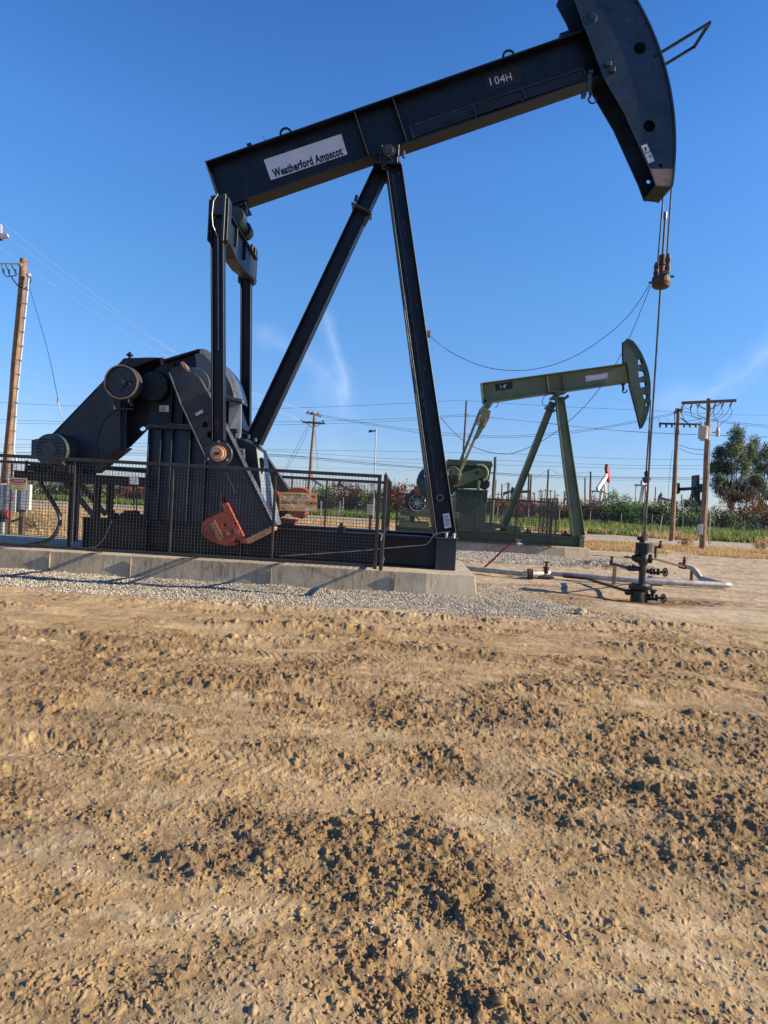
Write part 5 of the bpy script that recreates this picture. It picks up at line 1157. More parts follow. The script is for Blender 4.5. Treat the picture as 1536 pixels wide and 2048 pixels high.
q = gp(1092, 1147, zz); MB().lathe(tuple(q), [(0, .05), (.10, .055), (.12, .075), (.15, .075), (.16, .035), (.24, .03), (.25, .08), (.27, .08), (.27, 0)], 'z', 14).box(q.x-.16, q.x+.16, q.y-.1, q.y+.1, -.0, .04).build('line_valve', M['darkrust'], SP, WF)
q = gp(1060, 1148, zz); MB().lathe(tuple(q), [(-.05, .09), (-.05, .12), (.05, .12), (.05, .09)], 'x', 14).build('pipe_clamp', M['darkrust'], SP, WF)
# red pipe marker leaning over the line
a_ = gp(962, 1139, .02); b_ = atY(1022, 1088.5, a_.y+.1); c_ = atY(1034, 1087.5, a_.y+.1)
RP = thing('red_pipe', WF, tuple(a_), 'slanting red painted pipe with a small silver valve at its top', 'pipe')
MB().tube([a_-Vector((.03, 0, .06)), b_-Vector((.05, 0, .02)), b_, c_], .024, 10).build('pipe', M['redpipe'], RP, WF, smooth=True)
MB().lathe(tuple(c_), [(-.02, .03), (.05, .035), (.08, .025), (.13, .03), (.14, 0)], 'x', 10).box(c_.x+.03, c_.x+.05, c_.y-.01, c_.y+.01, c_.z+.02, c_.z+.1).box(c_.x-.02, c_.x+.09, c_.y-.01, c_.y+.01, c_.z+.08, c_.z+.10).build('ball_valve', M['galv'], RP, WF)
m = MB(); q = gp(930, 1136, .04)
for k in range(3): m.bar(q+Vector((-.18+.10*k, 0, .09-.04*k)), q+Vector((-.05+.11*k, 0, .02)), .03, .04)
rw = m.build('rusty_bracket', M['rust'] if False else M['darkrust'], None, WF, at=tuple(q)); tag(rw, 'small rusty bracket on the dirt at the right end of the foundation', 'bracket')
# loose rock
v, f = rock_shape(3); rq = gp(1162, 1228, 0)
m = MB(); nz = [0.75+.5*random.random() for _ in range(12)]
for k, (px, py, r_) in enumerate(((1161, 1229, .085),)):
    q = gp(px, py, 0); hh = height(np.array([q.x]), np.array([q.y]))[0]
    vv = v*np.array([1.0, .8, .85]); d = 1+.28*pn(vv[:, 0]*1.7+9, vv[:, 1]*1.7+vv[:, 2]*2.3, 7)
    vv = vv*d[:, None]*r_+np.array([q.x, q.y, hh+r_*.35]); m.add([tuple(a) for a in vv], [tuple(a) for a in f])
rk = m.build('clod', M['concrete2'], None, WF, at=(rq.x, rq.y, 0)); tag(rk, 'single fist sized clod sitting on the dirt left of the wellhead', 'clod')
# ---------------------------------------------------------------- the green pumping unit (frame B)
B = FB; YB = 1.25
def c5(x, y): return (780+x/2.743, 660+y/2.743)
def c3(x, y): return (780+x/4.8, 860+y/4.8)
def c7(x, y): return (940+x/4.042, 660+y/4.042)
def bq(pxy, yl): v = B.p(pxy[0], pxy[1], yl); return (v.x, v.y, v.z)
ZBP = B.p(1176, 1097.5, 0).z; xkb = B.p(*c5(960, 1196), 0).x; xeb = B.p(1181, 1098, 0).x; xlb = B.p(775, 1070, 0).x
pad(B, [(xlb, 0), (xkb, 0), (xeb, .12), (xeb-.02, 2.45), (xlb, 2.5)], 0, ZBP, .09, M['concrete2'], 'shorter tan concrete foundation under the olive green pump jack')
V = thing('pump_jack', B, (xkb-2, YB, ZBP), 'olive green pump jack numbered 14 standing behind to the right', 'pump jack')
zs = B.p(*c5(1060, 1136), .5).z; xsr = B.p(*c5(1067, 1150), .5).x; xsl = B.p(*c5(30, 1100), .5).x; xm = B.p(*c5(1040, 1150), .5).x
m = MB()
for (ya, yb) in ((.5, .75), (1.75, 2.0)):
    m.box(xsl, xm, ya, yb, ZBP+.002, ZBP+.03).box(xsl, xm, ya, yb, zs-.03, zs).box(xsl, xm, (ya+yb)/2-.01, (ya+yb)/2+.01, ZBP+.031, zs-.031)
m.build('skid', M['green2'], V, B)
MB().box(xm+.001, xsr, .48, 2.02, ZBP+.003, zs+.002).build('skid_end_block', M['green'], V, B, bevel=.005)
MB().box(xm-.05, xsr+.03, .46, 2.04, zs+.003, zs+.02).build('post_base_plate', M['green2'], V, B)
zsl = B.p(*c5(120, 1078), .5).z
MB().box(B.p(*c5(45, 1100), .5).x, B.p(*c5(215, 1100), .5).x, .5, 2.0, zs+.001, zs+.16).build('tail_box', M['green'], V, B, bevel=.005)
rs_ = [c5(370, 1052), c5(530, 1062), c5(700, 1075), c5(727, 1116), c5(370, 1108)]
slot = [c3(1012, 950), c3(1050, 942), c3(1105, 945), c3(1117, 960), c3(1110, 978), c3(1070, 980), c3(1015, 975)]
for ya in (.55, 1.90): MB().prism(pp(B, rs_, .55), ya, ya+.02, [pp(B, slot, .55)]).build('riser_plate', M['green2'], V, B)
m = MB(); q0 = B.p(*c5(370, 1055), .55); q1 = B.p(*c5(520, 1061), .55); m.box(q0.x, q1.x, .572, 1.898, q1.z-.06, q1.z-.02).build('riser_deck', M['green2'], V, B)
for (a_, b_) in ((c5(757, 1105), 0), (c5(962, 1115), 0)):
    q = B.p(*a_, .6); m = MB().box(q.x-.09, q.x+.09, .5, .75, zs+.001, zs+.08).tube([(q.x, .62, zs+.05), (q.x, .62, zs+.17)], .04, 6).build('hold_down_bolt', M['black'], V, B)
xp0, xp1 = B.p(*c3(637, 700), .6).x, B.p(*c3(928, 700), .6).x; zpt = B.p(*c3(780, 585), .6).z; zrt = B.p(*c3(780, 888), .6).z
m = MB().box(xp0, xp1, .62, 1.88, zs+.12, zpt)
for k in range(6): xx = xp0+(xp1-xp0)*k/5; m.box(xx-.01, xx+.01, .57, .618, zpt-.38, zpt-.02)
m.box(xp0-.02, xp1+.03, .54, 1.95, zpt+.001, zpt+.04); m.build('pedestal', M['green2'], V, B, bevel=.004)
m = MB().prism(pp(B, [c3(553, 345), c3(560, 283), c3(975, 302), c3(978, 345), c3(972, 380), c3(940, 560), c3(640, 556), c3(600, 500), c3(560, 440)], .8), .8, 1.7)
m.prism(pp(B, [c3(548, 335), c3(556, 280), c3(978, 300), c3(987, 332), c3(986, 352)], .7), .68, 1.82)
m.prism(pp(B, [c3(640, 560), c3(940, 576), c3(942, 590), c3(640, 580)], .7), .66, 1.85)
gr_ = m.build('gear_reducer', M['green2'], V, B, bevel=.008)
c = B.p(*c3(905, 515), .78); MB().lathe((c.x, .72, c.z), [(0, 0), (0, .16), (.03, .20), (.08, .20)], 'y', 20).lathe((c.x, .70, c.z), [(0, .0), (0, .06), (.03, .06)], 'y', 12).build('bearing_cover', M['black'], gr_, B)
m = MB(); q = B.p(*c3(850, 500), .7); m.box(q.x-.05, q.x+.05, .66, .79, q.z-.25, q.z+.05); m.build('bracket', M['green'], gr_, B, bevel=.01)
# crank, pin, weights
ca = [c3(600, 522), c3(640, 430), c3(810, 375), c3(850, 362), c3(890, 380), c3(905, 420), c3(880, 455), c3(840, 472), c3(700, 520), c3(620, 552)]
ck = MB().prism(pp(B, ca, .45), .42, .6).build('crank', M['green'], V, B, bevel=.015, seg=2)
c = B.p(*c3(838, 410), .4); MB().lathe((c.x, .40, c.z), [(0, 0), (0, .07), (.02, .07)], 'y', 18).build('shaft_end', M['rust'] if False else M['darkrust'], ck, B)
c = B.p(*c3(855, 415), .6)
m = MB(); m.tube([(c.x+.27*math.cos(t), .40, c.z+.27*math.sin(t)) for t in [R(-60)+R(170)*k/14 for k in range(15)]], .035, 8)
for k in range(7): t = R(-55)+R(26)*k; m.box(c.x+.25*math.cos(t)-.02, c.x+.25*math.cos(t)+.02, .34, .42, c.z+.25*math.sin(t)-.02, c.z+.25*math.sin(t)+.02)
m.build('hub_ring', M['lime'], ck, B)
c = B.p(*c3(608, 410), .5); m = MB().tube([(c.x+.19*math.cos(t), .52, c.z+.19*math.sin(t)) for t in [R(-20)+R(230)*k/14 for k in range(15)]], .03, 8).lathe((c.x, .56, c.z), [(0, 0), (0, .17), (.1, .17), (.1, 0)], 'y', 20); m.build('counterweight', M['green'], ck, B)
m = MB().prism(pp(B, [c3(610, 530), c3(690, 505), c3(700, 520), c3(615, 552)], .4), .36, .66); m.build('weight_lug', M['green'], ck, B)
c = B.p(*c3(630, 480), .35); pb = MB().lathe((c.x, .26, c.z), [(0, .0), (0, .11), (.03, .14), (.12, .15), (.16, .15), (.16, 0)], 'y', 20).build('crank_pin', M['darkrust'], ck, B)
MB().lathe((c.x, .245, c.z), [(0, 0), (0, .07), (.02, .07), (.02, 0)], 'y', 16).build('pin_bore', M['black'], pb, B)
a_, b_ = B.p(*c3(655, 440), .3), B.p(*c7(60, 830), .3); d_ = B.p(*c7(125, 660), .3)
m = MB().bar(a_, b_, .09, .10, (0, 1, 0)); pm = m.build('pitman_arm', M['lime'], V, B, bevel=.006)
m = MB().hull([tuple(a_+Vector((-.02, -.05, -.12))), tuple(a_+Vector((.08, -.05, -.08))), tuple(a_+Vector((-.05, .05, -.12))), tuple(b_-(b_-a_)*.86), tuple(a_+Vector((.1, .05, .1)))]); m.build('arm_end', M['lime'], pm, B)
m = MB().prism(pp(B, [c7(98, 630), c7(168, 655), c7(155, 720), c7(62, 880), c7(30, 880), c7(75, 760)], .3), .22, .42); m.build('wrist_plate', M['green'], pm, B, bevel=.01)
m = MB().prism(pp(B, [c7(70, 700), c7(82, 705), c7(66, 770), c7(56, 765)], .25), .2, .4).prism(pp(B, [c7(122, 715), c7(135, 720), c7(124, 785), c7(102, 780)], .25), .2, .44); m.build('scuffed_clamp', M['rust'], pm, B)
a2, b2_ = Vector((a_.x, 2.2, a_.z)), Vector((d_.x, 2.2, d_.z+.2)); MB().bar(a2, b2_, .09, .10, (0, 1, 0)).build('pitman_arm', M['green'], V, B)
q = B.p(*c7(140, 610), .3); MB().box(q.x-.07, q.x+.12, .25, 2.3, q.z-.05, q.z+.10).build('equalizer_beam', M['green2'], V, B, bevel=.01)
q = B.p(*c7(150, 590), 1.05); MB().lathe((q.x+.03, 1.02, q.z), [(0, 0), (0, .11), (.45, .11), (.45, 0)], 'y', 16).box(q.x-.09, q.x+.16, 1.05, 1.45, q.z+.06, q.z+.16).build('tail_bearing', M['green2'], V, B)
# beam
y0b, y1b = 1.09, 1.41
bm_o = [c7(95, 426), c7(1268, 266), c7(1300, 420), c7(113, 592)]
t0, t1, b1_, b0_ = [B.p(a, b, y0b) for a, b in bm_o]
def quadbar(m, p0, p1, q1, q0, ya, yb):
    m.hexa([(p0.x, ya, p0.z), (p1.x, ya, p1.z), (q1.x, ya, q1.z), (q0.x, ya, q0.z)], [(p0.x, yb, p0.z), (p1.x, yb, p1.z), (q1.x, yb, q1.z), (q0.x, yb, q0.z)])
def lerp(a, b, t): return a+(b-a)*t
m = MB(); h_ = .045
quadbar(m, t0, t1, lerp(t1, b1_, h_), lerp(t0, b0_, h_), y0b, y1b); quadbar(m, lerp(b0_, t0, h_), lerp(b1_, t1, h_), b1_, b0_, y0b, y1b)
quadbar(m, lerp(t0, b0_, h_*1.02), lerp(t1, b1_, h_*1.02), lerp(b1_, t1, h_*1.02), lerp(b0_, t0, h_*1.02), 1.24, 1.26)
m.bar((lerp(t0, b0_, -.01).x-.012, 1.25, t0.z+.01), (b0_.x-.012, 1.25, b0_.z), .33, .02)
for xx in (622, 748):
    a_, b_ = B.p(*c7(xx, 358 if xx < 700 else 342), y0b), B.p(*c7(xx+18, 508 if xx < 700 else 492), y0b)
    for yy in (1.165, 1.335): m.bar((a_.x, yy, a_.z-.06), (b_.x, yy, b_.z+.03), .14, .02)
WB2 = m.build('walking_beam', M['green'], V, B, bevel=.004)
yw2 = 1.236
MB().prism(pp(B, [c7(203, 436), c7(340, 420), c7(346, 474), c7(208, 492)], yw2), yw2-.004, yw2).build('number_patch', M['ink'], WB2, B)
for t_, xa_, xb_ in (('1', 246, 251), ('4', 264, 290), ("'", 292, 298)): text_mesh(t_, B, c7(xa_, 474-(xa_-244)*.12), c7(xb_, 474-(xb_-244)*.12), 7.5, yw2-.008, bold=.02).build('painted_number', M['paintwhite'], WB2, B)
MB().prism(pp(B, [c7(932, 372), c7(1110, 347), c7(1114, 392), c7(937, 417)], yw2), yw2-.004, yw2).build('maker_plate', M['sticker'], WB2, B)
m = MB(); cc, r1, r2 = (1025, 381), 88, 22
ring = []
for k in range(40):
    t0_, t1_ = 2*math.pi*k/40, 2*math.pi*(k+1)/40
    e_ = lambda t, s_: B.p(*c7(cc[0]+r1*s_*math.cos(t)*.96, cc[1]+r2*s_*math.sin(t)-(r1*s_*math.cos(t))*.14), yw2-.006)
    w_ = .09 if abs(math.cos(t0_)) < .7 else .05
    m.add([e_(t0_, 1), e_(t1_, 1), e_(t1_, 1-w_), e_(t0_, 1-w_)], [(0, 1, 2, 3)])
m.build('red_oval_mark', M['redink'], WB2, B)
q = B.p(*c7(1240, 440), 1.1); m = MB().box(q.x-.05, q.x+.06, 1.1, 1.2, q.z-.02, q.z+.06).bar((q.x, 1.15, q.z), (q.x+.03, 1.15, q.z-.2), .06, .06)
hk = B.p(*c7(1250, 490), 1.15); m.tube([(q.x+.03, 1.15, q.z-.18)]+[(hk.x+.075*math.cos(t), 1.15, hk.z+.075*math.sin(t)) for t in [R(120)+R(270)*k/12 for k in range(13)]], .022, 6).build('wireline_hook', M['black'], WB2, B)
hh = [(1240, 95), (1275, 70), (1320, 90), (1352, 130), (1385, 182), (1412, 240), (1435, 300), (1450, 360), (1460, 425), (1461, 500), (1456, 590), (1444, 660), (1420, 738), (1392, 792), (1384, 798), (1376, 770), (1335, 600), (1296, 432), (1268, 266), (1243, 262), (1240, 180)]
wins = [[(1358, 245), (1383, 228), (1399, 270), (1360, 282)], [(1360, 322), (1413, 330), (1420, 362), (1366, 385)], [(1370, 420), (1424, 416), (1428, 450), (1382, 468)], [(1395, 515), (1438, 518), (1432, 550), (1408, 560)], [(1420, 590), (1446, 590), (1436, 632), (1424, 622)]]
ho = pp(B, [c7(*p) for p in hh], .98); hw = [pp(B, [c7(*p) for p in w_], .98) for w_ in wins]
H2 = MB().prism(ho, .98, 1.0, hw).build('horse_head', M['green2'], V, B)
MB().prism(ho, 1.14, 1.16, hw).build('far_cheek_plate', M['green2'], H2, B)
m = MB(); arc2 = ho[1:14]
for p, q in zip(arc2[:-1], arc2[1:]): m.bar((p[0]-.012, 1.07, p[1]), (q[0]-.012, 1.07, q[1]), .20, .025)
m.build('curved_track', M['green2'], H2, B)
MB().bar((ho[15][0]+.02, 1.12, ho[15][1]+.12), (ho[17][0]+.02, 1.12, ho[17][1]), .28, .02).build('back_plate', M['green2'], H2, B)
# samson post
c = B.p(*c7(715, 515), 1.0)
SB2 = MB().lathe((c.x, .98, c.z), [(0, 0), (0, .085), (.54, .085), (.54, 0)], 'y', 16).box(c.x-.2, c.x+.18, 1.0, 1.5, c.z-.16, c.z-.09).box(c.x-.26, c.x+.26, .96, 1.54, c.z+.04, c.z+.07).build('saddle_bearing', M['green2'], V, B)
for (yb_, yt_) in ((.6, 1.08), (1.9, 1.42)):
    p_, q_ = B.p(*c5(1032, 1130), yb_), B.p(*c5(930, 385), yt_); MB().hbeam((p_.x, yb_, zs+.02), (q_.x, yt_, c.z-.16), (.42, .3), (.26, .2), .03).build('front_leg', M['green'], V, B, bevel=.004)
p_, q_ = B.p(*c5(628, 1066), 1.25), B.p(*c5(893, 395), 1.25)
rb2 = MB().hbeam((p_.x, 1.25, p_.z-.02), (q_.x, 1.25, q_.z), (.24, .22), (.22, .2), .025).box(p_.x-.3, p_.x+.3, .56, 1.9, p_.z-.05, p_.z-.02).build('rear_brace', M['green'], V, B, bevel=.004)
q = lerp(p_, q_, .94); MB().bar(q+Vector((-.16, 0, .06)), q+Vector((.16, 0, -.06)), .34, .06).build('splice_flange', M['green2'], rb2, B)
m = MB().bar((c.x+.16, 1.0, c.z-.2), (c.x+.34, .98, c.z-.05), .06, .1).bar((c.x+.12, 1.0, c.z-.26), (c.x+.2, .98, c.z-.2), .1, .12); m.build('saddle_lug', M['rust'] if False else M['green2'], SB2, B)
slack('loose_hose', [c5(895, 350), c5(850, 362), c5(835, 395), c5(850, 415), c5(870, 405)], [1.0]*5, .012, M['rubber'], V, B, 8)
slack('loose_hose', [c5(592, 392), c5(590, 412), c5(578, 428)], [1.0]*3, .012, M['rubber'], V, B, 8)
# belt guard, motor, platform
gd = MB().prism(pp(B, [c3(140, 750), c3(145, 640), c3(330, 470), c3(420, 395), c3(560, 330), c3(640, 560), c3(600, 620), c3(400, 640), c3(300, 660), c3(235, 745)], .95), .92, 1.25).build('belt_guard', M['green2'], V, B, bevel=.01)
MB().prism(pp(B, [c3(226, 543), c3(270, 534), c3(300, 640), c3(296, 656), c3(250, 652)], .91), .905, .918).build('orange_stripe', M['orange'], gd, B)
c = B.p(*c3(262, 700), .5); mt = MB().lathe((c.x, .5, c.z), [(0, 0), (0, .10), (.02, .27), (.05, .29), (.7, .29), (.7, 0)], 'y', 24).box(c.x-.2, c.x+.25, .55, 1.1, c.z-.34, c.z-.24).build('motor', M['black'], V, B)
m = MB(); wheel(m, (c.x, .47, c.z), .27, (0, 1, 0), 24, .016); wheel(m, (c.x, .47, c.z), .16, (0, 1, 0), 18, .012)
m.lathe((c.x, .45, c.z), [(0, 0), (0, .1), (.03, .1)], 'y', 16); m.build('fan_guard', M['galv'], mt, B)
MB().box(*[B.p(*c3(172, 675), .7).x, B.p(*c3(205, 675), .7).x], .6, .9, B.p(*c3(180, 705), .7).z, B.p(*c3(180, 645), .7).z).build('terminal_box', M['motor'], mt, B, bevel=.01)
zp1, zp0 = B.p(*c3(250, 768), .5).z, B.p(*c3(250, 828), .5).z
MB().box(B.p(*c3(105, 800), .5).x, xp0+.1, .5, 1.9, zp0, zp1).build('motor_platform', M['green'], V, B, bevel=.005)
q = B.p(*c3(215, 850), .6); MB().box(q.x-.08, q.x+.08, .6, .7, zs+.16, zp0-.001).build('platform_leg', M['green2'], V, B)
slack('power_hose', [c3(245, 828), c3(275, 855), c3(292, 890), c3(300, 935)], [.6]*4, .02, M['rubber'], V, B, 8)
# bridle and rods of the green unit
xw2 = B.p(1291, 950, 1.25).x
for (yy, px) in ((1.12, 1296), (1.38, 1291)): q = B.p(px, 850, yy); MB().tube([(B.p(*c7(1459, 560), yy).x+.01, yy, B.p(*c7(1459, 560), yy).z), (xw2+.05, yy, B.p(1290, 945, yy).z)], .014, 6).build('bridle_cable', M['cable'], V, B)
z1_, z2_ = B.p(1291, 966, 1.25).z, B.p(1291, 942, 1.25).z
MB().lathe((xw2+.04, 1.25, z1_), [(0, 0), (0, .09), (.1, .12), (.18, .12), (.2, .07), (.36, .09), (.42, .04), (.42, 0)], 'z', 14).box(xw2-.06, xw2+.13, 1.1, 1.4, z1_+.12, z1_+.18).build('carrier_bar', M['darkrust'], V, B)
MB().tube([(xw2+.03, 1.25, B.p(1295, 860, 1.25).z), (xw2+.03, 1.25, B.p(1283, 1080, 1.25).z)], .017, 8).build('polished_rod', M['rod'], V, B)
W2 = thing('wellhead', B, (xw2+.03, 1.25, 0), 'small black wellhead behind the near one, under the green unit', 'wellhead')
zz1 = B.p(1282, 1073, 1.25).z
MB().lathe((xw2+.03, 1.25, 0), [(-.05, 0), (-.05, .13), (.4, .12), (.45, .2), (.5, .2), (.52, .1), (zz1-.25, .09), (zz1-.2, .0)], 'z', 16).build('casing_head', M['oil'], W2, B)
MB().lathe((xw2+.03, 1.25, 0), [(zz1-.25, 0), (zz1-.25, .08), (zz1-.14, .1), (zz1-.13, .17), (zz1, .17), (zz1, 0)], 'z', 20).build('stuffing_box', M['black'], W2, B)
# its fence
F2 = thing('safety_fence', B, (xkb-2.4, -.06, ZBP), 'rusty brown mesh fence round the olive green pump jack', 'fence')
yf2 = -.06; zt2_ = B.p(1075, 1008, yf2).z; zb2_ = B.p(1100, 1092, yf2).z
xf0, xf1, xf2 = B.p(796, 1000, yf2).x, B.p(1101, 1040, yf2).x, B.p(1116, 1040, yf2).x
zt2_ = B.p(1000, 1000, yf2).z+.04
MB().box(xf0, xf1, yf2-.02, yf2+.02, zt2_-.04, zt2_).build('top_rail', M['fence'], F2, B)
MB().box(xf0, xf1, yf2-.02, yf2+.02, ZBP+.0, ZBP+.04).build('bottom_rail', M['fence'], F2, B)
for x_ in (xf0, B.p(950, 1040, yf2).x, B.p(1032, 1040, yf2).x, xf1): MB().box(x_-.025, x_+.025, yf2-.022, yf2+.022, ZBP+.041, zt2_-.041).build('fence_post', M['fence'], F2, B)
m = MB(); wiremesh(m, B, (xf0, yf2, 0), (xf1, yf2, 0), ZBP+.04, zt2_-.04, .075, .004); m.build('wire_panel', M['wire'], F2, B)
YR2 = 2.7
MB().box(xf0, xf1, YR2, YR2+.04, zt2_-.04, zt2_).build('rear_top_rail', M['fence'], F2, B)
m = MB(); wiremesh(m, B, (xf0, YR2, 0), (xf1, YR2, 0), ZBP+.04, zt2_-.04, .09, .0035); m.build('rear_wire_panel', M['wire'], F2, B)
for xq, nm in ((xf0-.02, 'side_wire_panel'), (xf2-.05, 'side_wire_panel')):
    m = MB()
    for k in range(5): yy = yf2+(YR2-yf2)*k/4; m.box(xq-.02, xq+.02, yy-.02, yy+.02, ZBP+.02, zt2_+.12)
    m.box(xq-.02, xq+.02, yf2, YR2, zt2_+.08, zt2_+.12).box(xq-.02, xq+.02, yf2, YR2, ZBP+.03, ZBP+.07)
    m.build('side_frame', M['fence'], F2, B)
    m = MB(); wiremesh(m, B, (xq, yf2+.03, 0), (xq, YR2-.03, 0), ZBP+.07, zt2_+.08, .12, .004); m.build(nm, M['wire'], F2, B)
# ---------------------------------------------------------------- cabinets and pipework at the far left
C1F = Frame(0, 16.5, 0)
def cb(px, py, yl=0): return C1F.p(px, py, yl)
CB = thing('electrical_cabinet', C1F, (cb(30, 1040).x, 0, 0), 'white electrical cabinets with warning stickers at the far left edge', 'cabinet')
def cbx(m, pa, pb, y0=0, y1=.35): a, b = cb(*pa), cb(*pb); return m.box(min(a.x, b.x), max(a.x, b.x), y0, y0+(y1-y0)*.35, min(a.z, b.z), max(a.z, b.z))
cbx(MB(), (-16, 966), (5, 1022), .02, .5).build('end_cabinet', M['white'], CB, C1F, bevel=.01)
cbx(MB(), (12, 966), (31, 1025), 0, .5).build('main_cabinet', M['white'], CB, C1F, bevel=.01)
cbx(MB(), (5.5, 968), (11.5, 1008), .05, .4).build('conduit_trunk', M['trafo'], CB, C1F)
cbx(MB(), (31.5, 968), (42, 1020), .06, .4).build('breaker_box', M['trafo'], CB, C1F, bevel=.01)
cbx(MB(), (43, 968), (58, 1020), .0, .35).build('meter_box', M['white'], CB, C1F, bevel=.01)
cbx(MB(), (8, 948), (28, 957), .1, .4).build('top_hood', M['white'], CB, C1F)
cbx(MB(), (-20, 958), (62, 963), .2, .3).build('cross_rail', M['wooddark'], CB, C1F)
for (pa, pb, k) in (((13.5, 977), (18, 982), 'signyellow'), ((22, 994), (26, 1001), 'redink'), ((15, 972), (18, 974), 'redink'), ((22, 987), (27, 990), 'ink')): cbx(MB(), pa, pb, -.012, -.002).build('warning_label', M[k], CB, C1F)
m = MB(); cbx(m, (30, 1019), (44, 1024), .05, .4); m.tube([cb(41, 1022, .2), cb(42, 1032, .2), cb(34, 1040, .2), cb(22, 1043, .2), cb(14, 1048, .2)], .03, 6).build('bottom_conduit', M['rubber'], CB, C1F)
for px in (3, 40): q = cb(px, 1030, .25); MB().box(q.x-.05, q.x+.05, .3, .38, -.05, cb(px, 960).z).build('support_post', M['wooddark'], CB, C1F)
RB = thing('rusty_manifold', C1F, (cb(6, 1060, -1).x, -1, 0), 'rusty brown pipe manifold with a red cap below the white cabinets', 'manifold')
m = MB().tube([cb(-10, 1028, -1), cb(10, 1028, -1)], .09, 10).tube([cb(10, 1028, -1), (cb(10, 1075, -1).x, -1, -.05)], .07, 10).tube([cb(-4, 1028, -1), (cb(-4, 1075, -1).x, -1, -.05)], .07, 10).build('pipe', M['rust'] if False else M['darkrust'], RB, C1F)
MB().lathe(cb(10, 1028, -1), [(-.05, .08), (.1, .1), (.1, 0)], 'x', 12).build('red_cap', M['redink'], RB, C1F)
MB().lathe(cb(5, 1062, -1.1), [(-.1, .0), (-.1, .05), (.2, .05), (.2, 0)], 'z', 8).build('silver_fitting', M['galv'], RB, C1F)
# ---------------------------------------------------------------- poles
def taper(m, p, q, r0, r1, n=14):
    pts = [lerp(Vector(p), Vector(q), k/8) for k in range(9)]; pts = [v+Vector((.012*math.sin(i*2.1), 0, 0)) for i, v in enumerate(pts)]
    return m.tube(pts, [r0+(r1-r0)*k/8 for k in range(9)], n)
def frameY(Y): return Frame(0, Y, 0)
# left pole with conduit
f = frameY(20); pt, pb = f.p(48, 518, 0), f.p(9, 985, 0); d_ = (pt-pb); pb2 = pt-d_*(pt.z+.1)/(d_.z)
LP_ = thing('utility_pole', f, (pb2.x, 0, 0), 'tall brown wooden pole with a silver conduit at the left edge', 'pole')
taper(MB(), pb2, pt, .115, .10).build('pole_shaft', M['wood'], LP_, f, smooth=True)
cq = [f.p(57, 558, -.12), f.p(36, 770, -.14), f.p(33, 800, -.14), f.p(27, 900, -.15), f.p(29, 912, -.15), f.p(34, 926, -.15), f.p(35, 960, -.15)]
MB().tube(cq, .032, 8).build('conduit', M['galv'], LP_, f, smooth=True)
m = MB()
for k in range(12): t = k/11; q = lerp(f.p(56, 580, -.1), f.p(28, 890, -.1), t); m.box(q.x-.13, q.x+.05, -.19, -.12, q.z-.012, q.z+.012)
m.build('conduit_strap', M['galv'], LP_, f)
m = MB().lathe(f.p(57, 550, -.12), [(-.06, .04), (-.03, .07), (.03, .07), (.06, .02)], 'z', 10).build('weather_head', M['galv'], LP_, f)
a_ = f.p(41, 528, -.1); MB().bar(f.p(-30, 526, -.1), a_, .035, .035).lathe(tuple(f.p(40, 529, -.1)), [(-.05, .0), (-.05, .05), (.06, .05), (.06, 0)], 'x', 8).build('guy_strut', M['galv'], LP_, f)
slack('drip_loop', [(62, 548), (62, 560), (56, 572), (47, 577), (38, 573), (28, 562), (22, 552)], [-.1]*7, .018, M['rubber'], LP_, f, 10)
for pts in (((3, 529), (7, 545), (13, 553), (20, 552)), ((11, 529), (18, 545), (19, 552)), ((22, 530), (32, 545), (33, 549), (27, 552), (20, 552))): slack('jumper_wire', list(pts), [-.1]*len(pts), .014, M['rubber'], LP_, f, 8)
m = MB()
for (a, b) in ((7, 542), (18, 543), (31, 543)): q = f.p(a, b, -.1); m.tube([q+Vector((0, 0, .06)), q-Vector((0, 0, .06))], .028, 6)
m.build('cable_clamp', M['ink'], LP_, f)
# thin guy wire down to the pulley block
f2 = frameY(14); slack('guy', [(58, 572), (95, 700), (116, 800)], [3, 1.5, 0], .006, M['cable'], LP_, f2, 8); slack('guy', [(116, 803), (126, 842)], [0, -.1], .008, M['galv'], LP_, f2, 4)
MB().lathe(f2.p(116, 802, 0), [(-.05, 0), (-.05, .02), (.05, .02), (.05, 0)], 'z', 8).build('turnbuckle', M['rust'], LP_, f2)
# crossarm end of a pole that stands just outside on the left
f = frameY(17); q = f.p(-80, 480, 0)
OP = thing('utility_pole', f, (q.x, 0, 0), 'pole outside the left edge of which only an insulator end shows', 'pole')
taper(MB(), (q.x, 0, -.1), (q.x, 0, f.p(-80, 400, 0).z), .17, .12).build('pole_shaft', M['wood'], OP, f)
a_, b_ = f.p(-90, 482, -.1), f.p(4, 476, -.1); cra = MB().bar(a_, b_, .09, .1).build('crossarm', M['wooddark'], OP, f)
MB().lathe(f.p(1, 457, -.1), [(-.14, .02), (-.12, .055), (-.09, .035), (-.06, .055), (-.03, .035), (0, .055), (.03, .035), (.06, .05), (.10, .02), (.10, 0)], 'z', 12).build('insulator', M['trafo'], cra, f)
MB().bar(f.p(2, 475, -.15), f.p(16, 471, -.15), .08, .08).build('cutout_end', M['trafo'], cra, f)
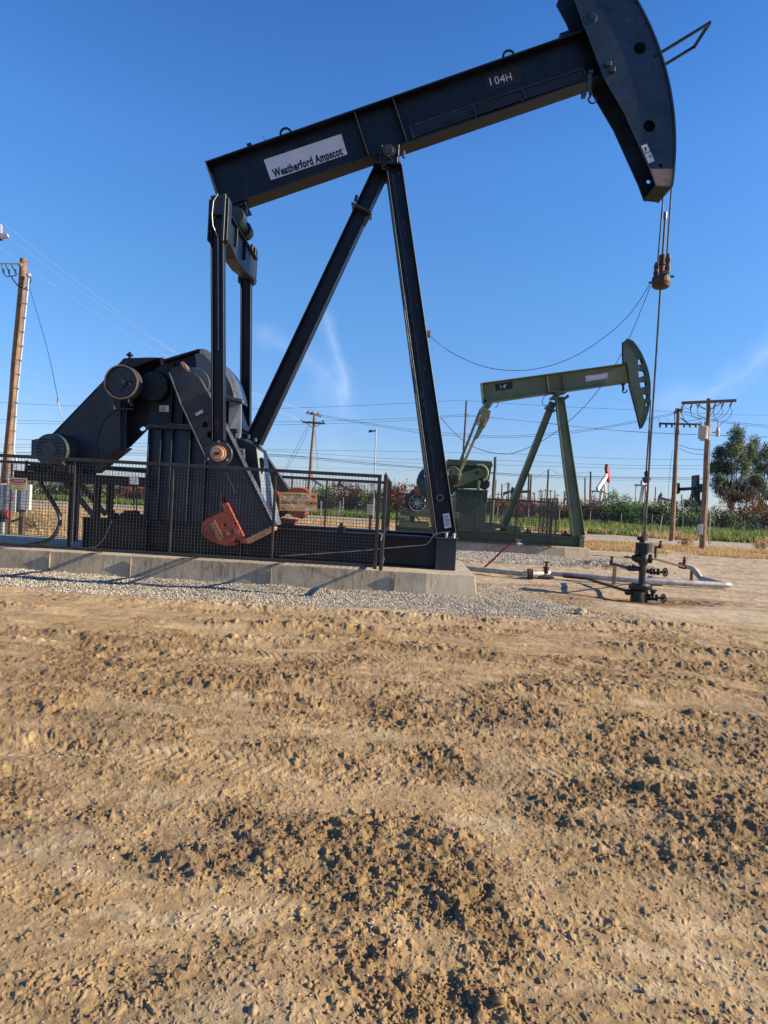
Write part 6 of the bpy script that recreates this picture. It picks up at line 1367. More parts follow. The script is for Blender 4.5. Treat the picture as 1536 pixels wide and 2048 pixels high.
# right pair of poles
def pole(pxt, pyt, pxb, pyb, Y, r0, r1, label, m_, group=None, name='utility_pole'):
    f = frameY(Y); pt, pb = f.p(pxt, pyt, 0), f.p(pxb, pyb, 0)
    base = pt-(pt-pb)*((pt.z+.1)/(pt.z-pb.z)) if pt.z-pb.z > 1e-6 else pb
    T = thing(name, f, (base.x, 0, 0), label, 'pole', group)
    taper(MB(), base, pt, r0, r1, 12).build('pole_shaft', m_, T, f, smooth=True)
    return T, f, pt
YP1 = 31.0
T, f, pt = pole(1418, 797, 1404, 1100, YP1, .135, .09, 'thick brown pole on the right carrying transformer cans and a level crossarm', M['wood'])
a_, b_ = f.p(1364, 806, -.18), f.p(1472, 801, -.18)
MB().bar(a_, b_, .10, .13).build('crossarm', M['wooddark'], T, f)
for (p, q) in (((1392, 809), (1412, 819)), ((1443, 806), (1422, 818))): MB().bar(f.p(*p, -.2), f.p(*q, -.16), .03, .04).build('arm_brace', M['wooddark'], T, f)
ins = [(1368, 810, 1362, 818), (1384, 809, 1381, 818), (1400, 808, 1395, 816), (1431, 807, 1428, 818), (1448, 805, 1443, 815), (1464, 804, 1460, 814)]
for (xa_, ya_, xb_, yb_) in ins: MB().tube([f.p(xa_, ya_, -.2), lerp(f.p(xa_, ya_, -.2), f.p(xb_, yb_, -.5), .5), f.p(xb_, yb_, -.5)], [.03, .055, .03], 8).build('insulator', M['porc'], T, f)
m = MB(); qa, qb = f.p(1395, 856, 0), f.p(1424, 880, 0); m.lathe(((f.p(1401, 870, 0).x), -.25, 0), [(qb.z, 0), (qb.z, .21), (qa.z, .21), (qa.z+.03, .23), (qa.z+.06, .2), (qa.z+.1, 0)], 'z', 24).build('transformer', M['trafo'], T, f, smooth=True)
m = MB(); m.lathe(((f.p(1418, 870, 0).x), .38, 0), [(qb.z, 0), (qb.z, .21), (qa.z, .21), (qa.z+.03, .23), (qa.z+.06, .2), (qa.z+.1, 0)], 'z', 24).build('transformer', M['trafo'], T, f, smooth=True)
m = MB(); m.lathe(((f.p(1435, 870, 0).x), 0, 0), [(f.p(1435, 873, 0).z, 0), (f.p(1435, 873, 0).z, .085), (f.p(1435, 862, 0).z, .10), (f.p(1435, 859, 0).z, .07), (f.p(1435, 852, 0).z, .03), (f.p(1436, 846, 0).z, .03)], 'z', 14).build('arrester', M['trafo'], T, f)
for (px, py) in ((1402, 848), (1410, 847), (1420, 848)): MB().lathe(f.p(px, py, 0), [(-.14, .035), (-.08, .05), (-.04, .03), (0, .05), (.05, .03), (.09, .03), (.09, 0)], 'z', 10).build('bushing', M['trafo'], T, f)
MB().bar(f.p(1424, 865, 0), f.p(1434, 865, 0), .04, .05).build('arrester_bracket', M['galv'], T, f)
for (px, py) in ((1416, 850), (1415, 871), (1414, 905), (1412, 935)): MB().box(f.p(px, py, 0).x-.05, f.p(px, py, 0).x+.04, -.22, -.17, f.p(px, py, 0).z-.03, f.p(px, py, 0).z+.03).build('pole_bolt', M['galv'], T, f)
MB().tube([f.p(1420.5, 880, -.1), f.p(1412.5, 1060, -.16)], .022, 6).build('ground_wire', M['galv'], T, f)
MB().box(f.p(1394, 1060, 0).x, f.p(1401, 1060, 0).x, -.25, .0, f.p(1398, 1069, 0).z, f.p(1398, 1048, 0).z).build('meter_box', M['trafo'], T, f, bevel=.01)
loops = [[(1381, 818), (1383, 830), (1392, 836), (1404, 838), (1412, 838)], [(1395, 818), (1396, 828), (1405, 835), (1413, 836)], [(1428, 819), (1427, 828), (1432, 838), (1436, 846)], [(1443, 816), (1446, 822), (1440, 832), (1424, 839)], [(1460, 815), (1464, 822), (1458, 836), (1444, 845), (1437, 856)], [(1460, 815), (1452, 828), (1438, 838), (1424, 842)], [(1443, 816), (1436, 826), (1424, 834)], [(1362, 819), (1372, 816), (1384, 824)], [(1428, 819), (1424, 826), (1420, 833)]]
for l_ in loops: slack('jumper_wire', l_, [-.5]+[-.2]*(len(l_)-1), .011, M['cable'], T, f, 8)
YP2 = 40.0
T2, f2_, pt = pole(1357, 817, 1343, 1081, YP2, .15, .10, 'second brown pole right of the hanging rod with a low insulator crossarm', M['wood'])
MB().bar(f2_.p(1318, 847, -.2), f2_.p(1402, 849, -.2), .08, .11).build('crossarm', M['wooddark'], T2, f2_)
MB().bar(f2_.p(1361, 836, -.2), f2_.p(1375, 846, -.2), .04, .05).build('arm_brace', M['wooddark'], T2, f2_)
for px in (1320, 1332.5, 1344, 1368.5, 1380, 1392): MB().lathe(f2_.p(px, 851, -.2), [(-.13, .03), (-.1, .06), (-.04, .05), (0, .075), (.05, .06), (.05, 0)], 'z', 10).build('insulator', M['porc'], T2, f2_)
MB().bar(f2_.p(1348, 826, -.15), f2_.p(1366, 818, -.15), .1, .1).lathe(f2_.p(1352, 822, -.2), [(-.15, .05), (.15, .05), (.15, 0)], 'z', 8).lathe(f2_.p(1363, 821, -.2), [(-.15, .06), (.15, .06), (.15, 0)], 'z', 8).build('pole_top_hardware', M['wooddark'], T2, f2_)
slack('service_cable', [(1349, 822), (1350, 880), (1346, 950), (1343, 1010), (1341, 1050)], [-.3]*5, .025, M['rubber'], T2, f2_, 8)
slack('guy', [(1345, 900), (1339, 950), (1336, 1000)], [-.3]*3, .01, M['cable'], T2, f2_, 6)
for l_ in ([(1362, 828), (1375, 845), (1390, 848), (1400, 842)], [(1364, 826), (1368, 840), (1376, 842), (1390, 840), (1404, 838)], [(1330, 836), (1338, 842)], [(1321, 845), (1318, 840), (1315, 838)]): slack('jumper_wire', l_, [-.3]*len(l_), .012, M['cable'], T2, f2_, 8)
slack('service_cable', [(1359, 890), (1380, 897), (1409, 900)], [0, -4, -8.8], .014, M['cable'], T2, f2_, 8); slack('service_cable', [(1358, 896), (1380, 906), (1409, 909.5)], [0, -4, -8.8], .012, M['cable'], T2, f2_, 8)
# middle pole
T3, f3, pt = pole(629, 832, 617, 985, 46, .13, .09, 'weathered pole with two crossarms above the lease sign', M['wood'])
MB().bar(f3.p(613, 825, -.2), f3.p(642, 832, .3), .13, .14).build('crossarm', M['bark'], T3, f3)
MB().bar(f3.p(605, 844, -.2), f3.p(650, 847, -.2), .10, .12).build('crossarm', M['wooddark'], T3, f3)
for (p, q) in (((613, 846), (624, 855)), ((641, 848), (627, 855))): MB().bar(f3.p(*p, -.2), f3.p(*q, -.15), .03, .04).build('arm_brace', M['wooddark'], T3, f3)
for (px, py) in ((603, 841), (616, 823), (625, 825), (636, 827), (646, 842)): MB().lathe(f3.p(px, py, -.1), [(-.08, .03), (0, .06), (.06, .06), (.06, 0)], 'z', 8).build('insulator', M['porc'], T3, f3)
for l_ in (((615, 852), (590, 900), (568, 940)), ((619, 853), (600, 895), (572, 940)), ((630, 860), (633, 900), (635, 940))): slack('guy', list(l_), [0, -.5, -1], .012, M['cable'], T3, f3, 6)
T4, f4, pt = pole(752, 857, 748, 985, 50, .05, .04, 'thin steel light pole right of the twin crossarm pole', M['galv'])
MB().bar(f4.p(737, 864, 0), f4.p(752, 861, 0), .12, .1).lathe(f4.p(741, 862, 0), [(-.1, .0), (-.1, .12), (.1, .08), (.1, 0)], 'x', 8).build('lamp_head', M['blackfar'], T4, f4)
T5, f5, pt = pole(933, 801, 924, 960, 60, .11, .08, 'slim dark pole rising behind the green gear reducer', M['woodfar']); MB().bar(f5.p(928, 829, 0), f5.p(937, 831, 0), .1, .12).build('short_arm', M['trafo'], T5, f5)
T6, f6, pt = pole(991, 914, 983, 1050, 29, .075, .06, 'slim grey post just right of the green gear reducer', M['green2']); MB().bar(f6.p(976, 945, 0), f6.p(990, 945.5, 0), .04, .04).build('short_arm', M['green2'], T6, f6)
# far poles
FP = [(1097, 939, 1093.5, 1010, 'tallest of the far red brown poles between the green legs'), (1058, 947, 1056, 1004, 'left one of the close pair of far poles'), (1062.5, 949, 1060, 1006, 'right one of the close pair of far poles'),
      (1181.5, 943, 1180, 1008, 'far pole just left of the white and red pump jack'), (1170, 955, 1170, 1006, 'shorter far pole left of the tall one beside the white pump jack'), (1004, 968, 1003, 1003, 'far pole behind the green rear brace, short'),
      (1018, 966, 1017, 1004, 'thin far pole just left of the green rear brace'), (992, 959, 989, 999, 'leaning far pole right of the green gear reducer'), (1082, 978, 1082, 1002, 'stubby far pole right of the close pair'), (1101, 980, 1101, 1000, 'far pole with a tiny crossarm right of the tallest far one'),
      (1311, 974, 1310, 1003, 'far pole just right of the hanging rods'), (1322, 984, 1322, 1005, 'short far pole further right of the hanging rods'), (1363.5, 989, 1363.5, 1004, 'tiny far pole between the two brown poles'), (772, 945, 773, 982, 'far pole seen over the fence corner'), (926, 935, 925, 985, 'pale short pole with a box behind the gear reducer'),
      (1069, 985, 1069, 1001, 'tiny far pole behind the green fence'), (1129, 982, 1129, 1003, 'tiny far pole between the green front legs'), (1330, 996, 1331, 1008, 'tiny far pole left of the second brown pole'), (668, 962, 668, 984, 'tiny far pole left of the blue far pump jack'), (585, 955, 584, 978, 'far pole just left of the twin crossarm pole')]
for i, (xt, yt, xb_, yb_, lb) in enumerate(FP):
    Y = 95 if yt < 950 else (120 if yt < 972 else 150)
    if i == 14: Y = 60
    T_, f_, p_ = pole(xt, yt, xb_, yb_, Y, .15 if Y < 140 else .14, .12 if Y < 140 else .11, lb, M['woodfar'])
    if i in (9, 14): MB().bar(f_.p(xt-3.5, yt+2, 0), f_.p(xt+4, yt+2, 0), .15, .2).build('crossarm', M['woodfar'], T_, f_)
rnd = random.Random(11)
tiny = []
for k in range(46):
    px = rnd.choice([rnd.uniform(540, 760), rnd.uniform(985, 1160), rnd.uniform(985, 1160), rnd.uniform(1230, 1420)]); h0 = 995+.056*(px-768)
    Y = rnd.uniform(190, 330); f_ = frameY(Y); x_ = f_.p(px, h0, 0).x; hh_ = rnd.uniform(4.5, 8.5)
    T_ = thing('utility_pole', f_, (x_, 0, 0), 'tiny far pole on the skyline of the oil field', 'pole', 'tiny far poles on the skyline')
    MB().tube([(x_, 0, 0), (x_+rnd.uniform(-.1, .1), 0, hh_)], .12, 6).build('pole_shaft', M['woodfar'], T_, f_)
    if rnd.random() < .35: MB().box(x_-.9, x_+.9, -.08, .08, hh_-.7, hh_-.5).build('crossarm', M['woodfar'], T_, f_)
# stakes near the road
for (xt, yt, xb_, yb_, lb) in ((1325, 1031, 1317, 1074, 'leaning bleached stake left of the second brown pole'), (1421, 1020, 1418.5, 1085, 'thin upright bleached stake right of the thick brown pole')):
    f_ = frameY(42 if xt < 1400 else 36); a_, b_ = f_.p(xt, yt, 0), f_.p(xb_, yb_, 0); o = MB().bar(b_-Vector((0, 0, .1)), a_, .05, .05).build('marker_stake', M['stake'], None, f_, at=(b_.x, 0, 0)); tag(o, lb, 'stake')
# ---------------------------------------------------------------- power lines
def line(pts, Y0, Y1, r, lb, nm='power_line', mm='cable'):
    k = len(pts)-1; q = [WF.p(px, py, Y0+(Y1-Y0)*i/k) for i, (px, py) in enumerate(pts)]; out = []
    for i in range(k):
        p0, p1, p2, p3 = q[max(i-1, 0)], q[i], q[i+1], q[min(i+2, k)]
        for j in range(8): t = j/8; out.append(0.5*((2*p1)+(-p0+p2)*t+(2*p0-5*p1+4*p2-p3)*t*t+(-p0+3*p1-3*p2+p3)*t**3))
    out.append(q[-1]); o = MB().tube(out, r*.7, 4).build(nm, M[mm], None, WF, at=tuple(q[0])); tag(o, lb, 'power line', 'power lines across the sky'); return o
line([(8, 447), (120, 537), (230, 618), (340, 697), (470, 772), (603, 841)], 17, 45.8, .007, 'highest of the three wires dropping from the upper left corner pole', mm='galv')
line([(10, 470), (120, 552), (230, 628), (345, 702), (480, 775), (616, 823)], 17, 45.8, .007, 'second of the three wires dropping from the left edge', mm='galv')
line([(-10, 490), (100, 566), (200, 632), (320, 705), (480, 790), (604, 843)], 17, 45.8, .007, 'lowest of the three wires dropping from the left edge', mm='galv')
line([(-40, 803), (150, 812), (430, 820), (505, 818), (700, 812), (930, 800)], 62, 60, .022, 'topmost thin line running to the slim dark pole')
line([(933, 801), (1100, 812), (1320, 822), (1450, 829), (1600, 831)], 60, 62, .022, 'topmost thin line right of the slim dark pole')
line([(-40, 838), (260, 846), (530, 844), (650, 842), (800, 837), (930, 829)], 62, 60, .022, 'upper line meeting the short arm of the slim pole')
line([(933, 830), (1060, 843), (1200, 858), (1345, 868), (1600, 874)], 60, 62, .022, 'line falling right from the short arm of the slim pole')
line([(-40, 845), (260, 850), (530, 850), (780, 843), (930, 833), (1090, 846), (1250, 862), (1600, 878)], 62, 62, .022, 'line just under the one on the short arm')
line([(642, 830), (760, 850), (860, 863), (1000, 872), (1100, 866), (1200, 855), (1348, 826)], 46, 40, .018, 'upper cable swinging from the twin crossarm pole to the right poles')
line([(640, 833), (760, 853), (860, 868), (1000, 875), (1100, 870), (1200, 858), (1348, 829)], 46, 40, .018, 'lower cable swinging from the twin crossarm pole to the right poles')
line([(1366, 822), (1420, 838), (1470, 845), (1600, 856)], 40, 38, .016, 'upper cable leaving the second brown pole to the right edge')
line([(1366, 828), (1424, 842), (1480, 849), (1600, 861)], 40, 38, .016, 'lower cable leaving the second brown pole to the right edge')
line([(-40, 876), (260, 886), (530, 898), (800, 903), (1000, 907), (1230, 917), (1400, 919), (1600, 921)], 58, 58, .02, 'line at mid height crossing behind the green legs')
line([(-40, 888), (260, 893), (530, 901), (800, 918), (1000, 921), (1230, 930), (1400, 931), (1600, 934)], 58, 58, .02, 'line crossing behind the green carrier bar, upper')
line([(-40, 893), (260, 900), (530, 910), (800, 925), (1000, 930), (1230, 936), (1400, 938), (1600, 940)], 58, 58, .02, 'line crossing behind the green carrier bar, lower')
line([(-40, 905), (260, 906), (530, 908), (700, 923), (900, 939), (1050, 949), (1230, 954), (1400, 956), (1600, 958)], 44, 44, .03, 'thick dark line crossing low in front of the far pump jacks')
line([(-40, 910), (260, 910), (530, 912), (700, 926), (900, 941), (1050, 952), (1230, 957), (1400, 959), (1600, 961)], 44, 44, .022, 'thinner line hanging just below the thick dark one')
line([(-40, 920), (300, 928), (650, 936), (900, 944), (1200, 960), (1600, 966)], 70, 70, .014, 'lowest faint line above the hedge')
line([(1004, 970), (1040, 974), (1097, 940), (1120, 948), (1181, 944)], 120, 95, .03, 'sagging far wire joining the far poles')
# ---------------------------------------------------------------- far pump jacks
def far_jack(px, py_top, Y, H, flip, mb_, mh, label, beam_tilt, yaw=0):
    """complete small pump jack; px,py_top = image place of the saddle, H = saddle height"""
    q0 = WF.p(px, py_top, Y); f = Frame(q0.x, Y, R(yaw)); q = Vector((0, 0, q0.z)); s_ = q.z/5.2 if H is None else H/5.2
    T = thing('pump_jack', f, (q.x, 0, 0), label, 'pump jack', None)
    fx = -1 if flip else 1
    def P(x, z): return (q.x+fx*x*s_, z*s_)
    ct, st = math.cos(beam_tilt), math.sin(beam_tilt)
    def Q(x, z): return P(x*ct-z*st, 5.2+x*st+z*ct)
    def poly(m, pts, ya, yb): return m.prism(pts, ya*s_, yb*s_)
    poly(MB(), [Q(-2.6, -.05), Q(2.1, -.05), Q(2.1, .65), Q(-2.6, .65)], -.15, .15).build('walking_beam', mb_, T, f)
    r = 2.75; arc_ = [Q(r*math.cos(t), r*math.sin(t)+.3) for t in [R(-32)+R(66)*k/12 for k in range(13)]]
    poly(MB(), arc_+[Q(1.75, 1.3), Q(1.9, .3), Q(2.1, -.6)], -.2, .2).build('horse_head', mh, T, f)
    for x_ in (1.1, 1.2): 
        a_, b_ = P(.0, 5.1), P(x_, .5)
    for (xb_, yy) in ((1.1, -.8), (1.1, .8), (-1.2, 0)):
        a_, b_ = P(0, 5.15), P(xb_, .4); MB().bar((b_[0], yy*s_, b_[1]), (a_[0], yy*.25*s_, a_[1]), .22*s_, .22*s_).build('samson_leg', mb_, T, f)
    poly(MB(), [P(-4, 0), P(1.5, 0), P(1.5, .4), P(-4, .4)], -.8, .8).build('skid', mb_, T, f)
    poly(MB(), [P(-3.0, .4), P(-1.9, .4), P(-1.9, 2.4), P(-2.1, 2.6), P(-3.0, 2.5)], -.6, .6).build('gear_reducer', mb_, T, f)
    for yy in (-.85, .75):
        a_, b_ = P(-2.4, 2.1), P(-3.1, 1.2); MB().bar((a_[0], yy*s_, a_[1]), (b_[0], yy*s_, b_[1]), .1*s_, .5*s_).build('crank', mh, T, f)
        c_ = Q(-2.5, 0); MB().bar((P(-2.9, 1.5)[0], (yy-.1)*s_, P(-2.9, 1.5)[1]), (c_[0], (yy-.1)*s_, c_[1]), .12*s_, .12*s_).build('pitman_arm', mb_, T, f)
    c_ = Q(-2.5, 0); MB().box(c_[0]-.12*s_, c_[0]+.12*s_, -1.0*s_, .9*s_, c_[1]-.15*s_, c_[1]+.1*s_).build('equalizer_beam', mb_, T, f)
    a_ = arc_[3]; b_ = (a_[0], .9*s_); xb2 = q.x+fx*r*s_; MB().tube([(xb2, 0, Q(r, 0)[1]), (xb2, 0, .6*s_)], .035*s_, 5).build('polished_rod', M['cable'], T, f)
    return T
far_jack(1206, 966, 105, None, False, M['whitefar'], M['redfar'], 'far white pump jack with a bright red raised head behind the shrubs', R(30), 55)
far_jack(1288, 970, 100, None, False, M['whitefar'], M['pinkfar'], 'far white pump jack with a faded pink head behind the hanging rods', R(3), 62)
far_jack(632, 966, 95, None, True, M['whitefar'], M['pinkfar'], 'far white pump jack with a faded red head facing left behind the fence', R(22), -40)
far_jack(688, 976, 110, None, True, M['bluefar'], M['bluefar'], 'far dark blue pump jack facing left behind the mesh fence', R(20), -35)
far_jack(868, 968, 62, None, True, M['bluefar'], M['bluefar'], 'dark blue pump jack peeping over the green belt guard', R(13), -15)
far_jack(1025, 984, 170, None, False, M['blackfar'], M['blackfar'], 'tiny dark pump jack left of the green rear brace', R(20))
far_jack(1042, 986, 150, None, True, M['blackfar'], M['blackfar'], 'tiny black pump jack behind the green rear brace', R(-6))
far_jack(956, 986, 160, None, False, M['blackfar'], M['blackfar'], 'tiny black pump jack beside the green gear reducer', R(0))
far_jack(1334, 1002, 190, None, True, M['blackfar'], M['blackfar'], 'tiny black pump jack left of the second brown pole', R(12))
# black unit seen from behind between the two brown poles
f = frameY(75); T = thing('pump_jack', f, (f.p(1388, 1000, 0).x, 0, 0), 'black pump jack between the two brown poles, near the tree', 'pump jack')
def fq(px, py, y=0): v = f.p(px, py, y); return (v.x, v.z)
def slab(pts, ya, yb, nm): return MB().prism([fq(*p) for p in pts], ya, yb).build(nm, M['blackfar'], T, f)
slab([(1353, 975.5), (1406, 973), (1406, 979), (1353, 982)], -.4, .4, 'walking_beam'); slab([(1388, 951), (1394, 950), (1394, 968), (1400, 968), (1400, 985), (1387, 985)], -.6, .6, 'horse_head')
slab([(1353, 967), (1356.5, 966), (1357.5, 985), (1354, 988)], -.4, .4, 'tail_plate')
for pts in ([(1385, 983), (1388, 983), (1381, 1012), (1377, 1012)], [(1389, 983), (1393, 983), (1396, 1012), (1392, 1012)], [(1394, 970), (1398, 970), (1398, 1012), (1394, 1012)]): slab(pts, -.3, .3, 'samson_leg')
slab([(1375, 1000), (1404, 1000), (1404, 1014), (1375, 1014)], -.8, .8, 'gear_reducer')
f = frameY(80); T = thing('pump_jack', f, (f.p(1545, 1000, 0).x, 0, 0), 'dark blue horse head of a pump jack cut by the right edge', 'pump jack')
v_ = [f.p(*p, 0) for p in ((1531, 983), (1534, 980), (1542, 981), (1544, 1000), (1534, 1001), (1531, 994))]
MB().prism([(p.x, p.z) for p in v_], -.5, .5).build('horse_head', M['bluefar'], T, f)
v_ = [f.p(*p, 0) for p in ((1541, 985), (1600, 990), (1600, 996), (1541, 991))]; MB().prism([(p.x, p.z) for p in v_], -.3, .3).build('walking_beam', M['bluefar'], T, f)
v_ = [f.p(*p, 0) for p in ((1570, 990), (1576, 990), (1590, 1040), (1560, 1040))]; MB().prism([(p.x, p.z) for p in v_], -.6, .6).build('samson_leg', M['bluefar'], T, f)
# ---------------------------------------------------------------- verge fence, signs, utility lid
f = frameY(66)
m = MB(); CF = thing('chain_link_fence', f, (10, 0, 0), 'low grey chain link fence along the hedge beyond the green verge', 'fence')
zt = 1.35; x0_, x1_ = -40, 46
for k in range(30):
    x_ = x0_+k*3.0; MB().tube([(x_, 0, -.05), (x_, 0, zt+.05)], .03, 6).build('fence_post', M['galv'], CF, f)
m = MB()
n = int((x1_-x0_)/.16)
for k in range(n):
    x_ = x0_+k*.16; m.bar((x_, 0, .02), (x_+zt-.0, 0, zt), .009, .009); m.bar((x_+zt, .012, .02), (x_, .012, zt), .009, .009)
m.box(x0_, x1_, -.015, .015, zt, zt+.03); m.build('chain_link_mesh', M['wire'], CF, f)
q = G(1210, 1048, .1); o = MB().box(q.x-1.6, q.x+1.6, q.y, q.y+1.6, 0, .22).build('utility_vault', M['trafo'], None, WF, at=(q.x, q.y, 0), bevel=.02); tag(o, 'low pale concrete vault lid lying in the green weeds', 'vault lid')
f = frameY(27); q = f.p(797, 1000, 0)
T = thing('junction_post', f, (f.p(800, 1000, 0).x, 0, 0), 'grey box on a post seen through the fence corner', 'junction box')
x_ = f.p(741, 1030, 0).x; MB().box(x_-.05, x_+.05, 0, .1, -.1, f.p(741, 1008, 0).z).build('post', M['wooddark'], T, f); MB().box(x_-.16, x_+.10, -.1, 0, f.p(741, 1030, 0).z, f.p(741, 1008, 0).z).build('box', M['trafo'], T, f, bevel=.01)
for (px, lb) in ((681, 'white marker post left of the other one in the verge'), (643, 'white marker post seen through the mesh nearer the lease sign')):
    f = frameY(48); q0_, q1_ = f.p(px, 1002, 0), f.p(px, 1030, 0); o = MB().box(q0_.x-.05, q0_.x+.05, -.02, .02, -.1, max(q0_.z, .9)).build('marker_post', M['whitefar'], None, f, at=(q0_.x, 0, 0)); tag(o, lb, 'post')
# ---------------------------------------------------------------- plants
def foliage(n, blobs, leaf, cols, seed, droop=.3, elong=1.8):
    """leaf quads spread through the shells of several blobs; returns V, F, C"""
    g = np.random.default_rng(seed); w_ = np.array([b[3]*b[4]*b[5] for b in blobs])**.7; w_ /= w_.sum(); pick = g.choice(len(blobs), n, p=w_)
    Bc = np.array([b[:3] for b in blobs])[pick]; Br = np.array([b[3:6] for b in blobs])[pick]
    d = g.normal(size=(n, 3)); d /= np.linalg.norm(d, axis=1)[:, None]; r = g.random(n)**.5
    lump = 1+.22*np.sin(d[:, 0]*5+pick)*np.cos(d[:, 2]*4+pick*2)
    P = Bc+d*(r*lump)[:, None]*Br; P += g.normal(size=(n, 3))*leaf*1.5
    P[:, 2] = np.maximum(P[:, 2], .02)
    u = g.normal(size=(n, 3)); u[:, 2] -= droop; u /= np.linalg.norm(u, axis=1)[:, None]; v = np.cross(u, g.normal(size=(n, 3))); v /= np.linalg.norm(v, axis=1)[:, None]
    s_ = leaf*(.6+.8*g.random(n)); u = u*(s_*elong)[:, None]; v = v*(s_*.5)[:, None]
    V = np.stack([P-u, P+v*.9, P+u, P-v*.9], 1).reshape(-1, 3); F = np.arange(n*4).reshape(n, 4)
    ci = g.choice(len(cols), n, p=np.array([c[3] for c in cols])/sum(c[3] for c in cols)); C = np.array([c[:3] for c in cols])[ci]*(.95+.8*g.random((n, 1)))
    tone = 1+.25*np.sin(pick*2.4)[:, None]; C = np.clip(C*tone, .004, .9)
    return V, F, np.repeat(C, 4, axis=0)
m_leaf = attr_mat('foliage', 'tint', .6, 10, 0, .1, trans=.3)
def bush(name, x, y, wd, ht, dp, cols, label, seed, n=2600, leaf=.10, group=None, cat='shrub'):
    g = random.Random(seed); bl = []
    for k in range(7):
        bl.append((g.uniform(-.5, .5)*wd*.75, g.uniform(-.4, .4)*dp, ht*g.uniform(.35, .62), wd*g.uniform(.20, .32), dp*.35, ht*g.uniform(.28, .42)))
    for k in range(5): bl.append((g.uniform(-.5, .5)*wd*.85, g.uniform(-.4, .4)*dp, ht*.22, wd*.22, dp*.35, ht*.25))
    for k in range(5): bl.append((g.uniform(-.5, .5)*wd*.8, g.uniform(-.3, .3)*dp, ht*g.uniform(.7, .92), wd*.10, dp*.16, ht*.16))
    V, F, C = foliage(n, bl, leaf, cols, seed)
    T = bpy.data.objects.new(name, None); col.objects.link(T); T.location = (x, y, 0); ROOTS[T.name] = (Vector((x, y, 0)), 0); tag(T, label, cat, group)
    soup('leaves', V, F, C, m_leaf, kind=None, parent=T)
    m = MB()
    for k in range(7): m.tube([(x+g.uniform(-.2, .2), y, -.05), (x+g.uniform(-.4, .4)*wd, y+g.uniform(-.3, .3)*dp, ht*.6)], [.05, .02], 5)
    m.build('stems', M['bark'], T, WF)
    return T
RED = [(.20, .05, .03, 3), (.12, .07, .03, 4), (.05, .06, .02, 3), (.28, .08, .04, 1)]
BROWN = [(.15, .10, .075, 4), (.20, .14, .11, 3), (.08, .06, .04, 3), (.07, .08, .03, 1)]
OLIVE = [(.14, .17, .045, 4), (.21, .24, .07, 3), (.06, .08, .025, 3)]
GREEN = [(.07, .13, .045, 4), (.11, .18, .06, 3), (.03, .06, .025, 3)]
PALE = [(.30, .32, .17, 3), (.08, .11, .04, 4), (.04, .06, .025, 4), (.45, .44, .30, 1)]
DARKG = [(.035, .055, .03, 5), (.07, .09, .05, 3), (.16, .18, .12, 1)]
MAG = [(.30, .03, .06, 3), (.16, .03, .04, 2), (.04, .07, .02, 4), (.08, .12, .03, 2)]
def hx(px, Y): return WF.p(px, 1000, Y).x
# hedge at right: (px centre, py top, width px, colours, label)
hedge = [(812, 965, 46, MAG, 'magenta flowering shrub behind the corner of the mesh fence'), (700, 968, 60, MAG, 'magenta and green flowering shrub seen through the mesh'), (648, 972, 60, OLIVE, 'olive shrub left of the magenta one behind the mesh'), (755, 975, 50, OLIVE, 'olive shrub right of the magenta one behind the mesh'), (862, 985, 60, RED, 'reddish shrub behind the green motor'),
  (905, 988, 60, RED, 'reddish shrub behind the green gear reducer'), (955, 997, 70, RED, 'low red brown shrub right of the green gear reducer'), (1010, 998, 76, RED, 'low red brown shrub behind the green rear brace'), (1075, 998, 76, RED, 'low red brown shrub between the green rear brace and front leg'), (1135, 999, 66, RED, 'red brown shrub behind the green front leg'),
  (1180, 1000, 62, BROWN, 'dry brown shrub right of the green front leg'), (1215, 996, 60, BROWN, 'larger dry brown shrub left of the bushy green one'), (1245, 986, 60, GREEN, 'bushy deep green shrub rising above the hedge'), (1262, 1008, 66, OLIVE, 'yellow green shrub behind the hanging rods'), (1305, 1004, 62, OLIVE, 'yellow green shrub just right of the hanging rods'),
  (1318, 1000, 56, PALE, 'pale flowering shrub left of the second brown pole'), (1378, 1002, 54, DARKG, 'dark grey green shrub between the two brown poles'), (1385, 1018, 60, PALE, 'low pale flowering shrub between the two brown poles'), (1440, 1018, 70, PALE, 'low pale flowering shrub right of the thick brown pole'), (1490, 1002, 70, RED, 'dark red brown shrub under the tree'), (1530, 998, 76, RED, 'rust red shrub at the right edge'), (1475, 1024, 90, DARKG, 'dark shrub mass low under the tree'), (1548, 1020, 80, BROWN, 'dark brown shrub low at the right edge')]
for i, (px, py, wpx, cols, lb) in enumerate(hedge):
    Y = 69.5+(i % 3)*1.3 + (0 if py < 1012 else -1.6); f = frameY(Y); zt = f.p(px, py, 0).z
    bush('shrub', f.p(px, 1000, 0).x, Y, wpx*1.15*Y/FPX*1.25, max(zt, 1.3)*1.05, 2.2, cols, lb, 100+i, n=3400, leaf=.085)
lh = [(-20, 966, 70, PALE), (45, 968, 70, DARKG), (95, 964, 70, PALE), (140, 966, 66, DARKG), (180, 964, 66, PALE), (225, 968, 70, PALE), (270, 972, 60, MAG), (320, 970, 70, OLIVE), (380, 972, 80, RED), (450, 974, 80, OLIVE), (520, 970, 70, PALE), (580, 974, 70, BROWN)]
lbs = ['pale flowering shrub behind the white cabinets', 'dark shrub just right of the white cabinets', 'pale flowering shrub under the motor platform', 'dark green shrub behind the outrigger legs', 'pale leafed shrub between the platform legs', 'pale shrub left of the junction box', 'pinkish shrub left of the tall pedestal', 'olive shrub hidden by the ribbed pedestal', 'red brown shrub behind the crank', 'olive shrub behind the slanting crank', 'pale shrub right of the riser', 'dry brown shrub left of the lease sign']
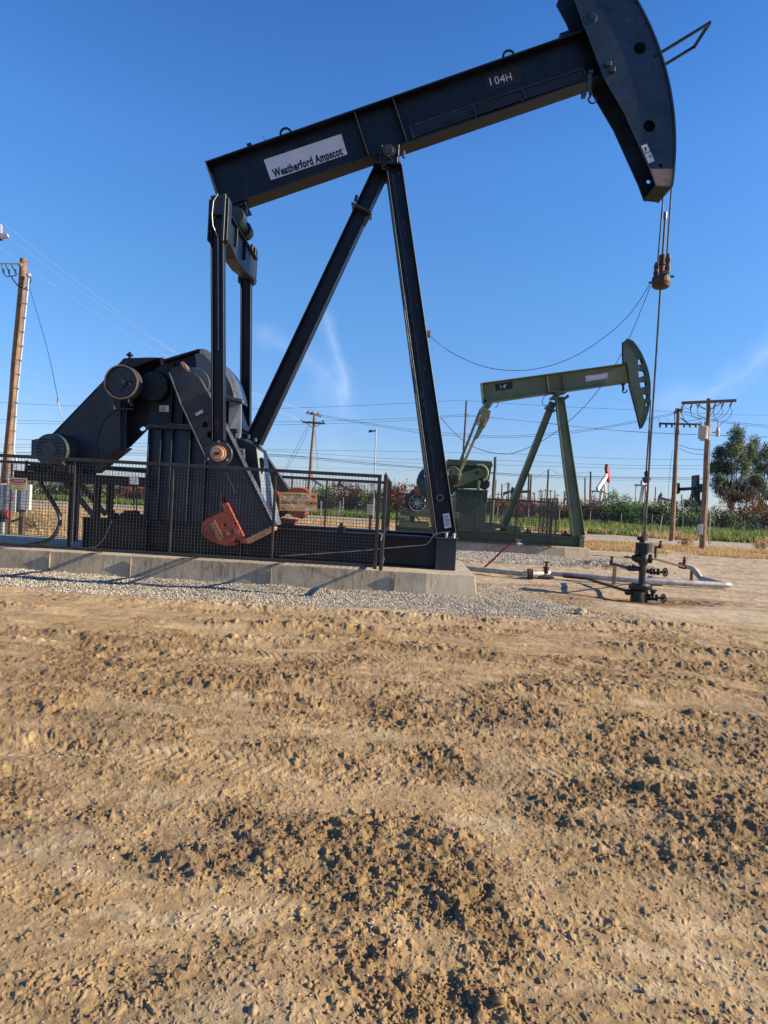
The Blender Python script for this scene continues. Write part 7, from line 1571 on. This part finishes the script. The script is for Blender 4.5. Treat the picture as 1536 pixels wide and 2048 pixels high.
for i, ((px, py, wpx, cols), lb) in enumerate(zip(lh, lbs)):
    Y = 56+(i % 2)*1.2; f = frameY(Y); bush('shrub', f.p(px, 1000, 0).x, Y, wpx*1.2*Y/FPX*1.2, f.p(px, py, 0).z*1.02, 2.0, cols, lb, 300+i, n=3000, leaf=.08)
# trees at the right
def tree(px_c, Y, crowns, label, seed, cols, n, leaf, trunk_px, zfork):
    f = frameY(Y); xb_ = f.p(trunk_px, 1030, 0).x; T = thing('tree', f, (xb_, 0, 0), label, 'tree')
    g = random.Random(seed); bl = []; m = MB()
    for (px, py, rx, ry) in crowns:
        c_ = f.p(px, py, 0); s_ = Y/FPX; yo = g.uniform(-1, 1)*1.2; bl.append((c_.x-xb_, yo, c_.z, rx*s_, rx*s_*.8, ry*s_))
        mid = Vector((xb_+(c_.x-xb_)*.4, yo*.4, zfork+(c_.z-zfork)*.45)); m.tube([(xb_+g.uniform(-.1, .1), 0, zfork), mid, (c_.x, yo, c_.z), (c_.x+g.uniform(-.2, .2), yo, c_.z+ry*s_*.8)], [.07, .045, .03, .01], 6)
        for k in range(5):
            e_ = Vector((c_.x+g.uniform(-.9, .9)*rx*s_, yo+g.uniform(-.6, .6)*rx*s_, c_.z+g.uniform(-.6, .9)*ry*s_)); m.tube([lerp(mid, Vector((c_.x, yo, c_.z)), g.random()), e_], [.018, .008], 4)
    m.tube([(xb_, 0, -.1), (xb_+.05, 0, zfork*.5), (xb_, 0, zfork+.1)], [.16, .13, .09], 10).build('trunk', M['bark'], T, f)
    V, F, C = foliage(n, bl, leaf, cols, seed, droop=.9, elong=2.2)
    o = soup('crown', V, F, C, m_leaf, kind=None, parent=T); o.location = (0, 0, 0)
TG = [(.13, .16, .085, 5), (.20, .23, .13, 3), (.05, .065, .04, 3), (.14, .08, .055, 1)]
TB = [(.13, .08, .06, 4), (.09, .08, .05, 4), (.04, .035, .025, 3), (.2, .15, .12, 1)]
tree(1465, 74, [(1467, 872, 17, 22), (1460, 900, 22, 20), (1440, 908, 14, 18), (1482, 905, 17, 22), (1435, 935, 17, 16), (1462, 935, 24, 20), (1492, 938, 14, 20), (1428, 960, 12, 12), (1505, 900, 12, 20)], 'tall grey green tree on the right with open feathery crown', 21, TG, 13000, .07, 1463, 1.8)
tree(1480, 75, [(1455, 970, 26, 16), (1485, 972, 28, 18), (1512, 965, 16, 14), (1440, 985, 18, 14), (1500, 990, 24, 14), (1470, 995, 26, 12)], 'brownish lower tree tangled in front of the tall grey green one', 22, TB, 9000, .065, 1478, 1.0)
tree(1520, 76, [(1520, 885, 11, 18), (1512, 915, 17, 18), (1535, 905, 14, 22), (1530, 935, 16, 18), (1545, 870, 10, 20), (1550, 940, 16, 22), (1515, 950, 14, 14), (1500, 925, 12, 18), (1505, 960, 16, 14), (1532, 975, 16, 12)], 'grey green tree at the right edge with thin branches', 23, TG, 9000, .07, 1522, 1.8)
# ---------------------------------------------------------------- grass
def blades(name, x, y, hgt, wid, cols, seed, k=5):
    g = np.random.default_rng(seed); n = len(x); X_ = np.repeat(x, k)+g.normal(size=n*k)*.05*hgt.mean()*4; Y_ = np.repeat(y, k)+g.normal(size=n*k)*.05*hgt.mean()*4
    H = np.repeat(hgt, k)*(.5+.8*g.random(n*k)); a = g.random(n*k)*2*np.pi; ln = H*(.15+.5*g.random(n*k)); w_ = wid*(.6+.8*g.random(n*k))
    dx, dy = np.cos(a), np.sin(a); z0_ = height(X_, Y_, False) if y.min() < 60 else 0*X_
    p0 = np.stack([X_-dy*w_, Y_+dx*w_, z0_-.01], 1); p1 = np.stack([X_+dy*w_, Y_-dx*w_, z0_-.01], 1)
    p2 = np.stack([X_+dx*ln, Y_+dy*ln, z0_+H], 1); V = np.stack([p0, p1, p2], 1).reshape(-1, 3); F = np.arange(len(V)).reshape(-1, 3)
    ci = g.choice(len(cols), n*k, p=np.array([c[3] for c in cols])/sum(c[3] for c in cols)); C = np.array([c[:3] for c in cols])[ci]*(.75+.5*g.random((n*k, 1)))
    return soup(name, V, F, np.repeat(C, 3, axis=0), m_leaf)
DRY = [(.62, .42, .19, 4), (.50, .31, .13, 3), (.70, .52, .28, 2), (.30, .20, .10, 1)]
GRS = [(.19, .25, .06, 5), (.11, .16, .04, 4), (.28, .32, .09, 3), (.34, .28, .12, .6)]
g = np.random.default_rng(8)
def spread(n, x0, x1, y0, y1, dens): 
    x = g.uniform(x0, x1, n); y = g.uniform(y0, y1, n); k = g.random(n) < dens(x, y); return x[k], y[k]
x, y = spread(22000, 2, 50, 43.5, 65, lambda x, y: sstep(-.5, .5, fbm(x*.3, y*.5, 61, 3)+.25)*(np.abs(x) < y*.62)); h_ = .20+.20*g.random(len(x))+.30*sstep(0, .6, fbm(x*.35, y*.5, 62, 3)); blades('green_weeds', x, y, h_, .045, GRS, 1, 6)
x, y = spread(9000, -36, 2, 50, 57, lambda x, y: 0*x+.7); blades('green_weeds', x, y, .22+.2*g.random(len(x)), .045, GRS, 2, 5)
x, y = spread(11000, 4, 22, 26.8, 34.0, lambda x, y: sstep(-.2, .5, fbm(x*.45, y*.7, 63, 3)+.15+.3)*sstep(5.0, 8, x+.8*fbm(x, y, 64, 2)) ); blades('dry_grass', x, y, .05+.12*g.random(len(x)), .012, DRY, 3, 6)
x, y = spread(12000, -16, 8, 15.2, 42, lambda x, y: sstep(-.5, .4, fbm(x*.4, y*.5, 65, 3))*(np.abs(x) < y*.62)*sstep(4.5, 2.5, x-.12*y)*np.where((y < 27) & (x > 1.2), 0, 1)); blades('dry_grass', x, y, .08+.13*g.random(len(x)), .013, DRY, 4, 6)
x, y = spread(2600, 2, 40, 41.8, 45, lambda x, y: sstep(-.1, .6, fbm(x*.25, y*.4, 66, 3))*(np.abs(x) < y*.62)); blades('dry_grass', x, y, .3+.25*g.random(len(x)), .035, DRY, 5, 6)
# dry tumbleweeds by the road and a green tuft behind the well
for (px, py, r_, cols, lb, nm) in ((1372, 1092, .42, [(.42, .28, .14, 3), (.3, .2, .1, 2)], 'round dry tumbleweed left of the thick brown pole', 'dry_bush'), (1521, 1100, .40, [(.42, .28, .14, 3), (.3, .2, .1, 2)], 'round dry tumbleweed at the right edge of the dry grass', 'dry_bush'), (66, 1062, .45, [(.22, .20, .08, 2), (.4, .27, .12, 2)], 'dry greenish weed clump behind the left fence', 'dry_bush'), (1310, 1149, .10, GRS, 'tiny green weed just behind the wellhead valves', 'weed')):
    q = G(px, py, 0); bush(nm, q.x, q.y, r_*2, r_*1.5, r_*1.6, cols, lb, int(px), n=900 if r_ > .2 else 160, leaf=.025 if r_ > .2 else .02, cat='weed')
